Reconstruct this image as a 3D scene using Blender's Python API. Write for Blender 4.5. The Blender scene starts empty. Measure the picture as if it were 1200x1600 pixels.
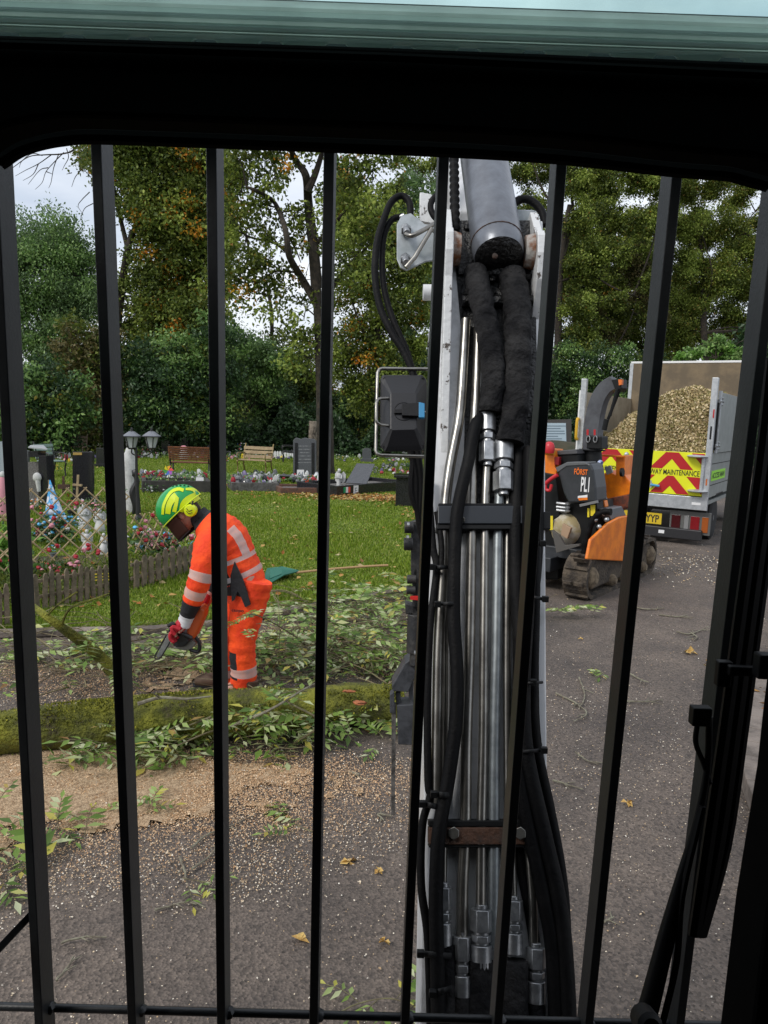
import bpy, math, random
import numpy as np
from mathutils import Vector, Matrix
random.seed(7); rng = np.random.default_rng(11)
S = bpy.context.scene
R = math.radians
V = Vector
# ------------------------------------------------------------------ camera
H = 1.85; PITCH = R(7.3); ROLL = R(2.0); F = 1155.0
R0 = V((1, 0, 0)); FW = V((0, math.cos(PITCH), -math.sin(PITCH))); U0 = V((0, math.sin(PITCH), math.cos(PITCH)))
CR = (R0*math.cos(ROLL) + U0*math.sin(ROLL)); CU = (-R0*math.sin(ROLL) + U0*math.cos(ROLL))
CAM = V((0, 0, H))
cd = bpy.data.cameras.new('camera'); cam = bpy.data.objects.new('camera', cd); S.collection.objects.link(cam)
cam.matrix_world = Matrix(((CR.x, CU.x, -FW.x, 0), (CR.y, CU.y, -FW.y, 0), (CR.z, CU.z, -FW.z, H), (0, 0, 0, 1)))
cd.sensor_fit = 'VERTICAL'; cd.sensor_height = 36; cd.lens = 36*F/1600; cd.clip_start = .02; cd.clip_end = 1500
cd.dof.use_dof = False
S.camera = cam
S.render.resolution_x = 768; S.render.resolution_y = 1024
# ------------------------------------------------------------------ sky and sun (overcast)
SUN_EL, SUN_AZ = R(48), R(-55)       # azimuth from +Y towards +X
w = bpy.data.worlds.new('World'); S.world = w; w.use_nodes = True
nt = w.node_tree; nt.nodes.clear(); L = nt.links
def N(t, **k):
    n = nt.nodes.new(t)
    for a, b in k.items(): setattr(n, a, b)
    return n
sky = N('ShaderNodeTexSky', sky_type='NISHITA', sun_disc=False, sun_elevation=SUN_EL, sun_rotation=SUN_AZ, air_density=1.2, dust_density=3.0)
sc = N('ShaderNodeVectorMath', operation='SCALE'); sc.inputs['Scale'].default_value = .1
L.new(sky.outputs[0], sc.inputs[0])
tc = N('ShaderNodeTexCoord'); mp = N('ShaderNodeMapping'); mp.inputs['Scale'].default_value = (1.3, 1.3, 5)
L.new(tc.outputs['Generated'], mp.inputs[0])
nz = N('ShaderNodeTexNoise'); nz.inputs['Scale'].default_value = 1.6; nz.inputs['Detail'].default_value = 6; nz.inputs['Roughness'].default_value = .55
L.new(mp.outputs[0], nz.inputs[0])
rp = N('ShaderNodeValToRGB'); e = rp.color_ramp.elements
e[0].position = .3; e[0].color = (.46, .52, .62, 1); e[1].position = .66; e[1].color = (.86, .88, .92, 1)
L.new(nz.outputs[0], rp.inputs[0])
mx = N('ShaderNodeMix', data_type='RGBA'); mx.inputs[0].default_value = .82
L.new(sc.outputs[0], mx.inputs[6]); L.new(rp.outputs[0], mx.inputs[7])
bg = N('ShaderNodeBackground'); bg.inputs[1].default_value = 1.0
L.new(mx.outputs[2], bg.inputs[0]); wo = N('ShaderNodeOutputWorld'); L.new(bg.outputs[0], wo.inputs[0])
sl = bpy.data.lights.new('sun', 'SUN'); sl.energy = 1.3; sl.angle = R(14); sl.color = (1, .965, .91)
so = bpy.data.objects.new('sun', sl); S.collection.objects.link(so)
sd = V((math.sin(SUN_AZ)*math.cos(SUN_EL), math.cos(SUN_AZ)*math.cos(SUN_EL), math.sin(SUN_EL)))
sd = V((-.55, -.45, .72)).normalized()
sky.sun_elevation = math.asin(sd.z); sky.sun_rotation = math.atan2(sd.x, sd.y)
so.rotation_euler = (-sd).to_track_quat('-Z', 'Y').to_euler(); so.location = (0, 0, 20)
S.view_settings.view_transform = 'Standard'; S.view_settings.look = 'None'; S.view_settings.gamma = 1
S.view_settings.use_curve_mapping = False; S.view_settings.exposure = 0.52
# ------------------------------------------------------------------ where a point of the view lies in the world
def ray(px, py):
    return (FW + CR*((px-600)/F) + CU*((800-py)/F))
def G(px, py, z=0.0):
    d = ray(px, py); t = (z-H)/d.z; return CAM + d*t
def D(px, py, dep): return CAM + ray(px, py)*dep
def PY(px, py, y): d = ray(px, py); return CAM + d*(y/d.y)
def HIT(px, py, P0, Nn): d = ray(px, py); return CAM + d*((P0-CAM).dot(Nn)/d.dot(Nn))
# ------------------------------------------------------------------ materials
MATS = {}
def mat(name, col, rough=.6, metal=0, col2=None, nscale=8, nlo=.4, nhi=.6, bump=0, bscale=40, spec=None, detail=5, coat=0, extra=None):
    if name in MATS: return MATS[name]
    m = bpy.data.materials.new(name); m.use_nodes = True; MATS[name] = m
    t = m.node_tree; b = t.nodes['Principled BSDF']; b.inputs['Roughness'].default_value = rough; b.inputs['Metallic'].default_value = metal
    if spec is not None: b.inputs['Specular IOR Level'].default_value = spec
    if coat: b.inputs['Coat Weight'].default_value = coat
    b.inputs['Base Color'].default_value = (*col, 1)
    co = t.nodes.new('ShaderNodeTexCoord')
    if col2 is not None:
        n = t.nodes.new('ShaderNodeTexNoise'); n.inputs['Scale'].default_value = nscale; n.inputs['Detail'].default_value = detail
        n.inputs['Roughness'].default_value = .65
        t.links.new(co.outputs['Object'], n.inputs[0])
        r = t.nodes.new('ShaderNodeValToRGB'); q = r.color_ramp.elements
        q[0].position = nlo; q[0].color = (*col, 1); q[1].position = nhi; q[1].color = (*col2, 1)
        t.links.new(n.outputs[0], r.inputs[0]); t.links.new(r.outputs[0], b.inputs['Base Color'])
    if bump:
        n2 = t.nodes.new('ShaderNodeTexNoise'); n2.inputs['Scale'].default_value = bscale; n2.inputs['Detail'].default_value = 6
        t.links.new(co.outputs['Object'], n2.inputs[0])
        bp = t.nodes.new('ShaderNodeBump'); bp.inputs['Strength'].default_value = bump; bp.inputs['Distance'].default_value = .02
        t.links.new(n2.outputs[0], bp.inputs['Height']); t.links.new(bp.outputs[0], b.inputs['Normal'])
    if extra: extra(m, t, b, co)
    return m
def leafmat(name, stops, rough=.55, trans=.38):
    """leaf colour differs from leaf to leaf (random per mesh island)"""
    if name in MATS: return MATS[name]
    m = bpy.data.materials.new(name); m.use_nodes = True; MATS[name] = m
    t = m.node_tree; b = t.nodes['Principled BSDF']; b.inputs['Roughness'].default_value = rough
    b.inputs['Specular IOR Level'].default_value = .35
    g = t.nodes.new('ShaderNodeNewGeometry'); r = t.nodes.new('ShaderNodeValToRGB'); cr_ = r.color_ramp
    while len(cr_.elements) < len(stops): cr_.elements.new(.5)
    for el, (p, c) in zip(cr_.elements, stops): el.position = p; el.color = (*c, 1)
    t.links.new(g.outputs['Random Per Island'], r.inputs[0])
    t.links.new(r.outputs[0], b.inputs['Base Color'])
    if trans:
        tr = t.nodes.new('ShaderNodeBsdfTranslucent'); t.links.new(r.outputs[0], tr.inputs[0])
        mxs = t.nodes.new('ShaderNodeMixShader'); mxs.inputs[0].default_value = trans
        t.links.new(b.outputs[0], mxs.inputs[1]); t.links.new(tr.outputs[0], mxs.inputs[2])
        t.links.new(mxs.outputs[0], t.nodes['Material Output'].inputs[0])
    return m
# ------------------------------------------------------------------ mesh building
def frames(pts):
    ts = []
    for i in range(len(pts)):
        a = pts[max(i-1, 0)]; b = pts[min(i+1, len(pts)-1)]; d = (b-a)
        ts.append(d.normalized() if d.length > 1e-9 else V((0, 0, 1)))
    return ts
def crv(pts, k=6):
    """smooth curve through points"""
    pts = [V(p) for p in pts]
    if len(pts) < 3: return [pts[0].lerp(pts[-1], i/k) for i in range(k+1)]
    P = [pts[0]*2-pts[1]] + pts + [pts[-1]*2-pts[-2]]; out = []
    for i in range(1, len(P)-2):
        for j in range(k):
            t = j/k; a, b, c, d = P[i-1], P[i], P[i+1], P[i+2]
            out.append(.5*((2*b)+(c-a)*t+(2*a-5*b+4*c-d)*t*t+(3*b-3*c+d-a)*t**3))
    out.append(pts[-1]); return out
class MB:
    def __init__(s): s.v = []; s.f = []; s.m = []; s.s = []
    def add(s, vs, fs, mi=0, sm=False):
        o = len(s.v); s.v += [tuple(p) for p in vs]; s.f += [tuple(i+o for i in f) for f in fs]
        s.m += [mi]*len(fs); s.s += [sm]*len(fs); return s
    def box(s, c, d, rot=None, mi=0):
        c = V(c); x, y, z = d[0]/2, d[1]/2, d[2]/2
        vs = [V((i*x, j*y, k*z)) for i in (-1, 1) for j in (-1, 1) for k in (-1, 1)]
        if rot is not None: vs = [rot @ p for p in vs]
        return s.add([c+p for p in vs], [(0, 1, 3, 2), (4, 6, 7, 5), (0, 4, 5, 1), (2, 3, 7, 6), (0, 2, 6, 4), (1, 5, 7, 3)], mi)
    def prism(s, poly, ext, mi=0):
        poly = [V(p) for p in poly]; ext = V(ext); n = len(poly)
        nn = sum(((poly[i]).cross(poly[(i+1) % n]) for i in range(n)), V())
        if nn.dot(ext) > 0: poly = poly[::-1]
        vs = poly + [p+ext for p in poly]
        fs = [tuple(range(n)), tuple(range(2*n-1, n-1, -1))]
        fs += [(i, i+n, (i+1) % n+n, (i+1) % n) for i in range(n)]
        return s.add(vs, fs, mi)
    def tube(s, pts, r, n=8, caps=True, mi=0, up=None, mis=None):
        pts = [V(p) for p in pts]; k = len(pts)
        rr = r if isinstance(r, (list, tuple)) else [r]*k
        if len(rr) != k:
            q_ = [r_ if isinstance(r_, tuple) else (r_, r_) for r_ in rr]; m_ = len(q_)-1; o_ = []
            for i in range(k):
                x_ = i/(k-1)*m_; a_ = min(int(x_), m_-1); f_ = x_-a_; o_.append((q_[a_][0]*(1-f_)+q_[a_+1][0]*f_, q_[a_][1]*(1-f_)+q_[a_+1][1]*f_))
            rr = o_
        ts = frames(pts); ref = V(up) if up is not None else (V((0, 0, 1)) if abs(ts[0].z) < .9 else V((1, 0, 0)))
        vs = []; u = None
        for i in range(k):
            t = ts[i]
            if u is None or up is not None: u = (ref-t*ref.dot(t)).normalized()
            else: u = (u-t*u.dot(t)).normalized()
            w_ = t.cross(u); a, b = rr[i] if isinstance(rr[i], tuple) else (rr[i], rr[i])
            for j in range(n):
                an = 2*math.pi*j/n; vs.append(pts[i]+u*(a*math.cos(an))+w_*(b*math.sin(an)))
        o = len(s.v); s.v += [tuple(p) for p in vs]
        for i in range(k-1):
            for j in range(n):
                s.f.append((o+i*n+j, o+i*n+(j+1) % n, o+(i+1)*n+(j+1) % n, o+(i+1)*n+j))
                s.m.append(mis(i, j) if mis else mi); s.s.append(n > 6)
        if caps:
            s.f.append(tuple(o+j for j in range(n))[::-1]); s.m.append(mis(0, 0) if mis else mi); s.s.append(False)
            s.f.append(tuple(o+(k-1)*n+j for j in range(n))); s.m.append(mis(k-2, 0) if mis else mi); s.s.append(False)
        return s
    def cyl(s, a, b, r, r2=None, n=16, mi=0): return s.tube([a, b], [r, r if r2 is None else r2], n, mi=mi)
    def ell(s, c, d, rot=None, n=14, mi=0, wob=0):
        c = V(c); m = n//2+1; vs = []
        for i in range(m+1):
            th = math.pi*i/m
            for j in range(n):
                ph = 2*math.pi*j/n; k = 1+wob*random.uniform(-1, 1)
                p = V((d[0]*math.sin(th)*math.cos(ph)*k, d[1]*math.sin(th)*math.sin(ph)*k, d[2]*math.cos(th)*k))
                vs.append(c+(rot @ p if rot is not None else p))
        fs = [(i*n+j, (i+1)*n+j, (i+1)*n+(j+1) % n, i*n+(j+1) % n) for i in range(m) for j in range(n)]
        return s.add(vs, fs, mi, True)
    def lathe(s, prof, c=(0, 0, 0), n=16, mi=0, rot=None):
        c = V(c); vs = []
        for r, z in prof:
            for j in range(n):
                p = V((r*math.cos(2*math.pi*j/n), r*math.sin(2*math.pi*j/n), z)); vs.append(c+(rot @ p if rot is not None else p))
        k = len(prof); fs = [(i*n+j, i*n+(j+1) % n, (i+1)*n+(j+1) % n, (i+1)*n+j) for i in range(k-1) for j in range(n)]
        s.add(vs, fs, mi, True); o = len(s.v)-k*n
        s.f += [tuple(o+j for j in range(n))[::-1], tuple(o+(k-1)*n+j for j in range(n))]; s.m += [mi, mi]; s.s += [False, False]; return s
    def grid(s, fn, nu, nv, mi=0, sm=True):
        vs = [fn(i/nu, j/nv) for i in range(nu+1) for j in range(nv+1)]
        return s.add(vs, [(i*(nv+1)+j, (i+1)*(nv+1)+j, (i+1)*(nv+1)+j+1, i*(nv+1)+j+1) for i in range(nu) for j in range(nv)], mi, sm)
    def build(s, name, mats, parent=None, bevel=0, world=True, seg=2):
        me = bpy.data.meshes.new(name); vs = s.v
        if parent is not None and world:
            inv = wmat(parent).inverted(); vs = [tuple(inv @ V(p)) for p in s.v]
        me.from_pydata(vs, [], s.f)
        for m in (mats if isinstance(mats, (list, tuple)) else [mats]): me.materials.append(m)
        me.polygons.foreach_set('material_index', s.m); me.polygons.foreach_set('use_smooth', s.s)
        me.validate(); me.update()
        if any(s.s): me.set_sharp_from_angle(angle=R(42))
        o = bpy.data.objects.new(name, me); S.collection.objects.link(o)
        if parent is not None: o.parent = parent
        if bevel:
            b = o.modifiers.new('bevel', 'BEVEL'); b.width = bevel; b.segments = seg; b.limit_method = 'ANGLE'; b.angle_limit = R(40)
        return o
def wmat(o):
    m = Matrix.LocRotScale(o.location, o.rotation_euler, o.scale)
    return wmat(o.parent) @ m if o.parent else m
def tag(o, label, cat, group=None):
    o['label'] = label; o['category'] = cat
    if group: o['group'] = group
    return o
def thing(name, label, cat, loc=(0, 0, 0), rz=0, group=None):
    o = bpy.data.objects.new(name, None); S.collection.objects.link(o); o.location = loc; o.rotation_euler = (0, 0, rz)
    o.empty_display_size = .1; return tag(o, label, cat, group)
def struct(o): o['kind'] = 'structure'; return o
def stuff(o, label, cat): o['kind'] = 'stuff'; return tag(o, label, cat)
def copy_tree(o, parent=None):
    c = o.copy(); S.collection.objects.link(c)
    if parent is not None: c.parent = parent
    for ch in list(o.children): copy_tree(ch, c)
    return c
def fastmesh(name, verts, faces, mats, parent=None, mi=None):
    """numpy mesh: verts (n,3), faces (m,k) all of k corners"""
    me = bpy.data.meshes.new(name); verts = np.asarray(verts, dtype=np.float32); faces = np.asarray(faces, dtype=np.int32); k = faces.shape[1]
    if parent is not None:
        inv = np.array(wmat(parent).inverted()); verts = (verts @ inv[:3, :3].T+inv[:3, 3]).astype(np.float32)
    me.vertices.add(len(verts)); me.vertices.foreach_set('co', verts.ravel())
    me.loops.add(faces.size); me.loops.foreach_set('vertex_index', faces.ravel())
    me.polygons.add(len(faces)); me.polygons.foreach_set('loop_start', np.arange(0, faces.size, k, dtype=np.int32))
    for m in (mats if isinstance(mats, (list, tuple)) else [mats]): me.materials.append(m)
    if mi is not None: me.polygons.foreach_set('material_index', np.asarray(mi, dtype=np.int32))
    me.update(calc_edges=True)
    o = bpy.data.objects.new(name, me); S.collection.objects.link(o)
    if parent is not None: o.parent = parent
    return o
def unit(a): return a/np.maximum(np.linalg.norm(a, axis=1, keepdims=True), 1e-9)
def leaves(P, Dr, Nr, ln, wd, fold=.25):
    """folded leaf: two triangles; P base, Dr direction, Nr normal"""
    Dr = unit(Dr); Nr = unit(Nr-Dr*np.sum(Nr*Dr, axis=1, keepdims=True)); Sd = np.cross(Dr, Nr)
    ln = np.asarray(ln)[:, None]; wd = np.asarray(wd)[:, None]; mid = P+Dr*ln*.42
    a = P; b = mid+Sd*wd*.5+Nr*wd*fold; c = P+Dr*ln; d = mid-Sd*wd*.5+Nr*wd*fold
    n = len(P); vs = np.stack([a, b, c, d], 1).reshape(-1, 3); i = np.arange(n)[:, None]*4
    fs = np.concatenate([i+np.array([[0, 1, 2]]), i+np.array([[0, 2, 3]])], 1).reshape(-1, 3)
    return vs, fs
def rdir(n): return unit(rng.normal(size=(n, 3)))
def txt(name, s, mtl, P, right, up, height, parent, width=None, ext=.0015, bold=0.0, spacing=1.0):
    """flat raised lettering built from the built-in font"""
    c = bpy.data.curves.new(name, 'FONT'); c.body = s; c.align_x = 'LEFT'; c.size = 1; c.extrude = .5; c.offset = bold; c.space_character = spacing
    t = bpy.data.objects.new(name, c); S.collection.objects.link(t)
    dg = bpy.context.evaluated_depsgraph_get(); me = bpy.data.meshes.new_from_object(t.evaluated_get(dg))
    bpy.data.objects.remove(t)
    co = np.empty(len(me.vertices)*3, dtype=np.float32); me.vertices.foreach_get('co', co); co = co.reshape(-1, 3)
    mn, mxx = co.min(0), co.max(0); sy = height/(mxx[1]-mn[1]); sx = (width/(mxx[0]-mn[0])) if width else sy
    right = V(right).normalized(); up = V(up).normalized(); nn = right.cross(up)
    B = np.array([[right.x*sx, up.x*sy, nn.x*ext], [right.y*sx, up.y*sy, nn.y*ext], [right.z*sx, up.z*sy, nn.z*ext]])
    q = co.copy(); q[:, 0] -= mn[0]; q[:, 1] -= mn[1]; q = q @ B.T+np.array(P)
    inv = np.array(wmat(parent).inverted()); q = q @ inv[:3, :3].T+inv[:3, 3]
    me.vertices.foreach_set('co', q.astype(np.float32).ravel()); me.update(); me.materials.clear(); me.materials.append(mtl)
    o = bpy.data.objects.new(name, me); S.collection.objects.link(o); o.parent = parent; return o
# ------------------------------------------------------------------ shared materials
M_black = mat('black paint', (.004, .0045, .005), .55, spec=.3)
M_cab = mat('cab lining', (.0015, .0015, .0016), .9, col2=(.003, .003, .003), nscale=30, spec=.08)
M_bar = mat('guard paint', (.011, .013, .015), .45, col2=(.019, .022, .024), nscale=14, bump=.05, bscale=200)
M_white = mat('white machine paint', (.66, .67, .68), .35, col2=(.24, .235, .22), nscale=13, nlo=.50, nhi=.86, detail=10, bump=.03, bscale=60)
M_lug = mat('chipped white paint', (.60, .61, .61), .45, col2=(.06, .045, .035), nscale=28, nlo=.60, nhi=.64, bump=.15, bscale=60)
M_steel = mat('worn steel tube', (.34, .33, .30), .3, .9, col2=(.13, .12, .11), nscale=16, nlo=.35, nhi=.75)
M_zinc = mat('zinc plated', (.46, .47, .48), .38, .8, col2=(.28, .29, .3), nscale=30)
M_galv = mat('grey zinc plate', (.38, .41, .43), .45, .3, col2=(.27, .3, .31), nscale=20)
M_hose = mat('rubber hose', (.003, .003, .0035), .6, col2=(.013, .0125, .012), nscale=12, nlo=.5, nhi=.8, bump=.15, bscale=150, spec=.14)
M_sleeve = mat('woven hose sleeve', (.009, .009, .010), .95, col2=(.042, .041, .041), nscale=9, nlo=.4, nhi=.75, bump=1.0, bscale=34, spec=.15)
M_plastic = mat('black plastic', (.006, .006, .007), .55, spec=.3, bump=.05, bscale=120)
M_grease_shade = mat('grease and shade black', (.006, .006, .006), .35, bump=.6, bscale=90)  # real grease on the cylinder end; also the painted shade behind the pipes
M_rust = mat('rusted steel', (.035, .022, .016), .75, col2=(.08, .035, .018), nscale=30, bump=.3, bscale=100)
M_rustp = mat('rust stained paint', (.35, .33, .3), .6, col2=(.16, .06, .02), nscale=14, nlo=.42, nhi=.55, bump=.3, bscale=70)
# ================================================================== ground
def asphalt_extra(m, t, b, co):
    n = t.nodes.new('ShaderNodeTexVoronoi'); n.inputs['Scale'].default_value = 95; t.links.new(co.outputs['Object'], n.inputs[0])
    n1 = t.nodes.new('ShaderNodeTexNoise'); n1.inputs['Scale'].default_value = 1.1; n1.inputs['Detail'].default_value = 9; n1.inputs['Roughness'].default_value = .68; t.links.new(co.outputs['Object'], n1.inputs[0])
    r = t.nodes.new('ShaderNodeValToRGB'); q = r.color_ramp.elements; q[0].position = .36; q[0].color = (.060, .049, .042, 1); q[1].position = .64; q[1].color = (.132, .108, .090, 1)
    t.links.new(n1.outputs[0], r.inputs[0])
    r2 = t.nodes.new('ShaderNodeValToRGB'); q = r2.color_ramp.elements; q[0].position = 0; q[0].color = (.45, .44, .43, 1); q[1].position = 1; q[1].color = (1.7, 1.65, 1.6, 1)
    t.links.new(n.outputs['Color'], r2.inputs[0])
    mm = t.nodes.new('ShaderNodeMix'); mm.data_type = 'RGBA'; mm.blend_type = 'MULTIPLY'; mm.inputs[0].default_value = 1
    t.links.new(r.outputs[0], mm.inputs[6]); t.links.new(r2.outputs[0], mm.inputs[7]); t.links.new(mm.outputs[2], b.inputs['Base Color'])
    bp = t.nodes.new('ShaderNodeBump'); bp.inputs['Strength'].default_value = .9; bp.inputs['Distance'].default_value = .006
    t.links.new(n.outputs['Distance'], bp.inputs['Height']); t.links.new(bp.outputs[0], b.inputs['Normal'])
    r3 = t.nodes.new('ShaderNodeMapRange'); r3.inputs[1].default_value = .35; r3.inputs[2].default_value = .65; r3.inputs[3].default_value = .62; r3.inputs[4].default_value = .9
    t.links.new(n1.outputs[0], r3.inputs[0]); t.links.new(r3.outputs[0], b.inputs['Roughness'])
M_asph = mat('worn tarmac', (.07, .066, .064), .8, extra=asphalt_extra)
M_soil = mat('leaf litter soil', (.03, .022, .014), .95, col2=(.075, .05, .028), nscale=3, bump=.6, bscale=20)
M_grass = mat('mown grass ground', (.09, .125, .012), .95, col2=(.14, .185, .02), nscale=1.3, nlo=.35, nhi=.65, bump=.8, bscale=25)
def gp(px, py, z=0): p = G(px, py); return V((p.x, p.y, z))
g = MB(); g.add([(-400, -100, -.03), (400, -100, -.03), (400, 700, -.03), (-400, 700, -.03)], [(0, 1, 2, 3)])
struct(g.build('ground', M_soil))
road = [(-9, -4), (6, -4)] + [(6, 5), (7.2, 9), (10, 14), (17, 26), (13.6, 28), (6.0, 16.5), (3.0, 13.5)]
e1 = [gp(860, 745), gp(800, 830), gp(720, 905), gp(640, 925), gp(520, 947), gp(430, 963), gp(280, 987), gp(60, 994), gp(-200, 1003)]
road = [V((x, y, 0)) for x, y in road] + e1 + [V((-9, e1[-1].y, 0))]
g = MB(); g.add(road, [tuple(range(len(road)))]); struct(g.build('tarmac_path', M_asph))
lawn = [p+V((0, .05, .045)) for p in e1]
lawn = lawn + [V((-24, e1[-1].y, .045)), V((-24, 33, .045)), V((8.5, 33, .045)), V((8.5, 20, .045))]
g = MB(); g.prism(lawn[::-1], (0, 0, -.06)); struct(g.build('lawn', M_grass))
EDGE = [(p.x, p.y) for p in e1]
def edge_y(x):
    pts = sorted(EDGE); 
    if x <= pts[0][0]: return pts[0][1]
    for (a, b), (c, d) in zip(pts, pts[1:]):
        if a <= x <= c: return b+(d-b)*(x-a)/max(c-a, 1e-6)
    return 99
M_kerb = mat('weathered kerb concrete', (.24, .20, .17), .9, col2=(.12, .10, .085), nscale=5, bump=.4, bscale=40)
k = MB(); pts = crv([p+V((0, 0, .03)) for p in e1[1:]], 4)
k.tube(pts, (.035, .05), 6) if False else k.tube(pts, [(.04, .05)]*len(pts), 6, up=(0, 0, 1))
struct(k.build('lawn_kerb', M_kerb))
# right kerb and verge
kr = [gp(1262, 940), gp(1178, 1080), gp(1152, 1180), gp(1172, 1270), gp(1240, 1400)]
kr = crv(kr, 4); g = MB()
for i in range(len(kr)-1):
    a, b = kr[i], kr[i+1]; dd = (b-a); sd_ = V((-dd.y, dd.x, 0)).normalized(); L0 = dd.length
    if sd_.x < 0: sd_ = -sd_
    g.prism([a, b-dd*.012, b-dd*.012+sd_*.12, a+sd_*.12], (0, 0, .10))
struct(g.build('verge_kerb', M_kerb, bevel=.008))
g = MB(); g.add([kr[0]+V((.11, 0, .07))]+[p+V((.11, 0, .07)) for p in kr[1:]]+[V((9, kr[-1].y, .07)), V((9, kr[0].y, .07))], [tuple(range(len(kr)+2))])
struct(g.build('verge', M_soil))

# ================================================================== excavator (camera sits in its cab)
EX = thing('excavator', 'tracked excavator with barred cab window and white boom, seen from the driving seat', 'excavator', (0, 0, 0))
# window guard
gu = bpy.data.objects.new('window_guard', None); S.collection.objects.link(gu); gu.parent = EX
BARS = [(-196, -82), (-14, 59), (150, 205), (330, 345), (514, 490), (694, 634), (879, 780), (1062, 923), (1229, 1066), (1400, 1210)]
def barp(xt, xb, y):   # a point of a bar's inner face, y in picture rows
    t = (y-240)/1340; return D(xt, 240, .80).lerp(D(xb, 1580, 1.01), ((y-240)/1340))
gdir = (D(600, 1580, 1.01)-D(600, 240, .80)).normalized()
gn = gdir.cross(V((1, 0, 0))).normalized()
if gn.y < 0: gn = -gn
for xt, xb in BARS:
    a = D(xt, 240, .80); b = D(xb, 1580, 1.01); ax = (b-a).normalized(); a2 = a-ax*.12; b2 = b+ax*.10
    xw = V((.0058, 0, 0)); g = MB(); poly = [a2-xw, b2-xw, b2+xw, a2+xw]; g.prism(poly, gn*.037)
    g.build('bar', M_bar, gu, bevel=.0012)
g = MB()
for ya, dz in ((1583, .028), (170, .028)):
    p0 = D(-300, ya-24, 1.01 if ya > 800 else .79)+gn*dz; p1 = D(1500, ya+44, 1.01 if ya > 800 else .79)+gn*dz
    if ya > 800: p0 = D(-300, 1592, 1.012)+gn*dz; p1 = D(1500, 1640, 1.012)+gn*dz
    g = MB(); g.cyl(p0, p1, .0056, n=10); g.build('cross_rail', M_bar, gu)
for xt, xb in BARS:
    c = D(xb+4, 1612+(xb-500)*.028, 1.012)+gn*.026; g = MB(); g.ell(c, (.011, .010, .008), n=8, wob=.12); g.build('weld', M_bar, gu)
g = MB(); p0 = D(-60, 1552, .93); p1 = D(52, 1438, .985)+gn*.02; g.prism([p0, p1, p1+V((0, 0, .014)), p0+V((0, 0, .014))], (.004, .02, 0)); g.build('side_strut', M_bar, gu, bevel=.001)
# cab: header, pillars, roof, rear wall, roof window
cab = bpy.data.objects.new('cab', None); S.collection.objects.link(cab); cab.parent = EX
low = [(-700, 1250), (-420, 620), (-160, 380), (-60, 300), (0, 264), (30, 244), (62, 233), (100, 226), (150, 223), (330, 229), (515, 236), (690, 243), (870, 254), (1050, 274), (1130, 280), (1165, 288), (1200, 298), (1260, 330), (1330, 430), (1340, 700)]
fz = .66
def curvepts(l, k=4):
    c = crv([V((x, y, 0)) for x, y in l], k); return [(p.x, p.y) for p in c]
inner = curvepts(low[3:])
top = [(1700, 700), (1700, 160), (1200, 145), (600, 121), (0, 102), (-500, 86), (-500, 300)]
g = MB(); g.prism([D(x, y, fz) for x, y in inner+top], -FW*.045)
g.build('header', M_cab, cab, bevel=.004)
g = MB()   # rolled trim edges on the header, slightly lighter
g.tube([D(x, y+3, .61) for x, y in [(-400, 52), (0, 66), (600, 86), (1200, 114), (1600, 134)]], .0035, 8)
g.tube([D(x, y-9, .612) for x, y in curvepts(low[4:17])], .006, 8)
g.build('trim', mat('rubber trim', (.003, .003, .003), .8, spec=.12), cab)
# pillars
def slab(name, pts, dep, thick, parent, m=M_cab, bevel=.004):
    g = MB(); g.prism([D(x, y, dep) for x, y in pts], -FW*thick); return g.build(name, m, parent, bevel=bevel)
slab('pillar', [(1330, 560), (1215, 900), (1190, 1100), (1180, 1194), (1147, 1397), (1118, 1640), (1100, 1900), (1700, 1900), (1700, 400), (1340, 420)], .60, .05, cab)
slab('pillar', [(-160, 300), (-140, 700), (-140, 1100), (-160, 1900), (-700, 1900), (-700, 250)], .66, .05, cab)
g = MB()
g.box((0.1, -1.0, 1.6), (2.0, .05, 3.2)); g.box((.1, -.26, H+.62), (2.0, 1.5, .04)); g.box((-.75, -.18, 1.4), (.04, 1.6, 2.2)); g.box((.95, -.18, 1.4), (.04, 1.6, 2.2)); g.box((.1, -.25, .55), (2.0, 1.4, .04))  # unseen shell, its solid sides added to shut sky light out
g.build('cab_blackout_shell', M_cab, cab)
def glass_extra(m, t, b, co):
    o = t.nodes['Material Output']; tr = t.nodes.new('ShaderNodeBsdfTransparent'); tr.inputs[0].default_value = (.80, .93, .90, 1)
    gl = t.nodes.new('ShaderNodeBsdfGlossy'); gl.inputs[1].default_value = .12; gl.inputs[0].default_value = (.5, .7, .68, 1)
    n = t.nodes.new('ShaderNodeTexNoise'); n.inputs['Scale'].default_value = 9; n.inputs['Detail'].default_value = 8; t.links.new(co.outputs['Object'], n.inputs[0])
    mr = t.nodes.new('ShaderNodeMapRange'); mr.inputs[1].default_value = .4; mr.inputs[2].default_value = .8; mr.inputs[3].default_value = .04; mr.inputs[4].default_value = .22
    t.links.new(n.outputs[0], mr.inputs[0]); ms = t.nodes.new('ShaderNodeMixShader'); t.links.new(mr.outputs[0], ms.inputs[0])
    t.links.new(tr.outputs[0], ms.inputs[1]); t.links.new(gl.outputs[0], ms.inputs[2]); t.links.new(ms.outputs[0], o.inputs[0])
M_tint = mat('tinted roof glass', (.2, .4, .4), .1, extra=glass_extra)
rw = bpy.data.objects.new('roof_window', None); S.collection.objects.link(rw); rw.parent = cab
g = MB(); p = [D(-500, 60, .672), D(1700, 130, .672), D(1700, -420, .50), D(-500, -420, .50)]; g.prism(p, FW*.005); g.build('pane', M_tint, rw)
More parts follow.
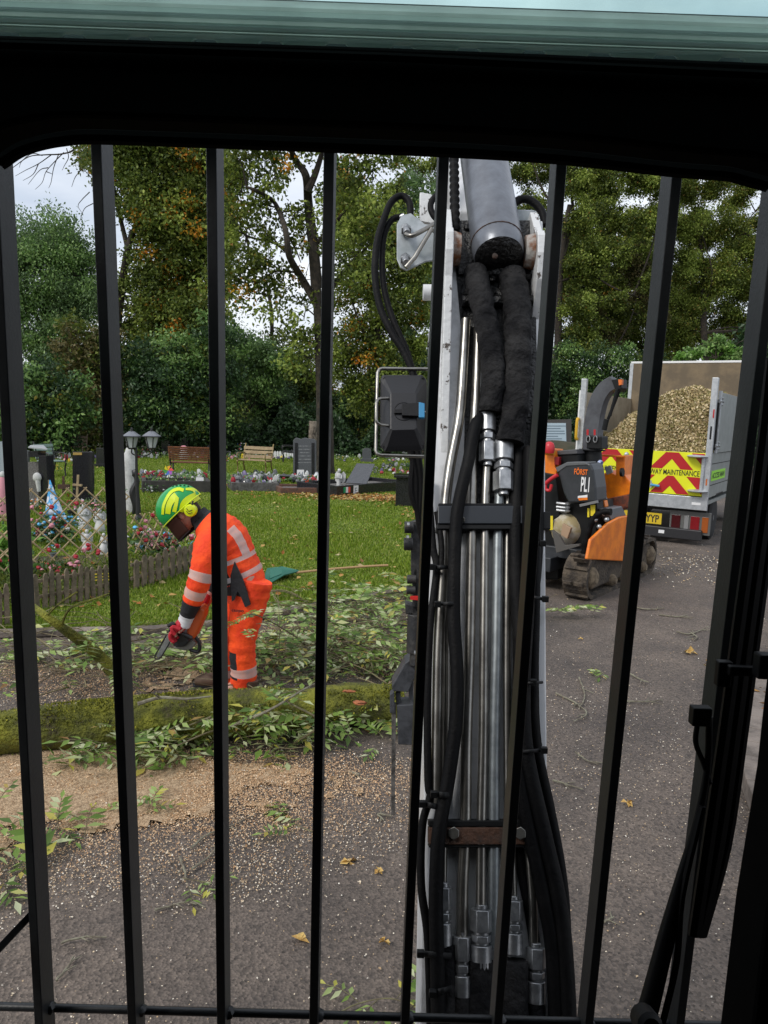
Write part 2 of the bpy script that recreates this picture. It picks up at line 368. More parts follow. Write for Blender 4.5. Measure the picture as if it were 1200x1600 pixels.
# ribbed roof guard above the glass
def poly_extra(m, t, b, co):
    tr = t.nodes.new('ShaderNodeBsdfTranslucent'); tr.inputs[0].default_value = (.80, .86, .84, 1); ms = t.nodes.new('ShaderNodeMixShader'); ms.inputs[0].default_value = .55
    t.links.new(b.outputs[0], ms.inputs[1]); t.links.new(tr.outputs[0], ms.inputs[2]); t.links.new(ms.outputs[0], t.nodes['Material Output'].inputs[0])
M_alu = mat('ribbed roof guard sheet', (.74, .78, .77), .5, 0, col2=(.5, .54, .53), nscale=6, extra=poly_extra)
g = MB()
def rib(u, v):
    ys = [78, 70, 66, 62, 56, 52, 46, 42, 38, 30, 24, 14]; ds = [.735, .735, .715, .735, .735, .715, .715, .735, .735, .71, .71, .74]
    k_ = v*(len(ys)-1); i = min(int(k_), len(ys)-2); f_ = k_-i; y = ys[i]*(1-f_)+ys[i+1]*f_; d_ = ds[i]*(1-f_)+ds[i+1]*f_
    x = -400+u*2000; return D(x, y-34+(x/1200)*42+6, d_)
g.grid(rib, 4, 44, sm=False)
for i in range(14):   # rounded tabs along its front edge
    x = -40+i*103; yb = 47+(x/1200)*42
    g.prism([D(x-38, yb, .735), D(x-26, yb+11, .735), D(x+26, yb+12, .735), D(x+38, yb+1, .735)], FW*.003)
g.build('roof_guard', M_alu, rw)
g = MB(); g.prism([D(-400, 44, .76), D(1600, 118, .76), D(1600, 84, .76), D(-400, 10, .76)], FW*.01); g.build('roof_dark_strip', mat('dark teal strip', (.06, .085, .09), .5, col2=(.03, .045, .05), nscale=14), rw)  # dark teal strip along the lower edge of the ribs
g = MB(); g.prism([D(-400, -8, .76), D(1600, 62, .76), D(1600, 40, .76), D(-400, -30, .76)], FW*.02); g.build('roof_guard_frame', mat('dark teal frame', (.05, .06, .06), .5), rw)
# wiper
wp = bpy.data.objects.new('wiper', None); S.collection.objects.link(wp); wp.parent = EX
g = MB()
bl = [(1207, 560), (1192, 700), (1170, 860), (1151, 1000), (1131, 1150), (1106, 1320), (1085, 1462)]
for off, dd_, r_ in ((0, .74, .0042), (15, .745, .0048), (30, .75, .0032)):
    g.tube(crv([D(x+off*(1 if i not in (0, 6) else .4), y, dd_) for i, (x, y) in enumerate(bl)], 4), [(r_, r_*1.6)]*(6*4+1), 6, up=(0, 1, 0))
g.build('wiper_blade', M_black, wp)
g = MB()
g.tube(crv([D(x, y, .735) for x, y in [(985, 1680), (1012, 1580), (1040, 1470), (1063, 1380), (1088, 1290), (1105, 1200), (1108, 1120)]], 4), [.0105, .010, .0085, .006, .0042, .0035, .0035], 10)
g.tube(crv([D(x, y, .73) for x, y in [(1035, 1600), (1058, 1500), (1066, 1400), (1098, 1260)]], 4), .0035, 6)
g.build('wiper_arm', M_black, wp)
g = MB(); g.box(D(1094, 1118, .735), (.019, .012, .019)); g.tube(crv([D(x, y, .735) for x, y in [(1090, 1128), (1087, 1160), (1098, 1190), (1110, 1225)]]), .003, 6)
g.box(D(1130, 1052, .735), (.014, .01, .026)); g.box(D(1166, 1048, .725), (.036, .008, .010)); g.box(D(1205, 1040, .71), (.03, .014, .024))
g.build('washer_nozzle', M_black, wp, bevel=.0015)
g = MB(); g.lathe([(.012, 0), (.012, .02), (.008, .024)], D(1004, 1588, .70), 14, rot=Matrix.Rotation(R(70), 3, 'X')); g.build('cap_nut', M_plastic, wp)

# ------------------------------------------------------------------ boom
bo = bpy.data.objects.new('boom', None); S.collection.objects.link(bo); bo.parent = EX
PB = D(758, 1600, 1.45); PT = D(770, 420, 1.95); BA = (PT-PB); BA.x = 0; BA.normalize(); BX = V((1, 0, 0)); BN = BX.cross(BA).normalized()
if BN.y > 0: BN = -BN     # towards the driver
def B(px, py, off=0): return HIT(px, py, PB+BN*off, BN)
g = MB()   # back plate of the boom (flat white plate, edges stand proud on each side)
g.prism([B(654, 1720), B(662, 1250), B(668, 1000), B(672, 800), B(690, 470), B(700, 345), B(848, 345), B(852, 470), B(852, 800), B(853, 1000), B(855, 1250), B(864, 1720)], -BN*.16)
g.build('boom_plate', M_white, bo, bevel=.003)
# far half of the boom leaning away and the dipper behind
g = MB(); A0 = B(690, 330, -.12); A1 = B(846, 330, -.12); fwd = V((0, 1.15, .95)); 
g.prism([A0+V((.05, 0, 0)), A1-V((.09, 0, 0)), A1-V((.09, 0, 0))+V((0, .02, -.16)), A0+V((.05, 0, 0))+V((0, .02, -.16))], fwd)
g.build('upper_boom', M_white, bo, bevel=.006)
g = MB(); pt = A0+fwd
g.prism([D(690, 200, 3.0), D(780, 200, 3.0), D(760, 900, 3.25), D(690, 900, 3.25)], V((0, .16, 0)))
g.build('dipper', M_white, bo, bevel=.006)
g = MB(); g.prism([B(684, 180, -.05), B(691, 180, -.05), B(692, 345, -.05), B(684, 345, -.05)], -BN*.03); g.build('side_plate', M_white, bo, bevel=.001)
# lugs that carry the cylinder
def plate(name, pts, x0px, thick, m):
    pass
g = MB()   # left lug: profile in the boom's side plane at a given x
def lug(xw, thick, prof):
    P = [PB+BA*s+BN*o for s, o in prof]; P = [V((xw, p.y, p.z)) for p in P]; return P
def S_(px, py): return (B(px, py)-PB).dot(BA)
s_top = S_(775, 352); s_mid = S_(775, 460); s_low = S_(775, 640)
xl = B(694, 420, .06).x; xr = B(836, 420, .06).x
prof = [(s_low-.12, 0), (s_low, .022), (s_mid, .075), (s_mid+.06, .10)] + [(s_mid+.10+.045*math.sin(a)*1.0, .055+.05*math.cos(a)) for a in (R(10), R(40), R(70))] + [(s_top+.03, .02), (s_top+.03, -.03), (s_low-.12, -.03)]
g.prism(lug(xl, 0, prof), (.020, 0, 0)); g.build('lug', M_lug, bo, bevel=.0025)
g = MB(); prof2 = [(s_mid-.07, 0)]+prof[2:-1]+[(s_mid-.07, -.03)]
g.prism(lug(xr, 0, prof2), (.020, 0, 0)); g.build('lug', M_lug, bo, bevel=.0025)
g = MB(); cc = B(778, 392, .045)
g.cyl(V((xl+.021, cc.y, cc.z)), V((xl+.042, cc.y, cc.z)), .046, .04, 20); g.build('pin_boss', M_rustp, bo); g = MB(); g.cyl(V((xr-.024, cc.y, cc.z)), V((xr-.001, cc.y, cc.z)), .04, .046, 20); g.build('pin_boss', M_rustp, bo)
# cylinder: barrel rising up and away; black greasy end cap
cb = B(778, 392, .055); ct = D(741, 150, 2.25); ax = (ct-cb).normalized()
g = MB(); ref = ax
rot = ax.to_track_quat('Z', 'Y').to_matrix()
g.lathe([(.062, -.02), (.065, -.008), (.067, .01), (.066, .02), (.066, .52)], cb, 32, rot=rot)
g.build('cylinder_barrel', mat('worn grey cylinder paint', (.17, .185, .21), .33, .3, col2=(.095, .10, .115), nscale=14, nlo=.35, nhi=.75, bump=.04, bscale=80), bo)
g = MB(); g.lathe([(.01, -.035), (.04, -.032), (.057, -.024), (.0615, -.0205)], cb, 28, rot=rot)
g.ell(B(778, 420, .01), (.05, .03, .04), n=12, wob=.1); g.ell(B(740, 430, .015), (.02, .02, .02), n=10, wob=.2); g.ell(B(826, 425, .0), (.022, .02, .03), n=10, wob=.2)
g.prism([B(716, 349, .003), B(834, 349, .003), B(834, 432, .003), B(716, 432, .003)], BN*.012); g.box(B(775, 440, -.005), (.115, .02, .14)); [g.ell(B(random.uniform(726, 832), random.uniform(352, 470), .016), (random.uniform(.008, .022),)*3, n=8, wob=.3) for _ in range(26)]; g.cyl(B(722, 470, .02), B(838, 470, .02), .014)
g.build('greasy_end', M_grease_shade, bo)
g = MB(); g.tube([cb+ax*.03+ (rot @ V((.066*math.cos(a), .066*math.sin(a), 0))) for a in [i*math.pi/12 for i in range(25)]], .002, 6); g.ell(B(773, 400, .098), (.007, .004, .007), n=8, wob=.2); g.build('grease_nipple', M_rust, bo)
g = MB(); g.box(B(818, 345, -.03), (.05, .05, .045)); g.build('valve_block', M_galv, bo, bevel=.002)
# flat black sheet painting in the shade of the cavity behind the pipes
g = MB(); g.prism([B(712, 420, .002), B(836, 420, .002), B(840, 640, .002), B(838, 800, .002), B(722, 800, .002), B(728, 600, .002)], BN*.002); g.build('cavity_shade_sheet', M_grease_shade, bo)
# rigid pipes
def pipe(name, pts, wpx, off, m, n=14, k=6):
    c = crv([B(x, y, (off if not isinstance(off, (list, tuple)) else off[i])) for i, (x, y) in enumerate(pts)], k)
    g = MB(); rr = [wpx*1.12/2/F*((p-CAM).dot(FW)) for p in c]; rr = [sum(rr)/len(rr)]*len(c) if not isinstance(wpx, tuple) else rr
    g.tube(c, rr, n); return g.build(name, m, bo)
pipe('rigid_pipe', [(728, 500), (724, 570), (718, 650), (703, 730), (695, 800), (692, 890), (686, 1000), (684, 1100), (682, 1260)], 15, .022, M_steel)
pipe('rigid_pipe', [(748, 500), (746, 570), (743, 640), (738, 720), (737, 800), (734, 1000), (729, 1150), (727, 1290), (723, 1380), (722, 1470)], 15, .018, M_steel)
pipe('rigid_pipe', [(762, 700), (758, 800), (756, 1000), (755, 1150), (752, 1300), (751, 1430)], 13, .022, M_steel)
pipe('rigid_pipe', [(785, 740), (779, 800), (776, 1000), (773, 1150), (772, 1300), (771, 1480)], 15, .018, mat('grey zinc tube', (.30, .33, .34), .4, .6, col2=(.2, .22, .23), nscale=20))
pipe('rigid_pipe', [(794, 760), (792, 1000), (794, 1250), (800, 1330), (802, 1430)], 11, .014, M_steel)
pipe('rigid_pipe', [(812, 760), (816, 1000), (826, 1300), (832, 1400), (834, 1500)], 12, .014, M_steel)
pipe('rigid_pipe', [(700, 800), (698, 1100), (694, 1300), (693, 1400)], 9, .01, M_steel)
# fittings: hex nut + collar + ferrule
def fitting(px, y0, y1, wpx, off, name='hose_fitting', tilt=0):
    a = B(px, y0, off); b = B(px+tilt, y1, off); d = (b-a); r_ = wpx/2/F*((a-CAM).dot(FW)); g = MB()
    g.cyl(a-d*.08, a, r_*.55, n=14); g.cyl(a, a+d*.38, r_*1.08, n=6); g.cyl(a+d*.38, a+d*.44, r_*.75, n=14); g.cyl(a+d*.44, a+d*.56, r_*.98, n=6); g.cyl(a+d*.56, a+d*.61, r_*.7, n=14)
    g.cyl(a+d*.61, b, r_, n=18); return g.build(name, M_zinc, bo, bevel=.0012)
fitting(762, 722, 645, 26, .03); fitting(787, 768, 690, 32, .03)
fitting(694, 1386, 1478, 24, .022); fitting(722, 1462, 1562, 29, .02); fitting(752, 1420, 1512, 33, .024); fitting(803, 1406, 1490, 27, .02); fitting(837, 1480, 1566, 29, .018)
# sleeved fat hoses
def fat(pts, wpx, off, m=M_sleeve, name='sleeved_hose', wob=.03):
    c = crv([B(x, y, off if not isinstance(off, (list, tuple)) else off[i]) for i, (x, y) in enumerate(pts)], 10)
    r0 = wpx/2/F; ph = random.random()*6; g = MB()
    rr = [r0*((p-CAM).dot(FW))*(1+wob*math.sin(i*1.1+ph)+wob*.7*math.sin(i*2.3+ph*2)) for i, p in enumerate(c)]
    g.tube(c, rr, 20); return g.build(name, m, bo)
fat([(742, 425), (752, 470), (764, 530), (771, 590), (766, 645)], 37, [.03, .055, .06, .055, .04], wob=.05)
fat([(800, 430), (808, 480), (809, 540), (808, 610), (797, 692)], 42, [.025, .05, .06, .055, .04], wob=.06)
for x0, x1, wd in ((751, 748, 40), (803, 806, 44)): fat([(x0, 1500), (x0, 1560), (x1, 1640), (x1, 1720)], wd, .02, wob=.01)
fat([(722, 1555), (722, 1620), (720, 1720)], 30, .02, wob=0); fat([(837, 1560), (840, 1620), (842, 1720)], 28, .018, wob=0); fat([(697, 1475), (700, 1560), (706, 1720)], 30, .018, wob=0)
# hoses
def hose(pts, wpx, off, name='hose', m=M_hose, n=14): return pipe(name, pts, wpx, off, m, n, 8)
hose([(752, 652), (742, 668), (732, 720), (716, 790), (711, 850), (709, 960), (714, 1050), (712, 1130), (700, 1220), (686, 1300), (681, 1400), (683, 1500), (688, 1720)], 19, [.03, .045, .05, .052, .05, .045, .045, .045, .045, .05, .045, .045, .045])
hose([(668, 740), (676, 850), (682, 890), (672, 980), (668, 1100), (669, 1220), (672, 1245), (660, 1290), (658, 1380), (668, 1460), (672, 1560), (675, 1720)], 11, .03)
hose([(683, 800), (690, 850), (689, 890)], 9, .03)
hose([(812, 700), (806, 800), (806, 900), (813, 1000), (812, 1080), (808, 1180), (822, 1270), (850, 1400), (866, 1500), (874, 1720)], 22, [.02, .03, .03, .03, .03, .035, .035, .035, .035, .035])
hose([(828, 700), (826, 850), (824, 950), (818, 1060), (822, 1170), (850, 1300), (872, 1400), (884, 1500), (894, 1720)], 21, .045)
hose([(838, 640), (838, 800), (836, 950), (834, 1060), (838, 1160), (858, 1260), (876, 1360), (884, 1460), (890, 1720)], 15, .02)
hose([(843, 720), (838, 900), (800, 1160), (806, 1300), (836, 1480), (850, 1720)], 15, .005)
# clamps
def boxB(name, x0, y0, x1, y1, off, th, m, bev=.002):
    g = MB(); g.prism([B(x0, y0, off), B(x1, y0, off), B(x1, y1, off), B(x0, y1, off)], BN*th); return g.build(name, m, bo, bevel=bev)
M_dblue = mat('dark blue-black paint', (.018, .022, .028), .4)
boxB('pipe_clamp', 682, 798, 836, 826, .002, .042, M_dblue); boxB('clamp_strip', 680, 826, 838, 834, .0, .04, M_black); boxB('clamp_strip', 683, 794, 834, 798, .0, .04, M_black)
boxB('pipe_clamp', 668, 1290, 818, 1316, .002, .036, M_rust); boxB('clamp_strip', 668, 1279, 818, 1289, .0, .034, M_black); boxB('clamp_strip', 668, 1317, 818, 1321, .0, .034, M_black)
for x, y, o in ((709, 1302, .038), (813, 1302, .038), (722, 812, .044)):
    g = MB(); g.cyl(B(x, y, o), B(x, y, o+.008), .0125 if y > 1000 else .008, n=6); g.build('bolt', M_steel, bo, bevel=.001)
def tie(x0, y0, x1, y1, off, w=6, buckle=None):
    g = MB(); d = (B(x1, y1, off)-B(x0, y0, off)); k = 9
    pts = [B(x0+(x1-x0)*i/8, y0+(y1-y0)*i/8, off-.012+.02*math.sin(math.pi*i/8)) for i in range(k)]
    g.tube(pts, [(w/2/F*1.6, .0018)]*k, 8, up=BA)
    bx = buckle or (x0, y0); g.box(B(bx[0], bx[1], off+.004), (.014, .01, .013)); g.build('cable_tie', M_black, bo, bevel=.001)
tie(676, 886, 702, 886, .05, 7); tie(684, 944, 718, 942, .055, 7); tie(678, 1241, 706, 1243, .06, 9); tie(660, 1256, 690, 1262, .05, 9)
tie(657, 1490, 705, 1494, .05, 9); tie(676, 1552, 705, 1544, .055, 8); tie(825, 848, 850, 850, .055, 6, (848, 849)); tie(824, 931, 852, 937, .055, 6, (852, 936)); tie(814, 1068, 848, 1066, .06, 5, (833, 1066)); tie(808, 1175, 852, 1172, .06, 6, (850, 1172))
boxB('side_block', 842, 805, 856, 832, -.02, .03, M_black)
# bracket plate with two bulkhead elbows at the upper left
bk = bpy.data.objects.new('hose_bracket', None); S.collection.objects.link(bk); bk.parent = EX
g = MB(); g.prism([B(x, y, -.02) for x, y in [(628, 336), (642, 333), (664, 350), (690, 352), (690, 404), (665, 408), (635, 422), (626, 418), (620, 405), (620, 350)]], -BN*.006)
g.build('bracket_plate', M_galv, bk, bevel=.001)
for (x, y) in ((634, 357), (633, 403)):
    g = MB(); g.cyl(B(x, y, -.018), B(x+1, y+4, .0), .015, n=6); g.cyl(B(x, y, -.0), B(x+2, y+7, .02), .009, n=12); g.build('nut', M_zinc, bk, bevel=.001)
g = MB(); g.tube(crv([B(x, y, o) for x, y, o in [(634, 366, .02), (645, 368, .03), (668, 356, .03), (684, 348, .02), (690, 360, .0)]], 5), .0062, 10)
g.tube([B(x, y, o) for x, y, o in [(634, 418, .02), (648, 402, .028), (674, 358, .03), (690, 372, .0)]], .0062, 10); g.build('elbow_pipe', M_steel, bk)
def hz(pts, r_, off, name='loop_hose', m=M_hose, parent=bk):
    g = MB(); c = crv([B(x, y, off) for x, y in pts], 7); g.tube(c, r_, 14); return g.build(name, m, parent)
hz([(641, 342), (640, 318), (628, 306), (612, 315), (600, 342), (589, 380), (586, 430), (594, 480), (612, 520), (630, 548), (644, 580), (648, 610)], .0095, -.03)
hz([(628, 338), (612, 344), (601, 365), (597, 400), (600, 450), (614, 500), (634, 545), (648, 590)], .0085, -.045)
g = MB(); g.cyl(B(641, 333, -.03), B(641, 345, -.03), .0085, n=12); g.cyl(B(624, 340, -.045), B(632, 337, -.04), .0075, n=12); g.build('ferrule', M_zinc, bk)
g = MB(); g.prism([B(x, y, -.05) for x, y in [(656, 300), (674, 303), (682, 315), (682, 350), (656, 345)]], -BN*.03); g.build('weld_plate', M_lug, bk, bevel=.002)
hz([(690, 300), (676, 312), (673, 326), (680, 340), (692, 345)], .0085, .0); hz([(800, 322), (812, 312), (830, 314), (846, 330), (852, 352)], .011, -.04)
g = MB(); g.cyl(B(661, 457, -.01), B(676, 457, -.01), .0 if False else .021, n=18); g.build('pin_end', M_white, bk, bevel=.001)
g = MB(); g.cyl(B(668, 538, -.02), B(672, 538, -.02), .008, n=6); g.tube([B(671, 520, -.03), B(670, 572, -.03)], .003, 6); g.build('stud', M_steel, bk)
# corrugated sleeve next to the cylinder
g = MB(); c = [B(708, 150, -.02).lerp(B(711, 362, .02), i/90) for i in range(91)]; g.tube(c, [.0125+.0018*math.sin(i*1.45) for i in range(91)], 16); g.build('spiral_hose', M_hose, bo)
# work light
wl = bpy.data.objects.new('work_light', None); S.collection.objects.link(wl); wl.parent = EX
lo = -.02
def Bl(x, y, o=0): return B(x, y, lo+o)
g = MB()
outer = [(598, 586), (660, 586), (667, 594), (667, 640), (666, 697), (660, 704), (601, 706), (594, 698), (594, 640), (594, 594)]
mid = [(604, 597), (656, 597), (656, 597), (660, 600), (656, 640), (656, 690), (652, 693), (606, 694), (604, 690), (602, 640)]
inn = [(612, 612), (648, 612), (650, 615), (650, 620), (650, 640), (650, 670), (646, 672), (614, 672), (610, 668), (610, 640)]
def ring_loft(rings):
    vs = []; n = len(rings[0][0])
    for poly, off in rings: vs += [Bl(x, y, off) for x, y in poly]
    fs = [(i*n+j, i*n+(j+1) % n, (i+1)*n+(j+1) % n, (i+1)*n+j) for i in range(len(rings)-1) for j in range(n)]
    fs.append(tuple((len(rings)-1)*n+j for j in range(n))); fs.append(tuple(range(n))[::-1]); return vs, fs
o_ = [(598, 586), (660, 586), (667, 594), (667, 697), (660, 704), (601, 706), (594, 698), (594, 594)]
i_ = [(612, 614), (648, 614), (651, 617), (651, 668), (647, 671), (613, 672), (610, 669), (610, 617)]
m_ = [(x*.86+631*.14, y*.86+645*.14) for x, y in o_]
vs, fs = ring_loft([(o_, -.03), (o_, .0), (m_, .008), (i_, .028)]); g.add(vs, fs); g.build('lamp_housing', mat('lamp casing', (.010, .010, .012), .42, bump=.04, bscale=150), wl, bevel=.002)
g = MB(); cc = Bl(631, 643, .028); g.tube([cc+BX*.024*math.cos(a)+BA*.024*math.sin(a) for a in [i*math.pi/12 for i in range(25)]], .0012, 6)
g.prism([Bl(628, 634, .028), Bl(656, 632, .028), Bl(656, 653, .028), Bl(628, 652, .028)], BN*.012); g.prism([Bl(616, 641, .028), Bl(630, 641, .028), Bl(630, 647, .028), Bl(616, 647, .028)], BN*.006)
g.build('connector', M_plastic, wl, bevel=.001)
for x, y in ((601, 592), (661, 592), (601, 699), (661, 698)): g = MB(); g.cyl(Bl(x, y, -.0), Bl(x, y, .004), .004, n=8); g.build('screw', M_plastic, wl)
g = MB(); g.prism([Bl(654, 631, .030), Bl(663, 633, .030), Bl(663, 655, .030), Bl(654, 655, .030)], BN*.011); g.build('connector_lock', mat('blue plastic', (.03, .22, .42), .5), wl, bevel=.001)
def rod(pts, r_, k=3):
    q = []
    pts = [V(p) for p in pts]
    for i, p in enumerate(pts):
        if 0 < i < len(pts)-1:
            a = (pts[i-1]-p).normalized()*.012; b = (pts[i+1]-p).normalized()*.012
            q += [p+a, p+a*.35+b*.35*.6, p+b]
        else: q.append(p)
    g = MB(); g.tube(q, r_, 10); return g
rod([Bl(690, 577, .0), Bl(590, 576, .0), Bl(587, 711, .0), Bl(690, 714, .0)], .0045).build('guard_frame', M_steel, wl)
rod([Bl(608, 622, .02), Bl(588, 623, .035), Bl(588, 663, .035), Bl(607, 665, .02)], .004).build('handle', M_steel, wl)
g = MB(); g.cyl(Bl(604, 620, .006), Bl(604, 625, .006), .006, n=8); g.cyl(Bl(603, 664, .006), Bl(603, 675, .006), .0055, n=8); g.tube(crv([Bl(662, 643, .03), Bl(672, 645, .02), Bl(676, 660, -.01)]), .0015, 6); g.build('cable', mat('light cable', (.5, .5, .48), .5), wl)
# side hoses under the light and linkage/saw head beyond
def Q(x, y, dep=3.0): return D(x, y, dep)
hd = bpy.data.objects.new('saw_head', None); S.collection.objects.link(hd); hd.parent = EX
g = MB()
for xs in ([(640, 700), (650, 740), (652, 790), (660, 840)], [(652, 700), (658, 760), (655, 810), (664, 850)], [(646, 720), (644, 770), (660, 815)]):
    g.tube(crv([D(x, y, 2.2) for x, y in xs], 5), .011, 8)
g.build('hose_bundle', M_hose, hd)
M_dk = mat('dark cast steel', (.02, .021, .023), .5, .3, col2=(.045, .043, .04), nscale=20, bump=.15, bscale=50)
g = MB()
g.prism([Q(x, y) for x, y in [(643, 816), (654, 812), (660, 830), (662, 900), (655, 955), (648, 955), (642, 890)]], (0, .04, 0))
g.prism([Q(x, y, 3.06) for x, y in [(652, 818), (675, 822), (676, 1000), (650, 1000)]], (0, .06, 0))
for x, y, r_ in ((637, 824, .024), (636, 850, .026), (641, 905, .018), (640, 922, .017)): g.cyl(Q(x-5, y, 2.98), Q(x+9, y, 2.98), r_, n=14)
g.prism([Q(x, y) for x, y in [(646, 890), (652, 888), (653, 960), (644, 965)]], (0, .03, 0))
g.prism([Q(x, y) for x, y in [(633, 943), (655, 948), (655, 958), (634, 960)]], (0, .06, 0))
g.cyl(Q(650, 960), Q(648, 1020), .035, n=14); g.cyl(Q(652, 1015), Q(650, 1040), .028, n=14)
g.build('linkage', M_dk, hd, bevel=.003)
g = MB()
for x, y in ((637, 822), (636, 842), (648, 1022)): g.cyl(Q(x-1, y-2, 2.94), Q(x+3, y-2, 2.94), .009, n=8)
g.build('bolt', M_zinc, hd)
g = MB(); g.prism([Q(x, y, 2.9) for x, y in [(641, 932), (654, 932), (654, 938), (641, 937)]], (0, .01, 0)); g.build('red_cap', mat('red plastic', (.5, .02, .015), .4), hd)
g = MB()
g.prism([Q(x, y) for x, y in [(633, 1036), (644, 1028), (672, 1030), (672, 1062), (646, 1062), (638, 1082), (614, 1080), (612, 1072)]], (0, .1, 0))
g.prism([Q(x, y, 3.02) for x, y in [(618, 1082), (626, 1082), (626, 1112), (620, 1112)]], (0, .05, 0)); g.prism([Q(x, y, 3.02) for x, y in [(638, 1066), (646, 1062), (646, 1110), (640, 1110)]], (0, .05, 0))
g.prism([Q(x, y) for x, y in [(620, 1102), (672, 1098), (672, 1165), (622, 1164)]], (0, .09, 0))
g.prism([Q(x, y, 2.99) for x, y in [(609, 1085), (616, 1080), (617, 1115), (609, 1115)]], (0, .04, 0))
g.build('head_housing', mat('slate grey steel', (.055, .058, .065), .5, .2, col2=(.03, .032, .036), nscale=20, bump=.1, bscale=60), hd, bevel=.004)
g = MB(); g.prism([Q(x, y, 3.0) for x, y in [(612, 1100), (619, 1100), (617, 1274), (611, 1274)]], (0, .02, 0)); g.build('saw_bar', mat('scuffed saw bar', (.17, .16, .15), .5, .5, col2=(.06, .055, .05), nscale=30), hd, bevel=.002)
g = MB(); g.prism([B(x, y, -.11) for x, y in [(655, 1060), (664, 1058), (664, 1084), (657, 1082)]], BN*.02); g.build('bolt_boss', M_zinc, hd, bevel=.002)
# ================================================================== trees
M_bark = mat('grey brown bark', (.055, .042, .03), .95, col2=(.02, .017, .013), nscale=7, nlo=.35, nhi=.6, bump=.9, bscale=14)
M_barkpale = mat('pale flaky bark', (.22, .18, .14), .95, col2=(.05, .04, .03), nscale=5, nlo=.42, nhi=.56, bump=.6, bscale=14)
LF = {
 'willow': leafmat('grey green leaves', [(0, (0.077, 0.134, 0.056)), (.5, (0.132, 0.218, 0.084)), (1, (0.220, 0.328, 0.137))]),
 'dark': leafmat('dark evergreen leaves', [(0, (0.021, 0.047, 0.018)), (.6, (0.042, 0.088, 0.031)), (1, (0.094, 0.160, 0.068))], .4),
 'darklight': leafmat('lighter evergreen leaves', [(0, (0.094, 0.185, 0.048)), (.6, (0.187, 0.320, 0.086)), (1, (0.354, 0.504, 0.172))], .4),  # paler copy; its clumps paint highlights into the dark crowns
 'orange': leafmat('green maple leaves', [(0, (0.066, 0.109, 0.021)), (.6, (0.143, 0.195, 0.034)), (1, (0.242, 0.292, 0.056))]),
 'autumn': leafmat('turning leaves', [(0, (0.349, 0.258, 0.030)), (.4, (0.605, 0.321, 0.024)), (.8, (0.679, 0.218, 0.024)), (1, (0.582, 0.514, 0.072))]),
 'olive': leafmat('olive leaves', [(0, (0.050, 0.078, 0.016)), (.6, (0.105, 0.145, 0.024)), (.97, (0.209, 0.243, 0.045)), (1, (0.331, 0.170, 0.034))]),
 'olive_highlight': leafmat('highlight olive leaves', [(0, (0.160, 0.229, 0.041)), (.6, (0.288, 0.371, 0.066)), (1, (0.448, 0.511, 0.116))]),  # foliage highlights put into the leaf colour, for random clumps
 'yellow': leafmat('yellow green leaves', [(0, (0.066, 0.098, 0.016)), (.5, (0.143, 0.189, 0.027)), (.9, (0.242, 0.267, 0.045)), (1, (0.331, 0.218, 0.056))]),
 'brownish': leafmat('brown tinged leaves', [(0, (0.055, 0.061, 0.023)), (.5, (0.143, 0.134, 0.045)), (1, (0.265, 0.206, 0.090))]),
 'bright': leafmat('fresh green leaves', [(0, (0.081, 0.180, 0.030)), (.6, (0.175, 0.347, 0.060)), (1, (0.279, 0.488, 0.096))]),
}
PAL = {'willow': ('willow', 'darklight', 'willow', 0), 'dark': ('dark', 'darklight', 'olive', .05), 'orange': ('orange', 'olive', 'autumn', .09), 'olive': ('olive', 'olive_highlight', 'autumn', .02), 'yellow': ('yellow', 'olive', 'olive_highlight', .25), 'brownish': ('brownish', 'olive', 'brownish', 0), 'bright': ('bright', 'darklight', 'bright', 0)}
def jit(pts, amp):
    return [pts[0]]+[p+V((random.uniform(-amp, amp), random.uniform(-amp, amp), random.uniform(-amp, amp)*.5)) for p in pts[1:]]
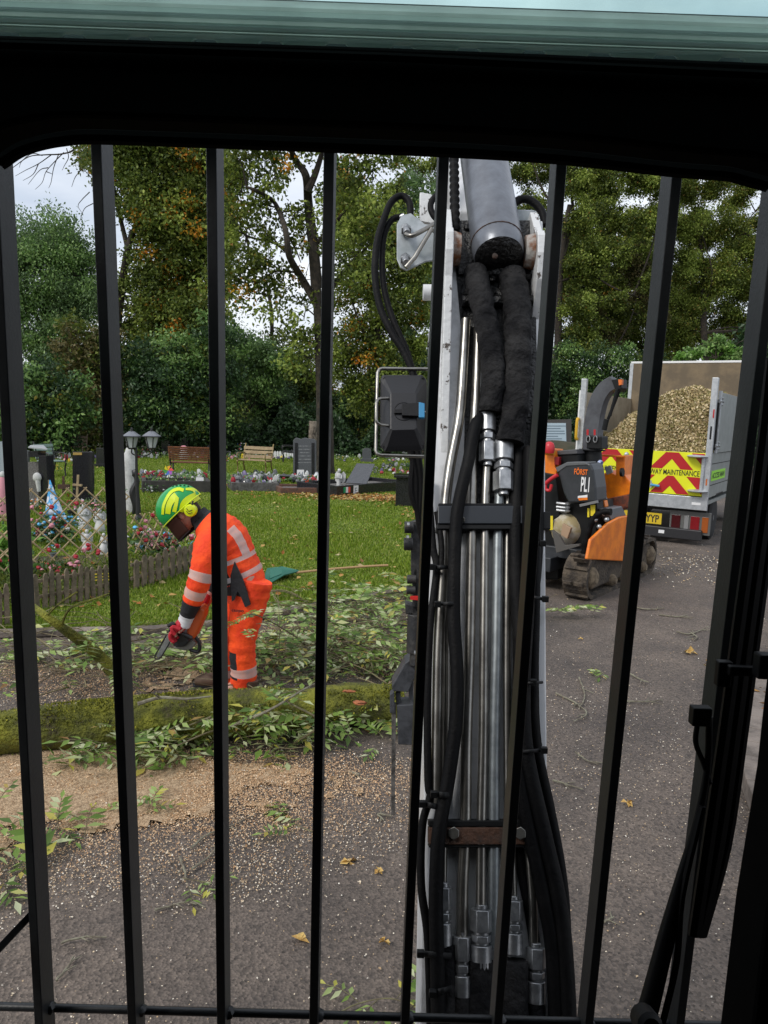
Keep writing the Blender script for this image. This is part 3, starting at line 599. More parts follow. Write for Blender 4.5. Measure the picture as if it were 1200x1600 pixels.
def tree(name, label, cat, base, trunk, tr, limbs, clusters, pal, dens, ls=.15, group='trees round the cemetery', bark=None, sub=14, seed=0, twigs=True, up=.1):
    """base px,py on the ground; trunk/limbs px polylines standing at the tree's distance; clusters (px,py,radius m,depth shift)"""
    global rng; rng = np.random.default_rng(100+seed); random.seed(seed)
    b = gp(*base); Y = b.y; root = thing(name, label, cat, b, group=group)
    T = [b-V((0, 0, .2))]+[PY(x, y, Y+(random.uniform(-.3, .3) if i else 0)) for i, (x, y) in enumerate(trunk)]
    c = crv(T, 5); g = MB(); rr = [tr*(1.25 if i == 0 else 1)*(1-.62*i/len(c)) for i in range(len(c))]
    g.tube(c, rr, 10); g.build('trunk', bark or M_bark, root)
    g = MB(); ends = list(c[len(c)//2:])
    for lb, r_ in limbs:
        q = crv([PY(x, y, Y+random.uniform(-.9, .9)*min(i, 1)) for i, (x, y) in enumerate(lb)], 5)
        g.tube(q, [r_*(1-.75*i/len(q)) for i in range(len(q))], 8); ends += q[3:]
    CL = [(PY(x, y, Y+dy), r_) for x, y, r_, dy in clusters]
    if twigs:
        for p, r_ in CL:
            e_ = min(ends, key=lambda q: (q-p).length); m_ = e_.lerp(p, .5)+V((random.uniform(-.3, .3), random.uniform(-.3, .3), random.uniform(0, .5)))
            ll = (e_-p).length; q = crv([e_, m_, p], 4); w0 = min(.022+.012*ll, tr*.4); g.tube(q, [w0*(1-.8*i/len(q)) for i in range(len(q))], 5)
            for _ in range(7):
                s_ = q[random.randint(3, len(q)-1)]; d_ = V(tuple(rdir(1)[0]))*r_*.9; g.tube([s_, s_+d_*.5+V((0, 0, .05)), s_+d_], [.014, .009, .004], 4)
    if g.v: g.build('limb', bark or M_bark, root)
    P = []; MI = []
    for p, r_ in CL:
        r_ = r_*1.18; n = int(dens*r_*r_*(.95 if seed not in (2, 3, 4) else (.62, .55, .66)[seed-2])); k = max(6, int(sub*1.15*r_)); sc_ = rdir(k)*(rng.uniform(.1, 1, (k, 1))**.5)*r_*np.array([1.0, 1.0, .95])+np.array(p)
        idx = rng.integers(0, k, n); tone = rng.uniform(0, 1, k); tone = np.where(tone < PAL[pal][3], 2, np.where(tone < .40, 1, 0)); MI.append(tone[idx]); P.append(sc_[idx]+rng.normal(size=(n, 3))*r_*.2*np.array([1.15, 1.15, .9]))
    P = np.concatenate(P); n = len(P); Nr = rdir(n)+np.array([0, 0, 1.0]); Dd = rdir(n)+np.array([0, 0, -up*4])
    vs, fs = leaves(P, Dd, Nr, rng.uniform(.7, 1.3, n)*ls, rng.uniform(.5, .8, n)*ls, .2)
    fastmesh('crown', vs, fs, [LF[q] for q in PAL[pal][:3]], root, np.repeat(np.concatenate(MI), 2)); return root
tree('willow_tree', 'rounded grey-green tree against open sky at far left', 'tree', (62, 692), [(62, 640), (66, 560), (70, 480), (75, 420)], .22, [([(68, 520), (45, 460), (35, 410)], .09), ([(70, 500), (100, 450), (115, 420)], .09)],
     [(20, 395, 1.3, 0), (52, 375, 1.3, 1), (80, 372, 1.2, 0), (105, 390, 1.2, 0), (120, 420, 1.1, 1), (60, 430, 1.6, 0), (20, 450, 1.3, 0), (95, 465, 1.4, 1), (40, 500, 1.5, 0), (120, 500, 1.3, 0), (80, 540, 1.5, 0), (140, 470, 1.1, 0), (-30, 420, 1.6, 0), (-60, 480, 1.8, 0)], 'willow', 2300, .13, seed=1, up=.25)
tree('maple_tree', 'tree with orange leaf patches and a curved smooth trunk behind the second bar', 'tree', (204, 700), [(186, 600), (182, 520), (190, 450), (198, 400), (207, 360)], .30,
     [([(203, 375), (222, 330), (232, 290), (250, 240), (262, 190)], .14), ([(200, 390), (188, 340), (176, 280), (170, 220)], .12), ([(215, 350), (255, 338), (300, 343), (335, 350)], .06), ([(235, 280), (280, 262), (330, 250)], .05)],
     [(190, 250, 1.0, 0), (230, 240, 1.0, 0), (275, 240, 1.0, .5), (315, 250, .95, 0), (200, 300, .95, -.5), (245, 300, .9, 0), (290, 300, 1.0, 0), (325, 320, .9, 0), (230, 350, .9, -.6), (270, 360, 1.0, 0), (315, 380, 1.0, 0), (240, 410, 1.0, 0), (285, 420, 1.1, 0), (325, 440, 1.0, 0), (255, 470, 1.1, 0), (305, 490, 1.1, 0), (220, 450, .8, .5), (280, 540, 1.0, 0), (180, 200, 1.3, 0), (260, 180, 1.4, 0), (330, 190, 1.3, 0), (150, 260, .8, .5), (350, 280, .8, 1), (230, 520, .9, 1)], 'orange', 2900, .16, seed=2)
tree('sycamore_tree', 'big open-crowned tree forking into dark limbs beside the third and fourth bars', 'tree', (508, 742), [(507, 640), (503, 560), (499, 500), (494, 440)], .30,
     [([(492, 470), (470, 432), (452, 400), (446, 360), (430, 318), (405, 300), (385, 292)], .13), ([(495, 450), (489, 380), (482, 320), (478, 275), (462, 250), (448, 215), (440, 170)], .18), ([(480, 300), (494, 268), (506, 225), (510, 180)], .12), ([(455, 400), (430, 380), (395, 372), (370, 360)], .06), ([(446, 360), (462, 390), (470, 410)], .04), ([(505, 470), (540, 420), (580, 380)], .08), ([(495, 380), (530, 340), (560, 300)], .07)],
     [(365, 250, .7, 0), (400, 245, .7, .5), (375, 300, .75, 0), (430, 280, .5, -.5), (370, 350, .7, 0), (410, 340, .6, .6), (380, 400, .7, 0), (420, 400, .6, 0), (455, 345, .6, .5), (470, 380, .5, 0), (365, 450, .8, 0), (410, 460, .7, 0), (450, 450, .6, .4), (475, 500, .6, 0), (540, 350, .8, 0), (555, 400, .9, 0), (530, 300, .6, 0), (545, 260, .5, 0), (580, 280, .5, 0), (590, 340, .9, 0), (480, 560, .7, 0), (380, 200, 1, 0), (460, 190, 1, 0), (540, 200, 1, 0), (600, 210, .8, 0), (440, 250, .45, 0)], 'olive', 1500, .14, seed=3)
tree('lime_tree', 'broad green tree filling the gap between the fourth bar and the boom', 'tree', (592, 716), [(590, 640), (588, 560), (592, 480), (600, 400)], .2,
     [([(590, 560), (560, 500), (545, 450)], .08), ([(592, 500), (625, 450), (650, 400)], .08)],
     [(545, 300, .8, 0), (580, 330, 1.0, 0), (615, 360, .9, 0), (560, 380, 1.1, 0), (600, 420, 1.1, 0), (645, 420, .9, 0), (550, 450, 1.1, 0), (640, 480, 1.0, 0), (590, 490, 1.1, 0), (560, 530, 1.1, 0), (600, 560, 1.0, 0), (660, 540, .6, 0), (540, 580, 1.0, 0), (600, 620, 1.2, 0), (660, 380, .8, 0), (660, 620, 1.1, 0), (620, 300, .5, 0)], 'olive', 3000, .15, seed=4)
tree('beech_tree', 'dark-leaved tree whose high boughs show over the top of the boom', 'tree', (742, 700), [(740, 560), (738, 450), (740, 350), (745, 250)], .25, [([(740, 400), (680, 320), (640, 270)], .08), ([(742, 380), (800, 330), (840, 270)], .09)],
     [(630, 250, .7, -2), (665, 270, .8, -2), (600, 225, .7, -2), (700, 240, .9, -2), (650, 320, .5, -2), (800, 260, .9, 0), (835, 270, 1.0, 0), (830, 330, 1.0, 0), (850, 400, 1.0, 0), (860, 230, 1.0, 0), (760, 200, 1.4, 0), (680, 190, 1.2, 0), (845, 470, 1.1, 0)], 'olive', 2500, .15, seed=5)
tree('plane_tree', 'tall shaded tree with a thick leaning trunk just right of the boom', 'tree', (872, 706), [(868, 620), (872, 540), (873, 460), (880, 380), (890, 320)], .34,
     [([(880, 400), (895, 340), (893, 290), (905, 250)], .14), ([(872, 440), (920, 430), (960, 450), (1010, 470)], .09), ([(990, 460), (940, 470), (930, 495), (945, 520)], .05), ([(885, 350), (850, 300), (830, 250)], .1)],
     [(900, 290, .8, 0), (940, 270, .6, 0), (985, 280, .8, 0), (1020, 290, .8, 0), (905, 350, 1.0, 0), (950, 340, .9, .6), (1000, 350, .9, 0), (905, 410, 1.1, 0), (950, 400, 1.0, 0), (1000, 400, .9, 1), (900, 470, 1.0, 0), (960, 470, .7, 0), (910, 530, 1.1, 0), (1020, 440, .8, 0), (870, 250, .8, 0), (950, 210, 1.3, 0), (1030, 220, 1.3, 0), (1030, 340, .8, 0)], 'olive', 3600, .16, seed=6)
tree('hornbeam_tree', 'brown-tinged bushy tree behind the chipper chute', 'tree', (955, 708), [(952, 640), (950, 560), (955, 500)], .16, [([(952, 560), (985, 500), (1000, 440)], .07)],
     [(990, 400, .7, 0), (1010, 430, .7, 0), (975, 430, .7, .5), (920, 480, .8, 0), (900, 520, .8, 0), (1000, 480, .9, 0), (960, 520, .8, 0), (1020, 500, .8, 0)], 'brownish', 3800, .14, seed=7)
tree('oak_tree', 'wide yellow-green tree rising above the truck body', 'tree', (1105, 712), [(1105, 620), (1100, 520), (1098, 430), (1090, 340)], .3,
     [([(1100, 480), (1113, 430), (1098, 370), (1080, 320), (1068, 270)], .05), ([(1098, 430), (1140, 380), (1180, 330)], .09), ([(1075, 340), (1098, 350)], .03)],
     [(1075, 290, .9, 0), (1120, 290, .9, 0), (1165, 300, .7, 0), (1195, 340, .7, 0), (1080, 350, 1.1, 0), (1130, 360, 1.1, 0), (1180, 390, 1.0, 0), (1075, 410, 1.1, 0), (1130, 430, 1.2, 0), (1185, 450, 1.1, 0), (1080, 470, 1.2, 1), (1140, 500, 1.2, 1), (1190, 520, 1.1, 0), (1230, 420, 1.5, 0), (1240, 300, 1.3, 0), (1150, 220, 1.3, 0), (1080, 210, 1.3, 0), (1280, 520, 1.6, 0), (1060, 520, 1.0, 1)], 'yellow', 4200, .15, seed=8)
tree('young_rowan', 'low bright green sapling peeping over the truck headboard', 'young tree', (1112, 745), [(1112, 680), (1115, 600), (1118, 560)], .06, [], [(1090, 548, .35, 0), (1115, 540, .4, .2), (1140, 548, .4, 0), (1165, 552, .4, .2), (1130, 565, .4, 0), (1070, 560, .3, 0), (1180, 540, .35, 0)], 'bright', 3000, .14, seed=9)
BT = [((235, 700), (200, 345), (250, 660), 'olive', 1.6, 'tall olive tree standing behind the orange-tinged tree'), ((420, 699), (352, 500), (520, 640), 'olive', .4, 'thin-leaved tree far behind the forked sycamore'),
      ((575, 699), (530, 700), (300, 640), 'willow', .9, 'pale green tree rising far behind the work light'), ((930, 701), (860, 1060), (260, 660), 'olive', 3.4, 'tall olive tree behind the leaning trunk right of the boom'),
      ((1150, 703), (1030, 1290), (260, 600), 'yellow', 3.4, 'tall yellowing tree closing the view behind the truck')]
for i, (b, xr_, yr_, pal, dn, lab) in enumerate(BT):
    random.seed(50+i); Yb = gp(*b).y; cl = [(random.uniform(*xr_), random.uniform(*yr_), random.uniform(.9, 1.5), random.uniform(-1, 1)) for _ in range(int(13*dn))]
    tree('background_tree', lab, 'tree', b, [(b[0], 600), (b[0]+5, 500), (b[0]-4, 440)], .16, [], cl, pal, 1500, .19, seed=50+i, twigs=(i in (1, 2)))
# shrubs under the trees
SH = [((40, 715), [(10, 610, .9), (40, 600, .9), (70, 620, .9), (20, 660, 1.0), (60, 665, 1.0), (95, 660, .9), (110, 620, .8)], 'dark', 'mid green shrub mass behind the leftmost bench'),
      ((140, 710), [(120, 580, .8), (145, 600, .9), (130, 650, 1.0), (160, 665, 1.0), (165, 620, .8), (120, 530, .7), (150, 540, .8)], 'brownish', 'brown-stemmed thicket left of the second bar'),
      ((235, 712), [(215, 570, .9), (250, 560, 1.0), (215, 630, 1.0), (255, 620, 1.0), (230, 670, .9), (275, 665, .9), (290, 600, .9)], 'dark', 'glossy dark laurel behind the twin lantern'),
      ((320, 712), [(310, 560, .9), (320, 620, 1.0), (310, 670, 1.0), (345, 650, 1.0), (345, 580, .9), (330, 520, .8)], 'dark', 'dark laurel behind the black headstones and slatted bench'),
      ((385, 708), [(370, 540, .9), (370, 600, .9), (365, 650, 1.0), (405, 560, .9), (420, 600, .8), (430, 560, .8)], 'willow', 'grey-green bush beside the ivy-clad stump'),
      ((450, 705), [(440, 630, .9), (455, 660, .8), (435, 670, .8), (480, 640, .8), (470, 670, .8), (415, 655, .8), (425, 620, .8)], 'dark', 'low dark bush behind the grey headstone'),
      ((560, 706), [(540, 630, .8), (570, 640, .8), (550, 670, .8), (590, 665, .9), (600, 630, .8), (630, 650, .9), (650, 670, .8)], 'dark', 'low bush behind the open grave plots near the work light'),
      ((905, 712), [(880, 600, .9), (915, 610, 1.0), (890, 650, .9), (940, 600, 1.0), (930, 560, .9), (970, 570, 1.0), (985, 620, .9), (1010, 570, .9), (1030, 610, 1.0), (880, 560, .9)], 'dark', 'dense dark undergrowth behind the notice board'),
      ((1180, 716), [(1080, 590, 1.0), (1120, 600, 1.1), (1160, 590, 1.1), (1200, 600, 1.1), (1220, 540, 1.1), (1175, 560, .8)], 'dark', 'dark undergrowth behind the truck headboard')]
for i, (b, cl, pal, lab) in enumerate(SH):
    tree('shrub', lab, 'shrub', b, [(b[0], b[1]-60)], .06, [], [(x, y, r_, random.uniform(-.3, .5)) for x, y, r_ in cl], pal, 2000, .15, group='shrubs under the trees', seed=20+i)
# pale ivy-clad stump, brown gatepost-like trunk
t = thing('tree_stump', 'tall pale flaking trunk standing in the bushes left of the grey headstone', 'tree trunk', gp(402, 703))
g = MB(); c = crv([PY(x, y, gp(402, 703).y) for x, y in [(398, 706), (400, 680), (401, 640), (402, 600)]], 5); g.tube(c, [.36-.2*i/len(c)+random.uniform(-.02, .02) for i in range(len(c))], 12); g.build('trunk', M_barkpale, t)
g = MB(); Yp = gp(488, 745).y; g.tube([PY(x, y, Yp) for x, y in [(489, 748), (489, 720), (488, 690), (489, 658)]], [.13, .12, .125, .12], 9)
tag(g.build('wooden_post', M_barkpale, bevel=.01), 'rough brown post standing beside the grey headstone', 'post')
# far woodland reading as one mass
rng = np.random.default_rng(5)
n = 90000; X = rng.uniform(-42, 48, n); base_h = 5.2+1.6*np.sin(X*.35)+1.0*np.sin(X*.9+1)+.6*np.sin(X*2.1)
Z = base_h*rng.uniform(0, 1, n)**.8; Yw = rng.uniform(44, 48, n)-Z*.15
P = np.stack([X, Yw, Z], 1)+rng.normal(size=(n, 3))*.15
vs, fs = leaves(P, rdir(n), rdir(n)+np.array([0, -1, .6]), rng.uniform(.25, .45, n), rng.uniform(.18, .32, n))
o = fastmesh('woodland', vs, fs, LF['dark']); stuff(o, 'dark woodland closing the view behind the cemetery trees', 'woodland')
n = 26000; X = rng.uniform(-16, 18, n); Z = (1.6+.5*np.sin(X*1.3)+.4*np.sin(X*2.9+2))*rng.uniform(0, 1, n)**.7; P = np.stack([X, rng.uniform(32.5, 34, n), Z], 1)
vs, fs = leaves(P, rdir(n), rdir(n)+np.array([0, -1, .8]), rng.uniform(.15, .26, n), rng.uniform(.1, .17, n))
o = fastmesh('undergrowth', vs, fs, LF['dark']); stuff(o, 'low dark undergrowth along the back edge of the lawn', 'undergrowth')
# bare twigs hanging in from the top left
t = thing('overhanging_branch', 'bare twiggy branch hanging into the sky at the top left', 'branch', PY(140, 180, 9))
g = MB(); random.seed(4); Y = 9
def twig(pts, r_):
    q = crv([PY(x, y, Y+random.uniform(-.1, .1)) for x, y in pts], 4); g.tube(q, [r_*(1-.7*i/len(q)) for i in range(len(q))], 5)
twig([(150, 170), (120, 228), (100, 240), (70, 242), (45, 245), (20, 262)], .012)
for pts in ([(100, 238), (86, 252), (72, 268), (66, 285), (55, 296)], [(80, 242), (60, 256), (40, 266), (24, 275)], [(92, 240), (84, 262), (80, 284), (76, 294)], [(72, 268), (82, 272)], [(60, 256), (52, 272), (36, 282)], [(66, 243), (50, 240), (34, 252), (30, 262)], [(104, 232), (107, 246), (101, 258), (97, 266)],
            [(150, 200), (132, 236), (126, 250), (134, 268), (142, 278), (145, 290)], [(130, 262), (118, 276), (112, 292)], [(140, 300), (128, 312), (122, 322), (130, 335)], [(145, 318), (132, 326), (125, 345)], [(112, 270), (104, 272)], [(75, 262), (62, 266), (44, 288)]): twig(pts, .006)
g.build('branch', M_bark, t)
n = 260; cx = rng.uniform(118, 150, n); cy = rng.uniform(228, 262, n); cx += (cy-228)*.2; P = np.array([tuple(PY(a, b_, 9+rng.uniform(-.3, .3))) for a, b_ in zip(cx, cy) if True])
vs, fs = leaves(P, rdir(len(P)), rdir(len(P)), rng.uniform(.04, .07, len(P)), rng.uniform(.02, .035, len(P))); fastmesh('leaf_tuft', vs, fs, LF['olive'], t)

# ================================================================== grass, chips and cuttings
rng = np.random.default_rng(3); random.seed(3)
M_blade = leafmat('grass blades', [(0, (.08, .145, .008)), (.5, (.165, .255, .014)), (.9, (.27, .34, .04)), (1, (.45, .43, .15))], .6, .25)
def frust(n, y0, y1, mg=.1, pw=1.0):
    Yv = y0+(y1-y0)*rng.uniform(0, 1, n)**pw; X = rng.uniform(-.52-mg, .52+mg, n)*Yv*1.02; return X, Yv
def onlawn(X, Yv):
    ex = np.array(sorted(EDGE)); yy = np.interp(X, ex[:, 0], ex[:, 1]); return (Yv > yy+.04) & (X < 3.2+(Yv-13)*.3)
X, Yv = frust(480000, 5.7, 33, .04, 1.6); k_ = onlawn(X, Yv); X, Yv = X[k_], Yv[k_]; n = len(X)
hh = rng.uniform(.02, .05, n)*(1+.5*np.sin(X*2)*np.sin(Yv*1.7)); P = np.stack([X, Yv, np.full(n, .044)], 1); an = rng.uniform(0, 6.28, n); w_ = .004*(1+Yv/7)
a = P+np.stack([np.cos(an)*w_, np.sin(an)*w_, 0*an], 1); b = P-np.stack([np.cos(an)*w_, np.sin(an)*w_, 0*an], 1); c = P+np.stack([rng.normal(size=n)*.015, rng.normal(size=n)*.015, hh], 1)
vs = np.stack([a, b, c], 1).reshape(-1, 3); fs = np.arange(3*n).reshape(-1, 3)
stuff(fastmesh('grass', vs, fs, M_blade), 'short green grass covering the cemetery lawn', 'grass')
# fallen leaves on the lawn
M_fall = leafmat('fallen leaves', [(0, (.28, .10, .02)), (.4, (.40, .20, .05)), (.7, (.45, .38, .14)), (.9, (.2, .07, .02)), (1, (.5, .45, .25))], .7, .1)
X, Yv = frust(9000, 6.4, 24, .04, 1.3); k_ = onlawn(X, Yv); X, Yv = X[k_], Yv[k_]
pr = rng.uniform(0, 1, len(X)) < np.clip(.15+.9*(X > .35)*(Yv > 12), 0, 1); X, Yv = X[pr], Yv[pr]; n = len(X)
q = PY(625, 785, 16.0); Xb = rng.normal(size=2600)*1.2+gp(615, 785).x; Yb = rng.normal(size=2600)*.35+gp(615, 783).y; X = np.concatenate([X, Xb]); Yv = np.concatenate([Yv, Yb]); n = len(X)
P = np.stack([X, Yv, np.full(n, .075)], 1); vs, fs = leaves(P, rdir(n)*np.array([1, 1, .2]), rdir(n)*.5+np.array([0, 0, 1]), rng.uniform(.05, .09, n), rng.uniform(.04, .07, n), .15)
stuff(fastmesh('fallen_leaves', vs, fs, M_fall), 'orange and yellow fallen leaves strewn over the lawn', 'leaves')
# sawdust drift: thin uneven sheet and loose chips
M_saw = leafmat('wood chips', [(0, (.36, .24, .13)), (.4, (.55, .41, .26)), (.7, (.70, .60, .45)), (1, (.85, .80, .70))], .9, 0)
M_sawsheet = mat('sawdust bed', (.26, .165, .09), .95, col2=(.58, .42, .26), nscale=60, nlo=.35, nhi=.65, bump=.9, bscale=110)
def fld(X, Yv):
    s = np.zeros_like(X)
    for i, (fx, fy, ph) in enumerate(((1.1, .7, 0), (2.3, 1.9, 1.3), (4.7, 5.1, 2.1), (9.1, 8.3, .4), (-3.1, 3.7, 5))): s += np.sin(X*fx+ph+1.3*np.sin(Yv*fy))*np.cos(Yv*fy*1.1+ph*2)/(1+i*.6)
    return s
def pxof(X, Yv):   # picture row/column of ground points, used only to know how far each drift reaches
    dx = X*CR.x+Yv*CR.y-H*CR.z; dy = X*CU.x+Yv*CU.y-H*CU.z; dz = X*FW.x+Yv*FW.y-H*FW.z; return 600+F*dx/dz, 800-F*dy/dz
SD = [(gp(90, 1225), 1.6, .50, 1.4), (gp(330, 1215), 1.15, .36, 1.25), (gp(-150, 1260), 1.2, .6, 1.1), (gp(560, 1200), .8, .35, .35), (gp(120, 1060), 1.2, .5, .75), (gp(600, 1040), .5, .35, .8), (gp(480, 1000), .9, .7, .8), (gp(280, 1050), 1.1, .4, .75), (gp(1140, 885), 1.6, .8, .5), (gp(250, 1330), .9, .35, .45), (gp(60, 1310), 1.0, .35, .6)]
def sawd(X, Yv):
    s = np.zeros_like(X)
    for c_, ax_, ay_, w0 in SD: s = np.maximum(s, w0*np.exp(-((X-c_.x)/ax_)**2-((Yv-c_.y)/ay_)**2))
    return s
def sheet():
    xs = np.arange(-3.8, 3.6, .035); ys = np.arange(2.2, 7.4, .035); XX, YY = np.meshgrid(xs, ys, indexing='ij')
    d_ = sawd(XX, YY)+.2*fld(XX*2.3, YY*2.3)+rng.normal(size=XX.shape)*.12; Z = np.where(d_ > .70, .006+np.clip(d_-.70, 0, .6)*.035, -.02)
    Zr = Z+rng.normal(size=Z.shape)*.002; k = len(ys); idx = np.arange(XX.size).reshape(XX.shape)
    keep = (Z[:-1, :-1] > 0) & (Z[1:, :-1] > 0) & (Z[1:, 1:] > 0) & (Z[:-1, 1:] > 0)
    f = np.stack([idx[:-1, :-1], idx[1:, :-1], idx[1:, 1:], idx[:-1, 1:]], -1)[keep]
    return np.stack([XX, YY, Zr], -1).reshape(-1, 3), f
vs, fs = sheet(); us = np.unique(fs); mpp = np.full(len(vs), -1); mpp[us] = np.arange(len(us))
stuff(fastmesh('sawdust', vs[us], mpp[fs], M_sawsheet), 'pale orange sawdust lying in drifts on the tarmac', 'sawdust')
X, Yv = frust(760000, 1.9, 8.5, .05, 1.7); dn = np.clip(sawd(X, Yv)*1.15+.10*fld(X*2, Yv*2)-.14, 0, 1)**1.35*.95+.0035+.006*(fld(X*.8+3, Yv*.8) > .5)+.035*np.exp(-((X-1.6)/.5)**2-((Yv-4.2)/1.2)**2)
k_ = (rng.uniform(0, 1, len(X)) < dn) & ~onlawn(X, Yv); X, Yv = X[k_], Yv[k_]; n = len(X)
zc = .008+.02*np.clip(sawd(X, Yv)-.5, 0, 1); s_ = rng.uniform(.002, .0055, n)*(1+.13*Yv)*np.where(rng.uniform(0, 1, n) > .97, 1.7, 1)
P = np.stack([X, Yv, zc], 1); vs, fs = leaves(P, rdir(n)*np.array([1, 1, .35]), rdir(n)*.5+np.array([0, 0, 1]), s_*1.3, s_*.9, .1)
M_tan = leafmat('tan sawdust chips', [(0, (.34, .19, .09)), (.4, (.52, .32, .17)), (.8, (.68, .47, .28)), (1, (.78, .62, .42))], .9, 0)
tn = (rng.uniform(0, 1, n) < np.clip(sawd(X, Yv)*2.2-.35, 0, .93)).astype(int)
stuff(fastmesh('wood_chips', vs, fs, [M_saw, M_tan], None, np.repeat(tn, 2)), 'small pale wood chips scattered over the tarmac', 'wood chips')
X, Yv = frust(60000, 8.5, 17, .05, 1.2); k_ = ~onlawn(X, Yv) & (rng.uniform(0, 1, len(X)) < .03+sawd(X, Yv)); X, Yv = X[k_], Yv[k_]; n = len(X); P = np.stack([X, Yv, np.full(n, .008)], 1)
s_ = rng.uniform(.01, .025, n); vs, fs = leaves(P, rdir(n)*np.array([1, 1, .3]), rdir(n)*.5+np.array([0, 0, 1]), s_*1.3, s_, .1)
stuff(fastmesh('wood_chips', vs, fs, M_saw), 'pale chips and sawdust spread on the tarmac near the truck', 'wood chips')
# ash sprigs ------------------------------------------------
M_ash = leafmat('ash leaves', [(0, (.07, .12, .03)), (.25, (.14, .24, .04)), (.5, (.25, .37, .08)), (.7, (.40, .46, .22)), (.85, (.56, .60, .38)), (.93, (.50, .48, .08)), (1, (.28, .15, .06))], .5, .3)
M_stem = mat('green twig', (.16, .15, .07), .7, col2=(.09, .07, .04), nscale=30)
M_stick = mat('lichen twig', (.13, .11, .08), .85, col2=(.22, .21, .15), nscale=22, nlo=.4, nhi=.6, bump=.3)
def sprig_arrays(base, yaw, tilt, L_, pairs, ll, seed_r):
    """pinnate leaf: leaflets in pairs along a rachis; returns points, directions, normals, lengths and the rachis"""
    d = np.array([math.cos(yaw)*math.cos(tilt), math.sin(yaw)*math.cos(tilt), math.sin(tilt)]); sdv = np.array([-math.sin(yaw), math.cos(yaw), 0]); up = np.cross(d, sdv)
    up = up if up[2] > 0 else -up; P = []; Dv = []; Nv = []; Ls = []; rach = []
    for i in range(pairs+1):
        t = .25+.75*i/pairs; p = np.array(base)+d*L_*t+np.array([0, 0, -1])*L_*.35*t*t*abs(math.cos(tilt)); rach.append(p)
        if i == pairs: P.append(p); Dv.append(d+np.array([0, 0, -.5])); Nv.append(up); Ls.append(ll)
        else:
            for s_ in (-1, 1): P.append(p); Dv.append(d*.6+sdv*s_+np.array([0, 0, -.25])+np.array(seed_r[:3])*.25); Nv.append(up+sdv*s_*.2+rdir(1)[0]*.35); Ls.append(ll*random.uniform(.75, 1.1))
    return P, Dv, Nv, Ls, [np.array(base)]+rach
def cuttings(name, spots, parent=None, stems=True, lscale=1.0):
    P = []; Dv = []; Nv = []; Ls = []; g = MB()
    for (x, y, z, yaw, tilt, L_) in spots:
        a = sprig_arrays((x, y, z), yaw, tilt, L_, random.choice((3, 4, 5)), L_*.36*lscale, rdir(1)[0]); P += a[0]; Dv += a[1]; Nv += a[2]; Ls += a[3]
        if stems: g.tube([V(tuple(q)) for q in a[4]], .0018, 3, caps=False)
    P = np.array(P); P[:, 2] = np.maximum(P[:, 2], .012+rng.uniform(0, .02, len(P))); Ls = np.array(Ls)
    vs, fs = leaves(P, np.array(Dv), np.array(Nv), Ls, Ls*rng.uniform(.3, .42, len(Ls)), .18)
    mi = np.zeros(len(fs)); 
    if stems and g.v:
        v2 = np.array(g.v); o0 = len(vs); f2 = []
        for f in g.f: f2 += [(f[0], f[1], f[2]), (f[0], f[2], f[3])] if len(f) == 4 else [f]
        vs = np.concatenate([vs, v2]); fs = np.concatenate([fs, np.array(f2)+o0]); mi = np.concatenate([mi, np.ones(len(f2))])
    return fastmesh(name, vs, fs, [M_ash, M_stem], parent, mi)
def zone(n, cx, cy, sx, sy, h=.12, L0=.09, L1=.3):
    """sprigs round the ground point seen at cx,cy; sx,sy spread in metres"""
    c_ = gp(cx, cy); out = []
    for _ in range(n):
        x = c_.x+random.gauss(0, sx); y = c_.y+random.gauss(0, sy)
        z = .02+abs(random.gauss(0, h))*max(0, 1-((x-c_.x)/(2.4*sx))**2)
        if y > edge_y(x)-.1: y = edge_y(x)-abs(random.gauss(.2, .2))
        out.append((x, y, z, random.uniform(0, 6.28), random.uniform(-.1, .7), random.uniform(L0, L1)))
    return out
heap = zone(130, 250, 1040, .8, .28, .12)+zone(45, 120, 1050, .6, .3, .10)+zone(175, 560, 985, .55, .75, .14)+zone(90, 470, 1040, .35, .3, .14)+zone(80, 600, 940, .4, .4, .1)+zone(90, 600, 1040, .25, .2, .1)+zone(60, 640, 1000, .3, .5, .12)
stuff(cuttings('leaf_cuttings', heap), 'heaps of cut ash foliage lying between the log and the kerb', 'cuttings')
front = zone(80, 420, 1160, .26, .07, .12)+zone(24, 260, 1182, .22, .06, .06)+zone(26, 170, 1190, .12, .07, .06)+zone(14, 560, 1140, .25, .05, .04)
stuff(cuttings('leaf_cuttings', front), 'limp green ash foliage spilling over the near side of the log', 'cuttings')
lft = zone(9, 10, 1315, .16, .10, .05, .14, .26)+zone(5, 10, 1380, .10, .1, .03)+zone(5, 130, 1290, .2, .08, .03)
stuff(cuttings('leaf_cuttings', lft), 'leafy scraps on the tarmac at the left edge', 'cuttings')
random.seed(77); g = MB()
for cx, cy, n_, sx, sy in ((250, 1040, 130, .9, .35), (560, 985, 170, .6, .7), (470, 1040, 70, .4, .3), (420, 1160, 14, .3, .08), (120, 1020, 70, .7, .4)):
    c_ = gp(cx, cy)
    for _ in range(n_):
        x = c_.x+random.gauss(0, sx); y = min(c_.y+random.gauss(0, sy), 7.2); a_ = random.uniform(0, 6.28); L_ = random.uniform(.15, .7); d_ = V((math.cos(a_), math.sin(a_), random.uniform(-.05, .35)))*L_; z_ = random.uniform(.01, .1); p = V((x, y, z_))
        q = crv([p, p+d_*.4+V((0, 0, random.uniform(0, .05))), p+d_*.75+V((random.uniform(-.05, .05), random.uniform(-.05, .05), 0)), p+d_], 3); q = [V((a.x, a.y, max(a.z, .01))) for a in q]; r0 = random.uniform(.002, .0065); g.tube(q, [r0*(1-.6*i/len(q)) for i in range(len(q))], 5)
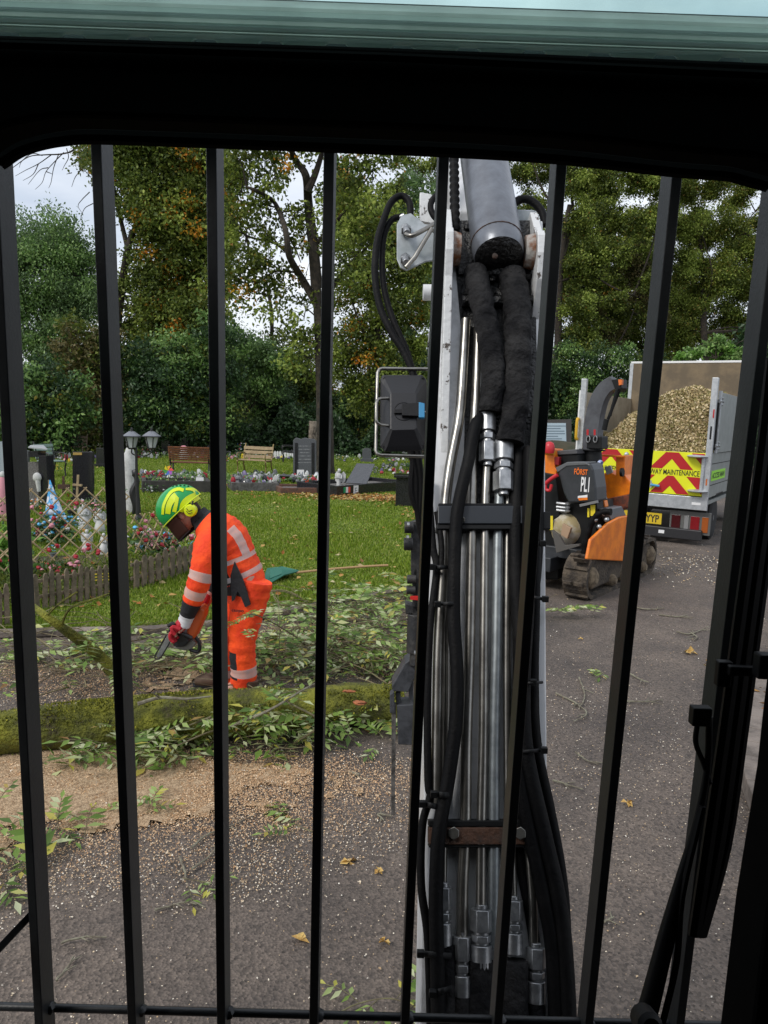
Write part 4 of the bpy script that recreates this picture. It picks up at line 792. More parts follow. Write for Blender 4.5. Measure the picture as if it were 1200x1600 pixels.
stuff(g.build('twig_cuttings', mat('mixed bare twigs', (.20, .17, .09), .8, col2=(.10, .075, .045), nscale=4)), 'tangle of bare cut twigs among the ash foliage', 'cuttings')
def moss_extra(m, t, b, co):
    n = t.nodes.new('ShaderNodeTexNoise'); n.inputs['Scale'].default_value = 5; n.inputs['Detail'].default_value = 8; n.inputs['Roughness'].default_value = .7; t.links.new(co.outputs['Object'], n.inputs[0])
    r = t.nodes.new('ShaderNodeValToRGB'); q = r.color_ramp; q.elements[0].position = .34; q.elements[0].color = (.06, .045, .03, 1); q.elements[1].position = .44; q.elements[1].color = (.085, .092, .013, 1)
    e_ = q.elements.new(.6); e_.color = (.21, .21, .022, 1); t.links.new(n.outputs[0], r.inputs[0]); t.links.new(r.outputs[0], b.inputs['Base Color'])
    n2 = t.nodes.new('ShaderNodeTexNoise'); n2.inputs['Scale'].default_value = 60; n2.inputs['Detail'].default_value = 6; t.links.new(co.outputs['Object'], n2.inputs[0])
    bp = t.nodes.new('ShaderNodeBump'); bp.inputs['Strength'].default_value = 1; bp.inputs['Distance'].default_value = .03; t.links.new(n2.outputs[0], bp.inputs['Height']); t.links.new(bp.outputs[0], b.inputs['Normal'])
M_moss = mat('mossy bark', (.05, .05, .02), .95, extra=moss_extra)
# larger single branches and sprays, each its own thing
def branch(label, pts, r_, leaf=(), cat='branch', lsz=.2, nm='leafy_branch', z0=0.0, lichen=False, group=None, side=()):
    P = [gp(x, y)+V((0, 0, z)) for x, y, z in pts]; 
    P = [PYz(x, y, z) for x, y, z in pts]
    t = thing(nm, label, cat, (P[0].x, P[0].y, 0), group=group); g = MB(); q = crv(P, 5); g.tube(q, [max(r_*(1-.65*i/len(q)), .002) for i in range(len(q))], 7)
    for s_ in side:
        sp = crv([PYz(x, y, z) for x, y, z in s_], 4); g.tube(sp, [max(r_*(.5 if r_ < .03 else .2)*(1-.6*i/len(sp)), .0015) for i in range(len(sp))], 5)
    g.build('stem', (M_moss if nm == 'fallen_limb' else M_stick) if lichen else M_stem, t)
    if leaf:
        L_ = [PYz(x, y, z) for x, y, z in leaf]; sp = [(p.x, p.y, p.z, random.uniform(0, 6.28), random.uniform(-.2, .6), lsz*random.uniform(.8, 1.2)) for p in L_]
        cuttings('foliage', sp, t)
    return t
def PYz(x, y, z): return G(x, y, max(z, .012))
branch('curved pale shoot arching over the log with drooping leaves', [(455, 1165, .02), (500, 1130, .2), (455, 1100, .30), (430, 1085, .3), (480, 1080, .3)], .008, [(430, 1090, .3), (405, 1100, .26), (395, 1120, .2), (460, 1110, .22), (440, 1130, .15), (400, 1140, .2), (420, 1100, .2), (480, 1080, .3)], lsz=.2)
branch('long thin shoot crossing the log towards the fourth bar', [(360, 1135, .15), (420, 1110, .3), (470, 1080, .35), (492, 1068, .36)], .009, [(370, 1130, .2), (385, 1120, .22), (410, 1115, .25), (440, 1100, .3)], lichen=True, lsz=.16)
branch('upright leafy shoot rising in front of the workman\'s trousers', [(470, 1000, .1), (430, 975, .55), (395, 960, .75), (370, 965, .7)], .005, [(395, 960, .72), (380, 968, .7), (372, 975, .66), (400, 975, .62), (388, 985, .6), (430, 975, .5), (455, 985, .3), (395, 1000, .5)], lsz=.14)
branch('slim shoot with yellow-green leaves standing between third and fourth bars', [(435, 1040, .02), (437, 980, .3), (434, 925, .5)], .004, [(436, 960, .3), (437, 945, .35), (433, 975, .25), (437, 990, .2), (434, 930, .45), (440, 1000, .15)], lsz=.13)
branch('mossy limb with yellow-green shoots leaning up at the left of the log', [(185, 1060, .05), (150, 1020, .22), (110, 990, .40), (75, 965, .52), (50, 945, .55)], .048, [(140, 1005, .35), (150, 1020, .3), (165, 1035, .2), (120, 1000, .4), (130, 1030, .2), (100, 1040, .1), (175, 1050, .2), (90, 1050, .1), (110, 1020, .3), (70, 1040, .1)], lichen=True, nm='fallen_limb', lsz=.22,
       side=([(95, 980, .45), (110, 950, .62), (150, 935, .7), (178, 925, .75)], [(70, 965, .5), (90, 945, .66), (120, 925, .8)]))
branch('bushy leaf spray lying against the log beside the second bar', [(330, 1120, .2), (280, 1140, .12), (240, 1160, .04)], .006, [(300, 1125, .25), (280, 1135, .2), (255, 1140, .18), (235, 1150, .12), (260, 1165, .05), (310, 1150, .1), (225, 1140, .15)], lsz=.24)
branch('bare grey branch snag resting on top of the log', [(215, 1100, .28), (250, 1090, .30), (290, 1092, .3), (330, 1088, .3)], .012, (), lichen=True, nm='bare_branch', side=([(250, 1090, .3), (237, 1082, .36)],))
branch('green spray on the tarmac right of the boom near the chipper', [(860, 955, .03), (900, 950, .06), (935, 955, .03)], .006, [(880, 952, .1), (890, 955, .08), (900, 948, .1), (915, 955, .06), (925, 960, .04), (905, 958, .08), (870, 960, .05), (890, 948, .1)], lsz=.2)
branch('leafy twig at the foot of the picture beside the boom', [(520, 1588, .01), (560, 1568, .02), (610, 1560, .03), (650, 1575, .02)], .003, [(560, 1565, .02), (590, 1562, .03), (620, 1560, .03), (640, 1575, .03), (600, 1580, .02), (632, 1552, .03)], lsz=.13)
branch('small dark green sprig beside the second bar on the tarmac', [(240, 1275, .01), (228, 1262, .02)], .003, [(232, 1262, .03), (228, 1270, .02), (236, 1255, .02)], lsz=.13)
branch('sage-green sprig on the tarmac left of the fourth bar', [(490, 1300, .01), (450, 1285, .03)], .003, [(470, 1290, .02), (455, 1285, .02), (440, 1280, .02), (460, 1300, .02)], lsz=.15)
branch('dark sprig in a curl of twigs left of the third bar', [(330, 1380, .01), (285, 1372, .02)], .003, [(310, 1375, .02), (295, 1385, .02), (325, 1368, .02)], lsz=.12)
branch('little green tuft on the tarmac right of the sixth bar', [(930, 1065, .01), (940, 1050, .03)], .003, [(935, 1052, .03), (945, 1050, .02), (925, 1055, .02)], lsz=.14)
random.seed(9)
STK = [([(95, 1478), (130, 1472), (168, 1470)], 'straight pale stick on the tarmac beside the second bar'), ([(88, 1538), (105, 1520), (118, 1500)], 'short pale curved twig near the bottom left corner'), ([(243, 1428), (270, 1418), (300, 1416), (318, 1421)], 'lichened twig lying left of the third bar'),
       ([(300, 1330), (325, 1310), (345, 1300), (395, 1280)], 'lichen-green broken stick behind the third bar'), ([(283, 1345), (290, 1370), (292, 1376)], 'thin curved twig standing near the dark sprig'), ([(205, 1214), (240, 1218), (258, 1222)], 'dark stick lying in the sawdust right of the second bar'),
       ([(300, 1365), (330, 1340), (338, 1325)], 'brown bent twig just left of the third bar'), ([(560, 1215), (545, 1208), (580, 1224)], 'small twig with green lichen right of the fourth bar'), ([(865, 1222), (890, 1230), (910, 1238)], 'short green-tipped stick right of the boom'),
       ([(870, 1085), (900, 1100), (915, 1120), (895, 1130)], 'pale forked twig right of the boom'), ([(905, 1062), (915, 1090), (905, 1110)], 'thin bleached twig right of the boom near the sixth bar'), ([(975, 1098), (1010, 1100), (1035, 1096)], 'lichened forked twig right of the seventh bar'), ([(985, 1055), (1000, 1065), (1015, 1070)], 'pale straight twig beside the seventh bar'),
       ([(1058, 990), (1080, 992), (1108, 982)], 'grey forked stick on the tarmac beneath the truck'), ([(1080, 990), (1088, 998), (1084, 1003)], 'stubby fork of stick beside the right-hand pillar'), ([(1030, 962), (1055, 965), (1072, 963)], 'flat pale stick on the path in front of the truck'), ([(980, 948), (1010, 954), (1040, 952)], 'slim stick by the end of the chipper track'),
       ([(940, 1448), (950, 1442), (958, 1436)], 'pale stub of stick right of the seventh bar base'), ([(612, 1280), (590, 1275), (600, 1285)], 'yellow lichened twig under the hanging saw bar'), ([(215, 1000), (260, 990), (290, 985)], 'long grey stick lying along the kerb left of the workman'), ([(400, 1010), (440, 1025), (480, 1022)], 'bleached stick in the cuttings behind the log'), ([(520, 1060), (560, 1030), (600, 1035)], 'bent brown twig in the cuttings near the fourth bar'),
       ([(570, 940), (600, 935), (632, 940)], 'pale stick at the lawn edge near the boom'), ([(60, 1240), (75, 1232), (90, 1236)], 'dark twig in sawdust between first and second bars'), ([(900, 1180), (915, 1190), (935, 1198)], 'green-tinged twig on chip-strewn tarmac right of the boom')]
for pts, lab in STK:
    P = [gp(x+random.uniform(-2, 2), y)+V((0, 0, .008+random.uniform(0, .012))) for x, y in pts]; q = crv(P, 5); q = [p+V((random.uniform(-.003, .003), random.uniform(-.003, .003), 0)) for p in q]; dist = P[0].y
    g = MB(); r_ = .0035+.0006*dist; g.tube(q, [r_*(1-.5*i/len(q)) for i in range(len(q))], 6)
    for _ in range(2):
        i = random.randint(3, len(q)-3) if len(q) > 7 else 2; d_ = (q[i]-q[i-1]).normalized()*.05*dist*.35; d_.rotate(Matrix.Rotation(random.choice((-1, 1))*R(45), 3, 'Z')); g.tube([q[i], q[i]+d_], [r_*.6, r_*.3], 5)
    tag(g.build('stick', M_stick), lab, 'stick')
# single fallen leaves lying on the tarmac
M_yel = mat('crumpled yellow leaf', (.60, .42, .14), .7, col2=(.45, .26, .07), nscale=40)
for (x, y, s_, lab) in ((469, 1474, .03, 'crumpled yellow leaf on bare tarmac left of the fourth bar'), (600, 1476, .022, 'small rust-red leaf on the tarmac left of the boom'), (546, 1350, .035, 'curled tan leaf on the tarmac right of the fourth bar'), (980, 1257, .03, 'orange-tan leaf on the tarmac right of the seventh bar'), (1079, 1022, .05, 'pair-lobed orange leaf on the path ahead of the right pillar'), (907, 1000, .02, 'pale leaf fragment beside the sixth bar'), (590, 1363, .022, 'pale narrow leaf beside the boom base')):
    c_ = gp(x, y)+V((0, 0, .012)); a = np.array([tuple(c_)]*5); vs, fs = leaves(a, rdir(5)*np.array([1, 1, .3]), rdir(5)*.7+np.array([0, 0, 1]), np.full(5, s_*1.2), np.full(5, s_), .3)
    tag(fastmesh('fallen_leaf', vs, fs, M_yel), lab, 'leaf')
# verge leaves at right
Vb = gp(1195, 1120); n = 260; P = np.stack([rng.uniform(Vb.x-.1, Vb.x+1.2, n), rng.uniform(Vb.y-.9, Vb.y+1.2, n), np.full(n, .09)], 1)
vs, fs = leaves(P, rdir(n)*np.array([1, 1, .2]), rdir(n)*.6+np.array([0, 0, 1]), rng.uniform(.03, .07, n), rng.uniform(.03, .05, n)); stuff(fastmesh('fallen_leaves', vs, fs, M_fall), 'orange fallen leaves on the verge beyond the right kerb', 'leaves')
# the felled log -----------------------------------------------------
def axis_pt(px, py_top, py_bot):
    b = G(px, py_bot); lo_, hi = .05, .25
    return b
LG = []
for px, yt, yb in ((-140, 1132, 1190), (0, 1118, 1176), (100, 1104, 1166), (200, 1094, 1160), (300, 1086, 1154), (400, 1080, 1146), (500, 1074, 1138), (575, 1070, 1132), (625, 1072, 1128)):
    r_ = (yb-yt)/2/F*4.65*.98; p = G(px, (yt+yb)/2, r_*.95); LG.append((p, r_))
q = crv([p for p, _ in LG], 6); rs = [LG[min(i//6, len(LG)-1)][1]*(1-(i % 6)/6)+LG[min(i//6+1, len(LG)-1)][1]*((i % 6)/6) for i in range(len(q))]
lg = thing('log', 'long moss-covered felled trunk lying across the tarmac', 'log', (q[len(q)//2].x, q[len(q)//2].y, 0)); random.seed(2)
g = MB(); g.tube(q, [a*(1+random.uniform(-.03, .03)) for a in rs], 24); me = g
for i in range(len(g.v)): p = V(g.v[i]); k = 1+0*p.x; g.v[i] = (p.x+random.uniform(-.004, .004), p.y+random.uniform(-.004, .004), p.z+random.uniform(-.005, .005)+.01*math.sin(p.x*9+p.y*5))
g.build('trunk', M_moss, lg)
n = 9000; rng = np.random.default_rng(8); ii = rng.integers(0, len(q)-1, n); tt = rng.uniform(0, 1, n); C = np.array([tuple(a) for a in q]); RR = np.array(rs); c0 = C[ii]*(1-tt[:, None])+C[ii+1]*tt[:, None]; r0 = RR[ii]; an = rng.normal(size=n)*.9+.15
axd = unit(C[ii+1]-C[ii]); sdv = unit(np.cross(axd, np.array([0, 0, 1.]))); nn_ = np.cos(an)[:, None]*np.array([0, 0, 1.])+np.sin(an)[:, None]*(sdv); kp = fld(c0[:, 0]*3, an*2) > -.1; c0, r0, nn_, axd = c0[kp], r0[kp], nn_[kp], axd[kp]; n = len(c0)
vs, fs = leaves(c0+nn_*r0[:, None]*1.0, nn_+rdir(n)*.7, rdir(n), rng.uniform(.010, .022, n), rng.uniform(.006, .012, n)); fastmesh('moss', vs, fs, leafmat('moss tufts', [(0, (.07, .08, .01)), (.6, (.16, .17, .018)), (1, (.32, .30, .03))], .9, 0), lg)
g = MB(); e_ = q[-4]; g.ell(G(562, 1098, .25), (.035, .02, .012), n=10, wob=.3); g.ell(G(545, 1080, .26), (.04, .015, .008), n=10, wob=.3); g.build('bark_wound', mat('torn orange bark', (.42, .14, .05), .8, col2=(.2, .07, .03), nscale=30), lg)
# ================================================================== tipper truck
def clip(poly, a, b, c):   # keep a*x+b*y<=c
    out = []
    for i in range(len(poly)):
        p, q = poly[i], poly[(i+1) % len(poly)]; fp = a*p[0]+b*p[1]-c; fq = a*q[0]+b*q[1]-c
        if fp <= 0: out.append(p)
        if fp*fq < 0: t = fp/(fp-fq); out.append((p[0]+(q[0]-p[0])*t, p[1]+(q[1]-p[1])*t))
    return out
ta = R(33); TA = V((math.sin(ta), math.cos(ta), 0)); TR = V((math.cos(ta), -math.sin(ta), 0)); T0 = PY(1106, 780, 11.5); T0.z = 0
def TP(u, v, z): return T0+TA*u-TR*v+V((0, 0, z))
def TH(px, py, u=0): p = HIT(px, py, T0+TA*u, TA); return p
def tvz(px, py, u=0): p = TH(px, py, u); return -(p-T0).dot(TR), p.z
W_ = tvz(899, 740)[0]; ZT = tvz(1096, 708)[1]; ZB = tvz(1098, 776)[1]; ZF = tvz(1100, 790)[1]; ZP = tvz(1119, 590)[1]; LB = 3.1; ZH = tvz(1100, 567, LB)[1]; ZS = tvz(1128, 612)[1]
truck = thing('tipper_truck', 'grey high-sided tipper truck with red and yellow chevron tailgate, loaded with chippings', 'truck', TP(1.5, W_/2, 0))
M_body = mat('grey green truck panel', (.27, .29, .28), .45, col2=(.22, .24, .23), nscale=6)
M_al = mat('pale aluminium trim', (.50, .52, .54), .4, .5, col2=(.4, .42, .44), nscale=14)
M_ply = mat('stained plywood', (.20, .15, .09), .8, col2=(.13, .10, .065), nscale=3, bump=.1)
M_plyp = mat('faded plywood side', (.34, .30, .23), .8, col2=(.26, .22, .16), nscale=3)
M_yelr = mat('reflective yellow', (.72, .74, .01), .45); M_redr = mat('reflective red', (.42, .008, .012), .45)
M_txt = mat('black lettering', (.01, .01, .01), .6)
M_whitep = mat('white vinyl', (.75, .75, .75), .5)
def tbox(name, u0, u1, v0, v1, z0, z1, m, bev=.004, parent=None):
    g = MB(); g.prism([TP(u0, v0, z0), TP(u0, v1, z0), TP(u0, v1, z1), TP(u0, v0, z1)], TA*(u1-u0)); return g.build(name, m, parent or truck, bevel=bev)
tbox('bed_floor', .02, LB, .02, W_-.02, ZF, ZF+.06, M_body)
tg = tbox('tailgate', 0, .04, .09, W_-.09, ZB, ZT, M_yelr, .003)
# chevrons
g = MB(); zm = (ZT+ZB)/2+.01; Pz = .43; kk = 1.12
def chev(v0, v1, z0, z1, vc, z_ref):
    for side in (-1, 1):
        for n_ in range(-4, 7):
            lo_, hi_ = z_ref+n_*Pz, z_ref+n_*Pz+Pz*.5   # red where lo<= z+kk*|v-vc| <=hi
            rect = [(v0, z0), (v1, z0), (v1, z1), (v0, z1)]
            r_ = clip(rect, -side, 0, -side*vc); 
            if len(r_) < 3: continue
            r_ = clip(r_, side*kk, 1, hi_+side*kk*vc)
            if len(r_) >= 3: r_ = clip(r_, -side*kk, -1, -(lo_+side*kk*vc))
            if len(r_) >= 3: g.add([TP(-.004, v, z) for v, z in r_], [tuple(range(len(r_)))])
va = tvz(1050, 717)[0]; zr = tvz(1050, 717)[1]
for (c0, c1, vc) in ((.10, W_/2, va), (W_/2, W_-.10, W_-va)):
    chev(c0, c1, zm+.055, ZT-.01, vc, zr); chev(c0, c1, ZB+.01, zm-.055, vc, zr)
g.build('chevron', M_redr, tg)
vt0 = tvz(997, 737)[0]; vt1 = tvz(1093, 741)[0]; zt_ = tvz(1060, 746)[1]
txt('lettering', 'HIGHWAY MAINTENANCE', M_txt, TP(-.006, vt0, zm-.04), TR, (0, 0, 1), .085, tg, width=vt0-vt1, bold=.003)
txt('lettering', 'HIGHWAY MAINTENANCE', M_txt, TP(-.006, vt0+(vt0-vt1)+.12, zm-.04), TR, (0, 0, 1), .085, tg, width=vt0-vt1, bold=.003)
tbox('rear_beam', -.02, .05, 0, W_, ZF-.08, ZB-.012, M_al, .006)
tbox('sticker', -.024, -.02, tvz(1095, 790)[0], tvz(1081, 788)[0], ZF+.0, ZF+.04, M_whitep, 0)
for v0, nm in ((0, 'post'), (W_-.09, 'post')):
    tbox(nm, -.015, .07, v0, v0+.09, ZF-.02, ZP if v0 == 0 else ZP-.02, M_al, .006)
tbox('rib_slot', -.02, -.015, .03, .055, ZT+.22, ZT+.42, M_black, 0); tbox('marker_lamp', -.02, -.015, .015, .035, ZT+.55, ZT+.68, M_redr, 0); tbox('marker_lamp', -.02, -.015, .03, .05, ZB+.18, ZB+.28, mat('orange lens', (.5, .12, .02), .3), 0)
# latches on right: oval plates with a vertical rod
g = MB(); 
for py in (713, 767):
    v_, z_ = tvz(1090, py); g.ell(TP(-.03, v_, z_), (.155, .155, .026), n=14)
g.build('latch', M_al, tg); g = MB(); v_, _ = tvz(1098, 740); g.cyl(TP(-.03, v_, tvz(1098, 766)[1]), TP(-.03, v_, tvz(1098, 714)[1]), .028, n=10); g.build('latch_rod', M_al, tg)
g = MB(); v_, z_ = tvz(980, 708); g.cyl(TP(-.03, v_, z_), TP(-.03, v_, z_-.42), .015, n=8); g.ell(TP(-.03, v_, z_-.02), (.04, .03, .04), n=8); g.build('latch_rod', M_al, tg)
g = MB(); v_, z_ = tvz(1018, 757); g.cyl(TP(-.02, v_, z_), TP(-.06, v_, z_), .035, n=12); g.cyl(TP(-.05, v_, z_+.07), TP(-.05, v_, z_-.05), .012, n=8); g.build('latch_boss', M_al, tg); g = MB(); g.cyl(TP(-.06, v_, z_), TP(-.06, v_-.14, z_-.01), .02, n=10); g.build('lever', mat('blue grip', (.04, .25, .45), .5), tg)
# right side: lower board with green strip, upper grey door panel in a pale frame
tbox('side_board', .07, LB, 0, .035, ZB-.02, ZT-.0, M_body)
for z_ in (ZB+.17, ZT-.17): tbox('board_groove', .07, LB, -.003, 0, z_, z_+.012, M_black, 0)
tbox('side_board', .07, LB, W_-.035, W_, ZB-.02, ZT, M_body)
tbox('upper_panel', .22, LB, -.03, .0, ZT+.01, ZS, M_body); tbox('panel_frame', .16, .22, -.04, .01, ZT+.0, ZS+.02, M_al); tbox('upper_panel', .10, LB, W_-.02, W_+.01, ZT+.0, ZS-.02, M_plyp); tbox('panel_frame', .02, .10, W_, W_+.035, ZT-.05, ZS, M_whitep)
tbox('panel_lining', .22, LB, .003, .02, ZT+.02, ZS-.02, M_plyp, 0)
g = MB()
for z_ in (ZT+.12, ZS-.14):
    for du, dz in ((.28, .05), (.28, -.05), (.36, 0)): g.ell(TP(du, -.035, z_+dz), (.02, .02, .02), n=8)
    g.cyl(TP(.11, -.01, z_), TP(.18, -.02, z_), .03, n=10)
g.build('rivet', M_zinc, truck)
g = MB(); g.cyl(TP(.13, -.0, ZT+.05), TP(.13, -.0, ZS-.16), .025, n=8); g.build('gas_strut', M_black, truck)
st = tbox('green_strip', .12, 1.4, -.006, 0, ZB+.24, ZB+.40, mat('lime reflective tape', (.32, .75, .04), .5), 0)
txt('lettering', 'ACCESS MAN', M_txt, TP(.16, -.0075, ZB+.275), TA, (0, 0, 1), .09, st, width=1.15, bold=.01)
tbox('headboard', LB, LB+.05, -.02, W_+.02, ZF, ZH, M_ply); tbox('headboard_cap', LB-.01, LB+.07, -.04, W_+.04, ZH, ZH+.04, M_whitep)
tbox('headboard_stile', LB-.005, LB+.06, W_-.01, W_+.06, ZF, ZH, M_al)
g = MB(); v_, z_ = W_+.03, 0
c = crv([TP(-.03, W_-.0, ZT+.13), TP(-.09, W_-.0, ZT+.16), TP(-.09, W_-.0, ZT+.44), TP(-.03, W_-.0, ZT+.47)], 5); g.tube(c, .026, 8); g.build('grab_handle', mat('yellow handle', (.62, .36, .02), .5), truck)
# chassis, lights, plate, bumper, wheels
tbox('chassis_rail', .1, 5.2, .45, .57, .52, ZF-.08, M_black); tbox('chassis_rail', .1, 5.2, W_-.57, W_-.45, .52, ZF-.08, M_black); tbox('underbody', .3, 3.2, .2, W_-.2, .55, ZF-.1, M_black)
v0, z0 = tvz(1046, 832, .1); v1, z1 = tvz(1107, 800, .1)
def zz(py, px=1075, u=.1): return tvz(px, py, u)[1]
def vv(px, py=815, u=.1): return tvz(px, py, u)[0]
tl = tbox('tail_light', .1, .17, vv(1110), vv(1046), zz(834), zz(799), mat('grey lamp frame', (.10, .10, .095), .5)); 
for x0, x1, m in ((1049, 1063, mat('dark red lens', (.05, .004, .006), .2)), (1069, 1076, mat('clear lens', (.22, .22, .22), .15)), (1079, 1093, mat('red lens', (.20, .006, .010), .25)), (1097, 1107, mat('amber lens', (.32, .08, .015), .25))):
    tbox('lens', .088, .1, vv(x1), vv(x0), zz(830), zz(806), m, .003, tl)
vl = W_-vv(1046); tl2 = tbox('tail_light', .1, .17, vl, W_-vv(1110), zz(834), zz(799), MATS['grey lamp frame']); tbox('lens', .088, .1, vl+.05, W_-vv(1110)-.05, zz(830), zz(806), MATS['red lens'], .003, tl2)
tbox('light_bar', .12, .2, .02, W_-.02, .62, ZF-.14, M_black)
npl = tbox('number_plate', .085, .1, vv(1034, 810), vv(975, 810), zz(818, 1020), zz(801, 1020), mat('yellow plate', (.62, .44, .02), .4), 0)
txt('lettering', 'YYP', M_txt, TP(.083, vv(1009, 810), zz(815.5, 1020)), TR, (0, 0, 1), zz(804, 1020)-zz(815.5, 1020), npl, width=vv(1009, 810)-vv(1030, 810), bold=.02)
tbox('bumper', .0, .1, .05, W_-.3, zz(842, 1060, 0), zz(826, 1060, 0), mat('scuffed black bumper', (.016, .016, .018), .5), .012)
tbox('sticker', -.004, 0, vv(1038, 829, 0), vv(1029, 829, 0), zz(833, 1034, 0), zz(828, 1034, 0), M_whitep, 0)
def wheel(u, v, r_=.36, w_=.26):
    root = bpy.data.objects.new('wheel', None); S.collection.objects.link(root); root.parent = truck
    g = MB(); rot = Matrix((TA, V((0, 0, 1)), TR)).transposed(); c = TP(u, v, r_)
    g.lathe([(r_*.62, 0), (r_*.9, 0), (r_, .03), (r_, w_-.03), (r_*.9, w_), (r_*.62, w_)], c-TR*w_, 28, rot=rot); g.build('tyre', mat('tyre rubber', (.012, .012, .012), .85), root)
    g = MB(); g.lathe([(.05, .0), (.12, -.02), (r_*.6, -.05), (r_*.62, 0), (r_*.62, -w_)], c, 20, rot=rot); g.build('rim', mat('wheel rim', (.3, .3, .31), .5, .4), root)
for u in (1.0, 4.3):
    wheel(u, .05); wheel(u, W_-.31)
tbox('mudguard', .72, 1.4, .0, .32, .76, .80, M_black)
# cab
g = MB(); prof = [(3.35, .6), (5.15, .6), (5.2, 1.25), (4.95, 1.9), (4.55, 2.3), (3.4, 2.3)]
g.prism([TP(u, .05, z) for u, z in prof], -TR*(W_-.1)); g.build('cab', mat('white cab paint', (.6, .6, .6), .3), truck, bevel=.04)
g = MB(); g.prism([TP(u, .045, z) for u, z in [(3.6, 1.35), (4.85, 1.35), (4.7, 1.85), (4.5, 2.1), (3.6, 2.1)]], TR*.006); g.build('side_window', mat('cab window glass', (.02, .025, .03), .08), truck)
# load of chippings
rng = np.random.default_rng(21)
ld = None
def loadz(u, v):
    uu = u/LB; return ZT-.10+1.15*np.clip(1.25*np.sin(np.clip(uu, 0, 1)*1.75), 0, 1)*(.22+.78*np.cos(np.clip((v/W_-.33)*2.5,-1.5,1.5)))*.97+.04*np.sin(u*5+v*7)+.03*np.sin(v*11-u*3)
us = np.linspace(.06, LB-.02, 50); vs_ = np.linspace(.03, W_-.03, 34); UU, VV = np.meshgrid(us, vs_, indexing='ij'); ZZ = loadz(UU, VV)+rng.normal(size=UU.shape)*.015
a = np.array(TA); r_ = np.array(TR); t0 = np.array(T0); Pg = t0+UU[..., None]*a-VV[..., None]*r_+np.array([0, 0, 1.])*ZZ[..., None]; idx = np.arange(UU.size).reshape(UU.shape)
fq = np.stack([idx[:-1, :-1], idx[1:, :-1], idx[1:, 1:], idx[:-1, 1:]], -1).reshape(-1, 4); Pg = Pg.reshape(-1, 3)
n = 34000; u = rng.uniform(.06, LB, n); v = rng.uniform(.03, W_-.03, n); P = t0+u[:, None]*a-v[:, None]*r_+np.array([0, 0, 1.])*(loadz(u, v)+rng.uniform(.0, .05, n))[:, None]
M_chip = leafmat('mixed chippings', [(0, (.16, .14, .05)), (.25, (.26, .23, .09)), (.5, (.42, .32, .16)), (.8, (.58, .46, .27)), (1, (.74, .64, .44))], .9, 0)
s_ = rng.uniform(.02, .05, n); vq, fq2 = leaves(P, rdir(n), rdir(n)+np.array([-.3, -.4, .6]), s_*1.3, s_*.8, .2)
tri = np.concatenate([fq[:, :3], fq[:, [0, 2, 3]]]); vs = np.concatenate([Pg, vq]); fs = np.concatenate([tri, fq2+len(Pg)])
o = fastmesh('chippings', vs, fs, [M_chip, mat('chipping bed', (.28, .22, .10), .95, col2=(.42, .33, .18), nscale=25)], None, np.concatenate([np.ones(len(tri)), np.zeros(len(fq2))])); stuff(o, 'heap of tan and green wood chippings filling the truck body', 'chippings')
# ================================================================== tracked chipper
ca = R(37); CA_ = V((math.sin(ca), math.cos(ca), 0)); CRt = V((math.cos(ca), -math.sin(ca), 0)); C0 = gp(914, 943)
def CP(u, v, z): return C0+CA_*u-CRt*v+V((0, 0, z))
def CS(px, py, v=0): return HIT(px, py, C0-CRt*v, CRt)      # on a plane along its side
def CE(px, py, u=0): return HIT(px, py, C0+CA_*u, CA_)     # on a plane across its end
chp = thing('wood_chipper', 'orange and black tracked wood chipper with a tall curved discharge chute behind the truck', 'wood chipper', CP(.9, .6, 0))
M_or = mat('orange machine paint', (.86, .23, .008), .38, col2=(.66, .15, .01), nscale=6); M_ch = mat('charcoal machine paint', (.022, .025, .029), .4, col2=(.032, .035, .04), nscale=8)
M_mud = mat('muddy rubber track', (.10, .078, .055), .95, col2=(.035, .028, .022), nscale=9, nlo=.38, nhi=.6, bump=.9, bscale=35)
M_mud2 = mat('dried mud', (.22, .17, .11), .95, col2=(.10, .075, .05), nscale=14, bump=.5)
def cpr(name, pts, th, m, plane='E', at=0, bev=.006, parent=None, mb=False):
    P = [CE(x, y, at) if plane == 'E' else CS(x, y, at) for x, y in pts]; e_ = (CA_ if plane == 'E' else -CRt)*th
    g = MB(); g.prism(P, e_); return g.build(name, m, parent or chp, bevel=bev)
LT = (CS(1024, 893)-C0).dot(CA_); HT = .47
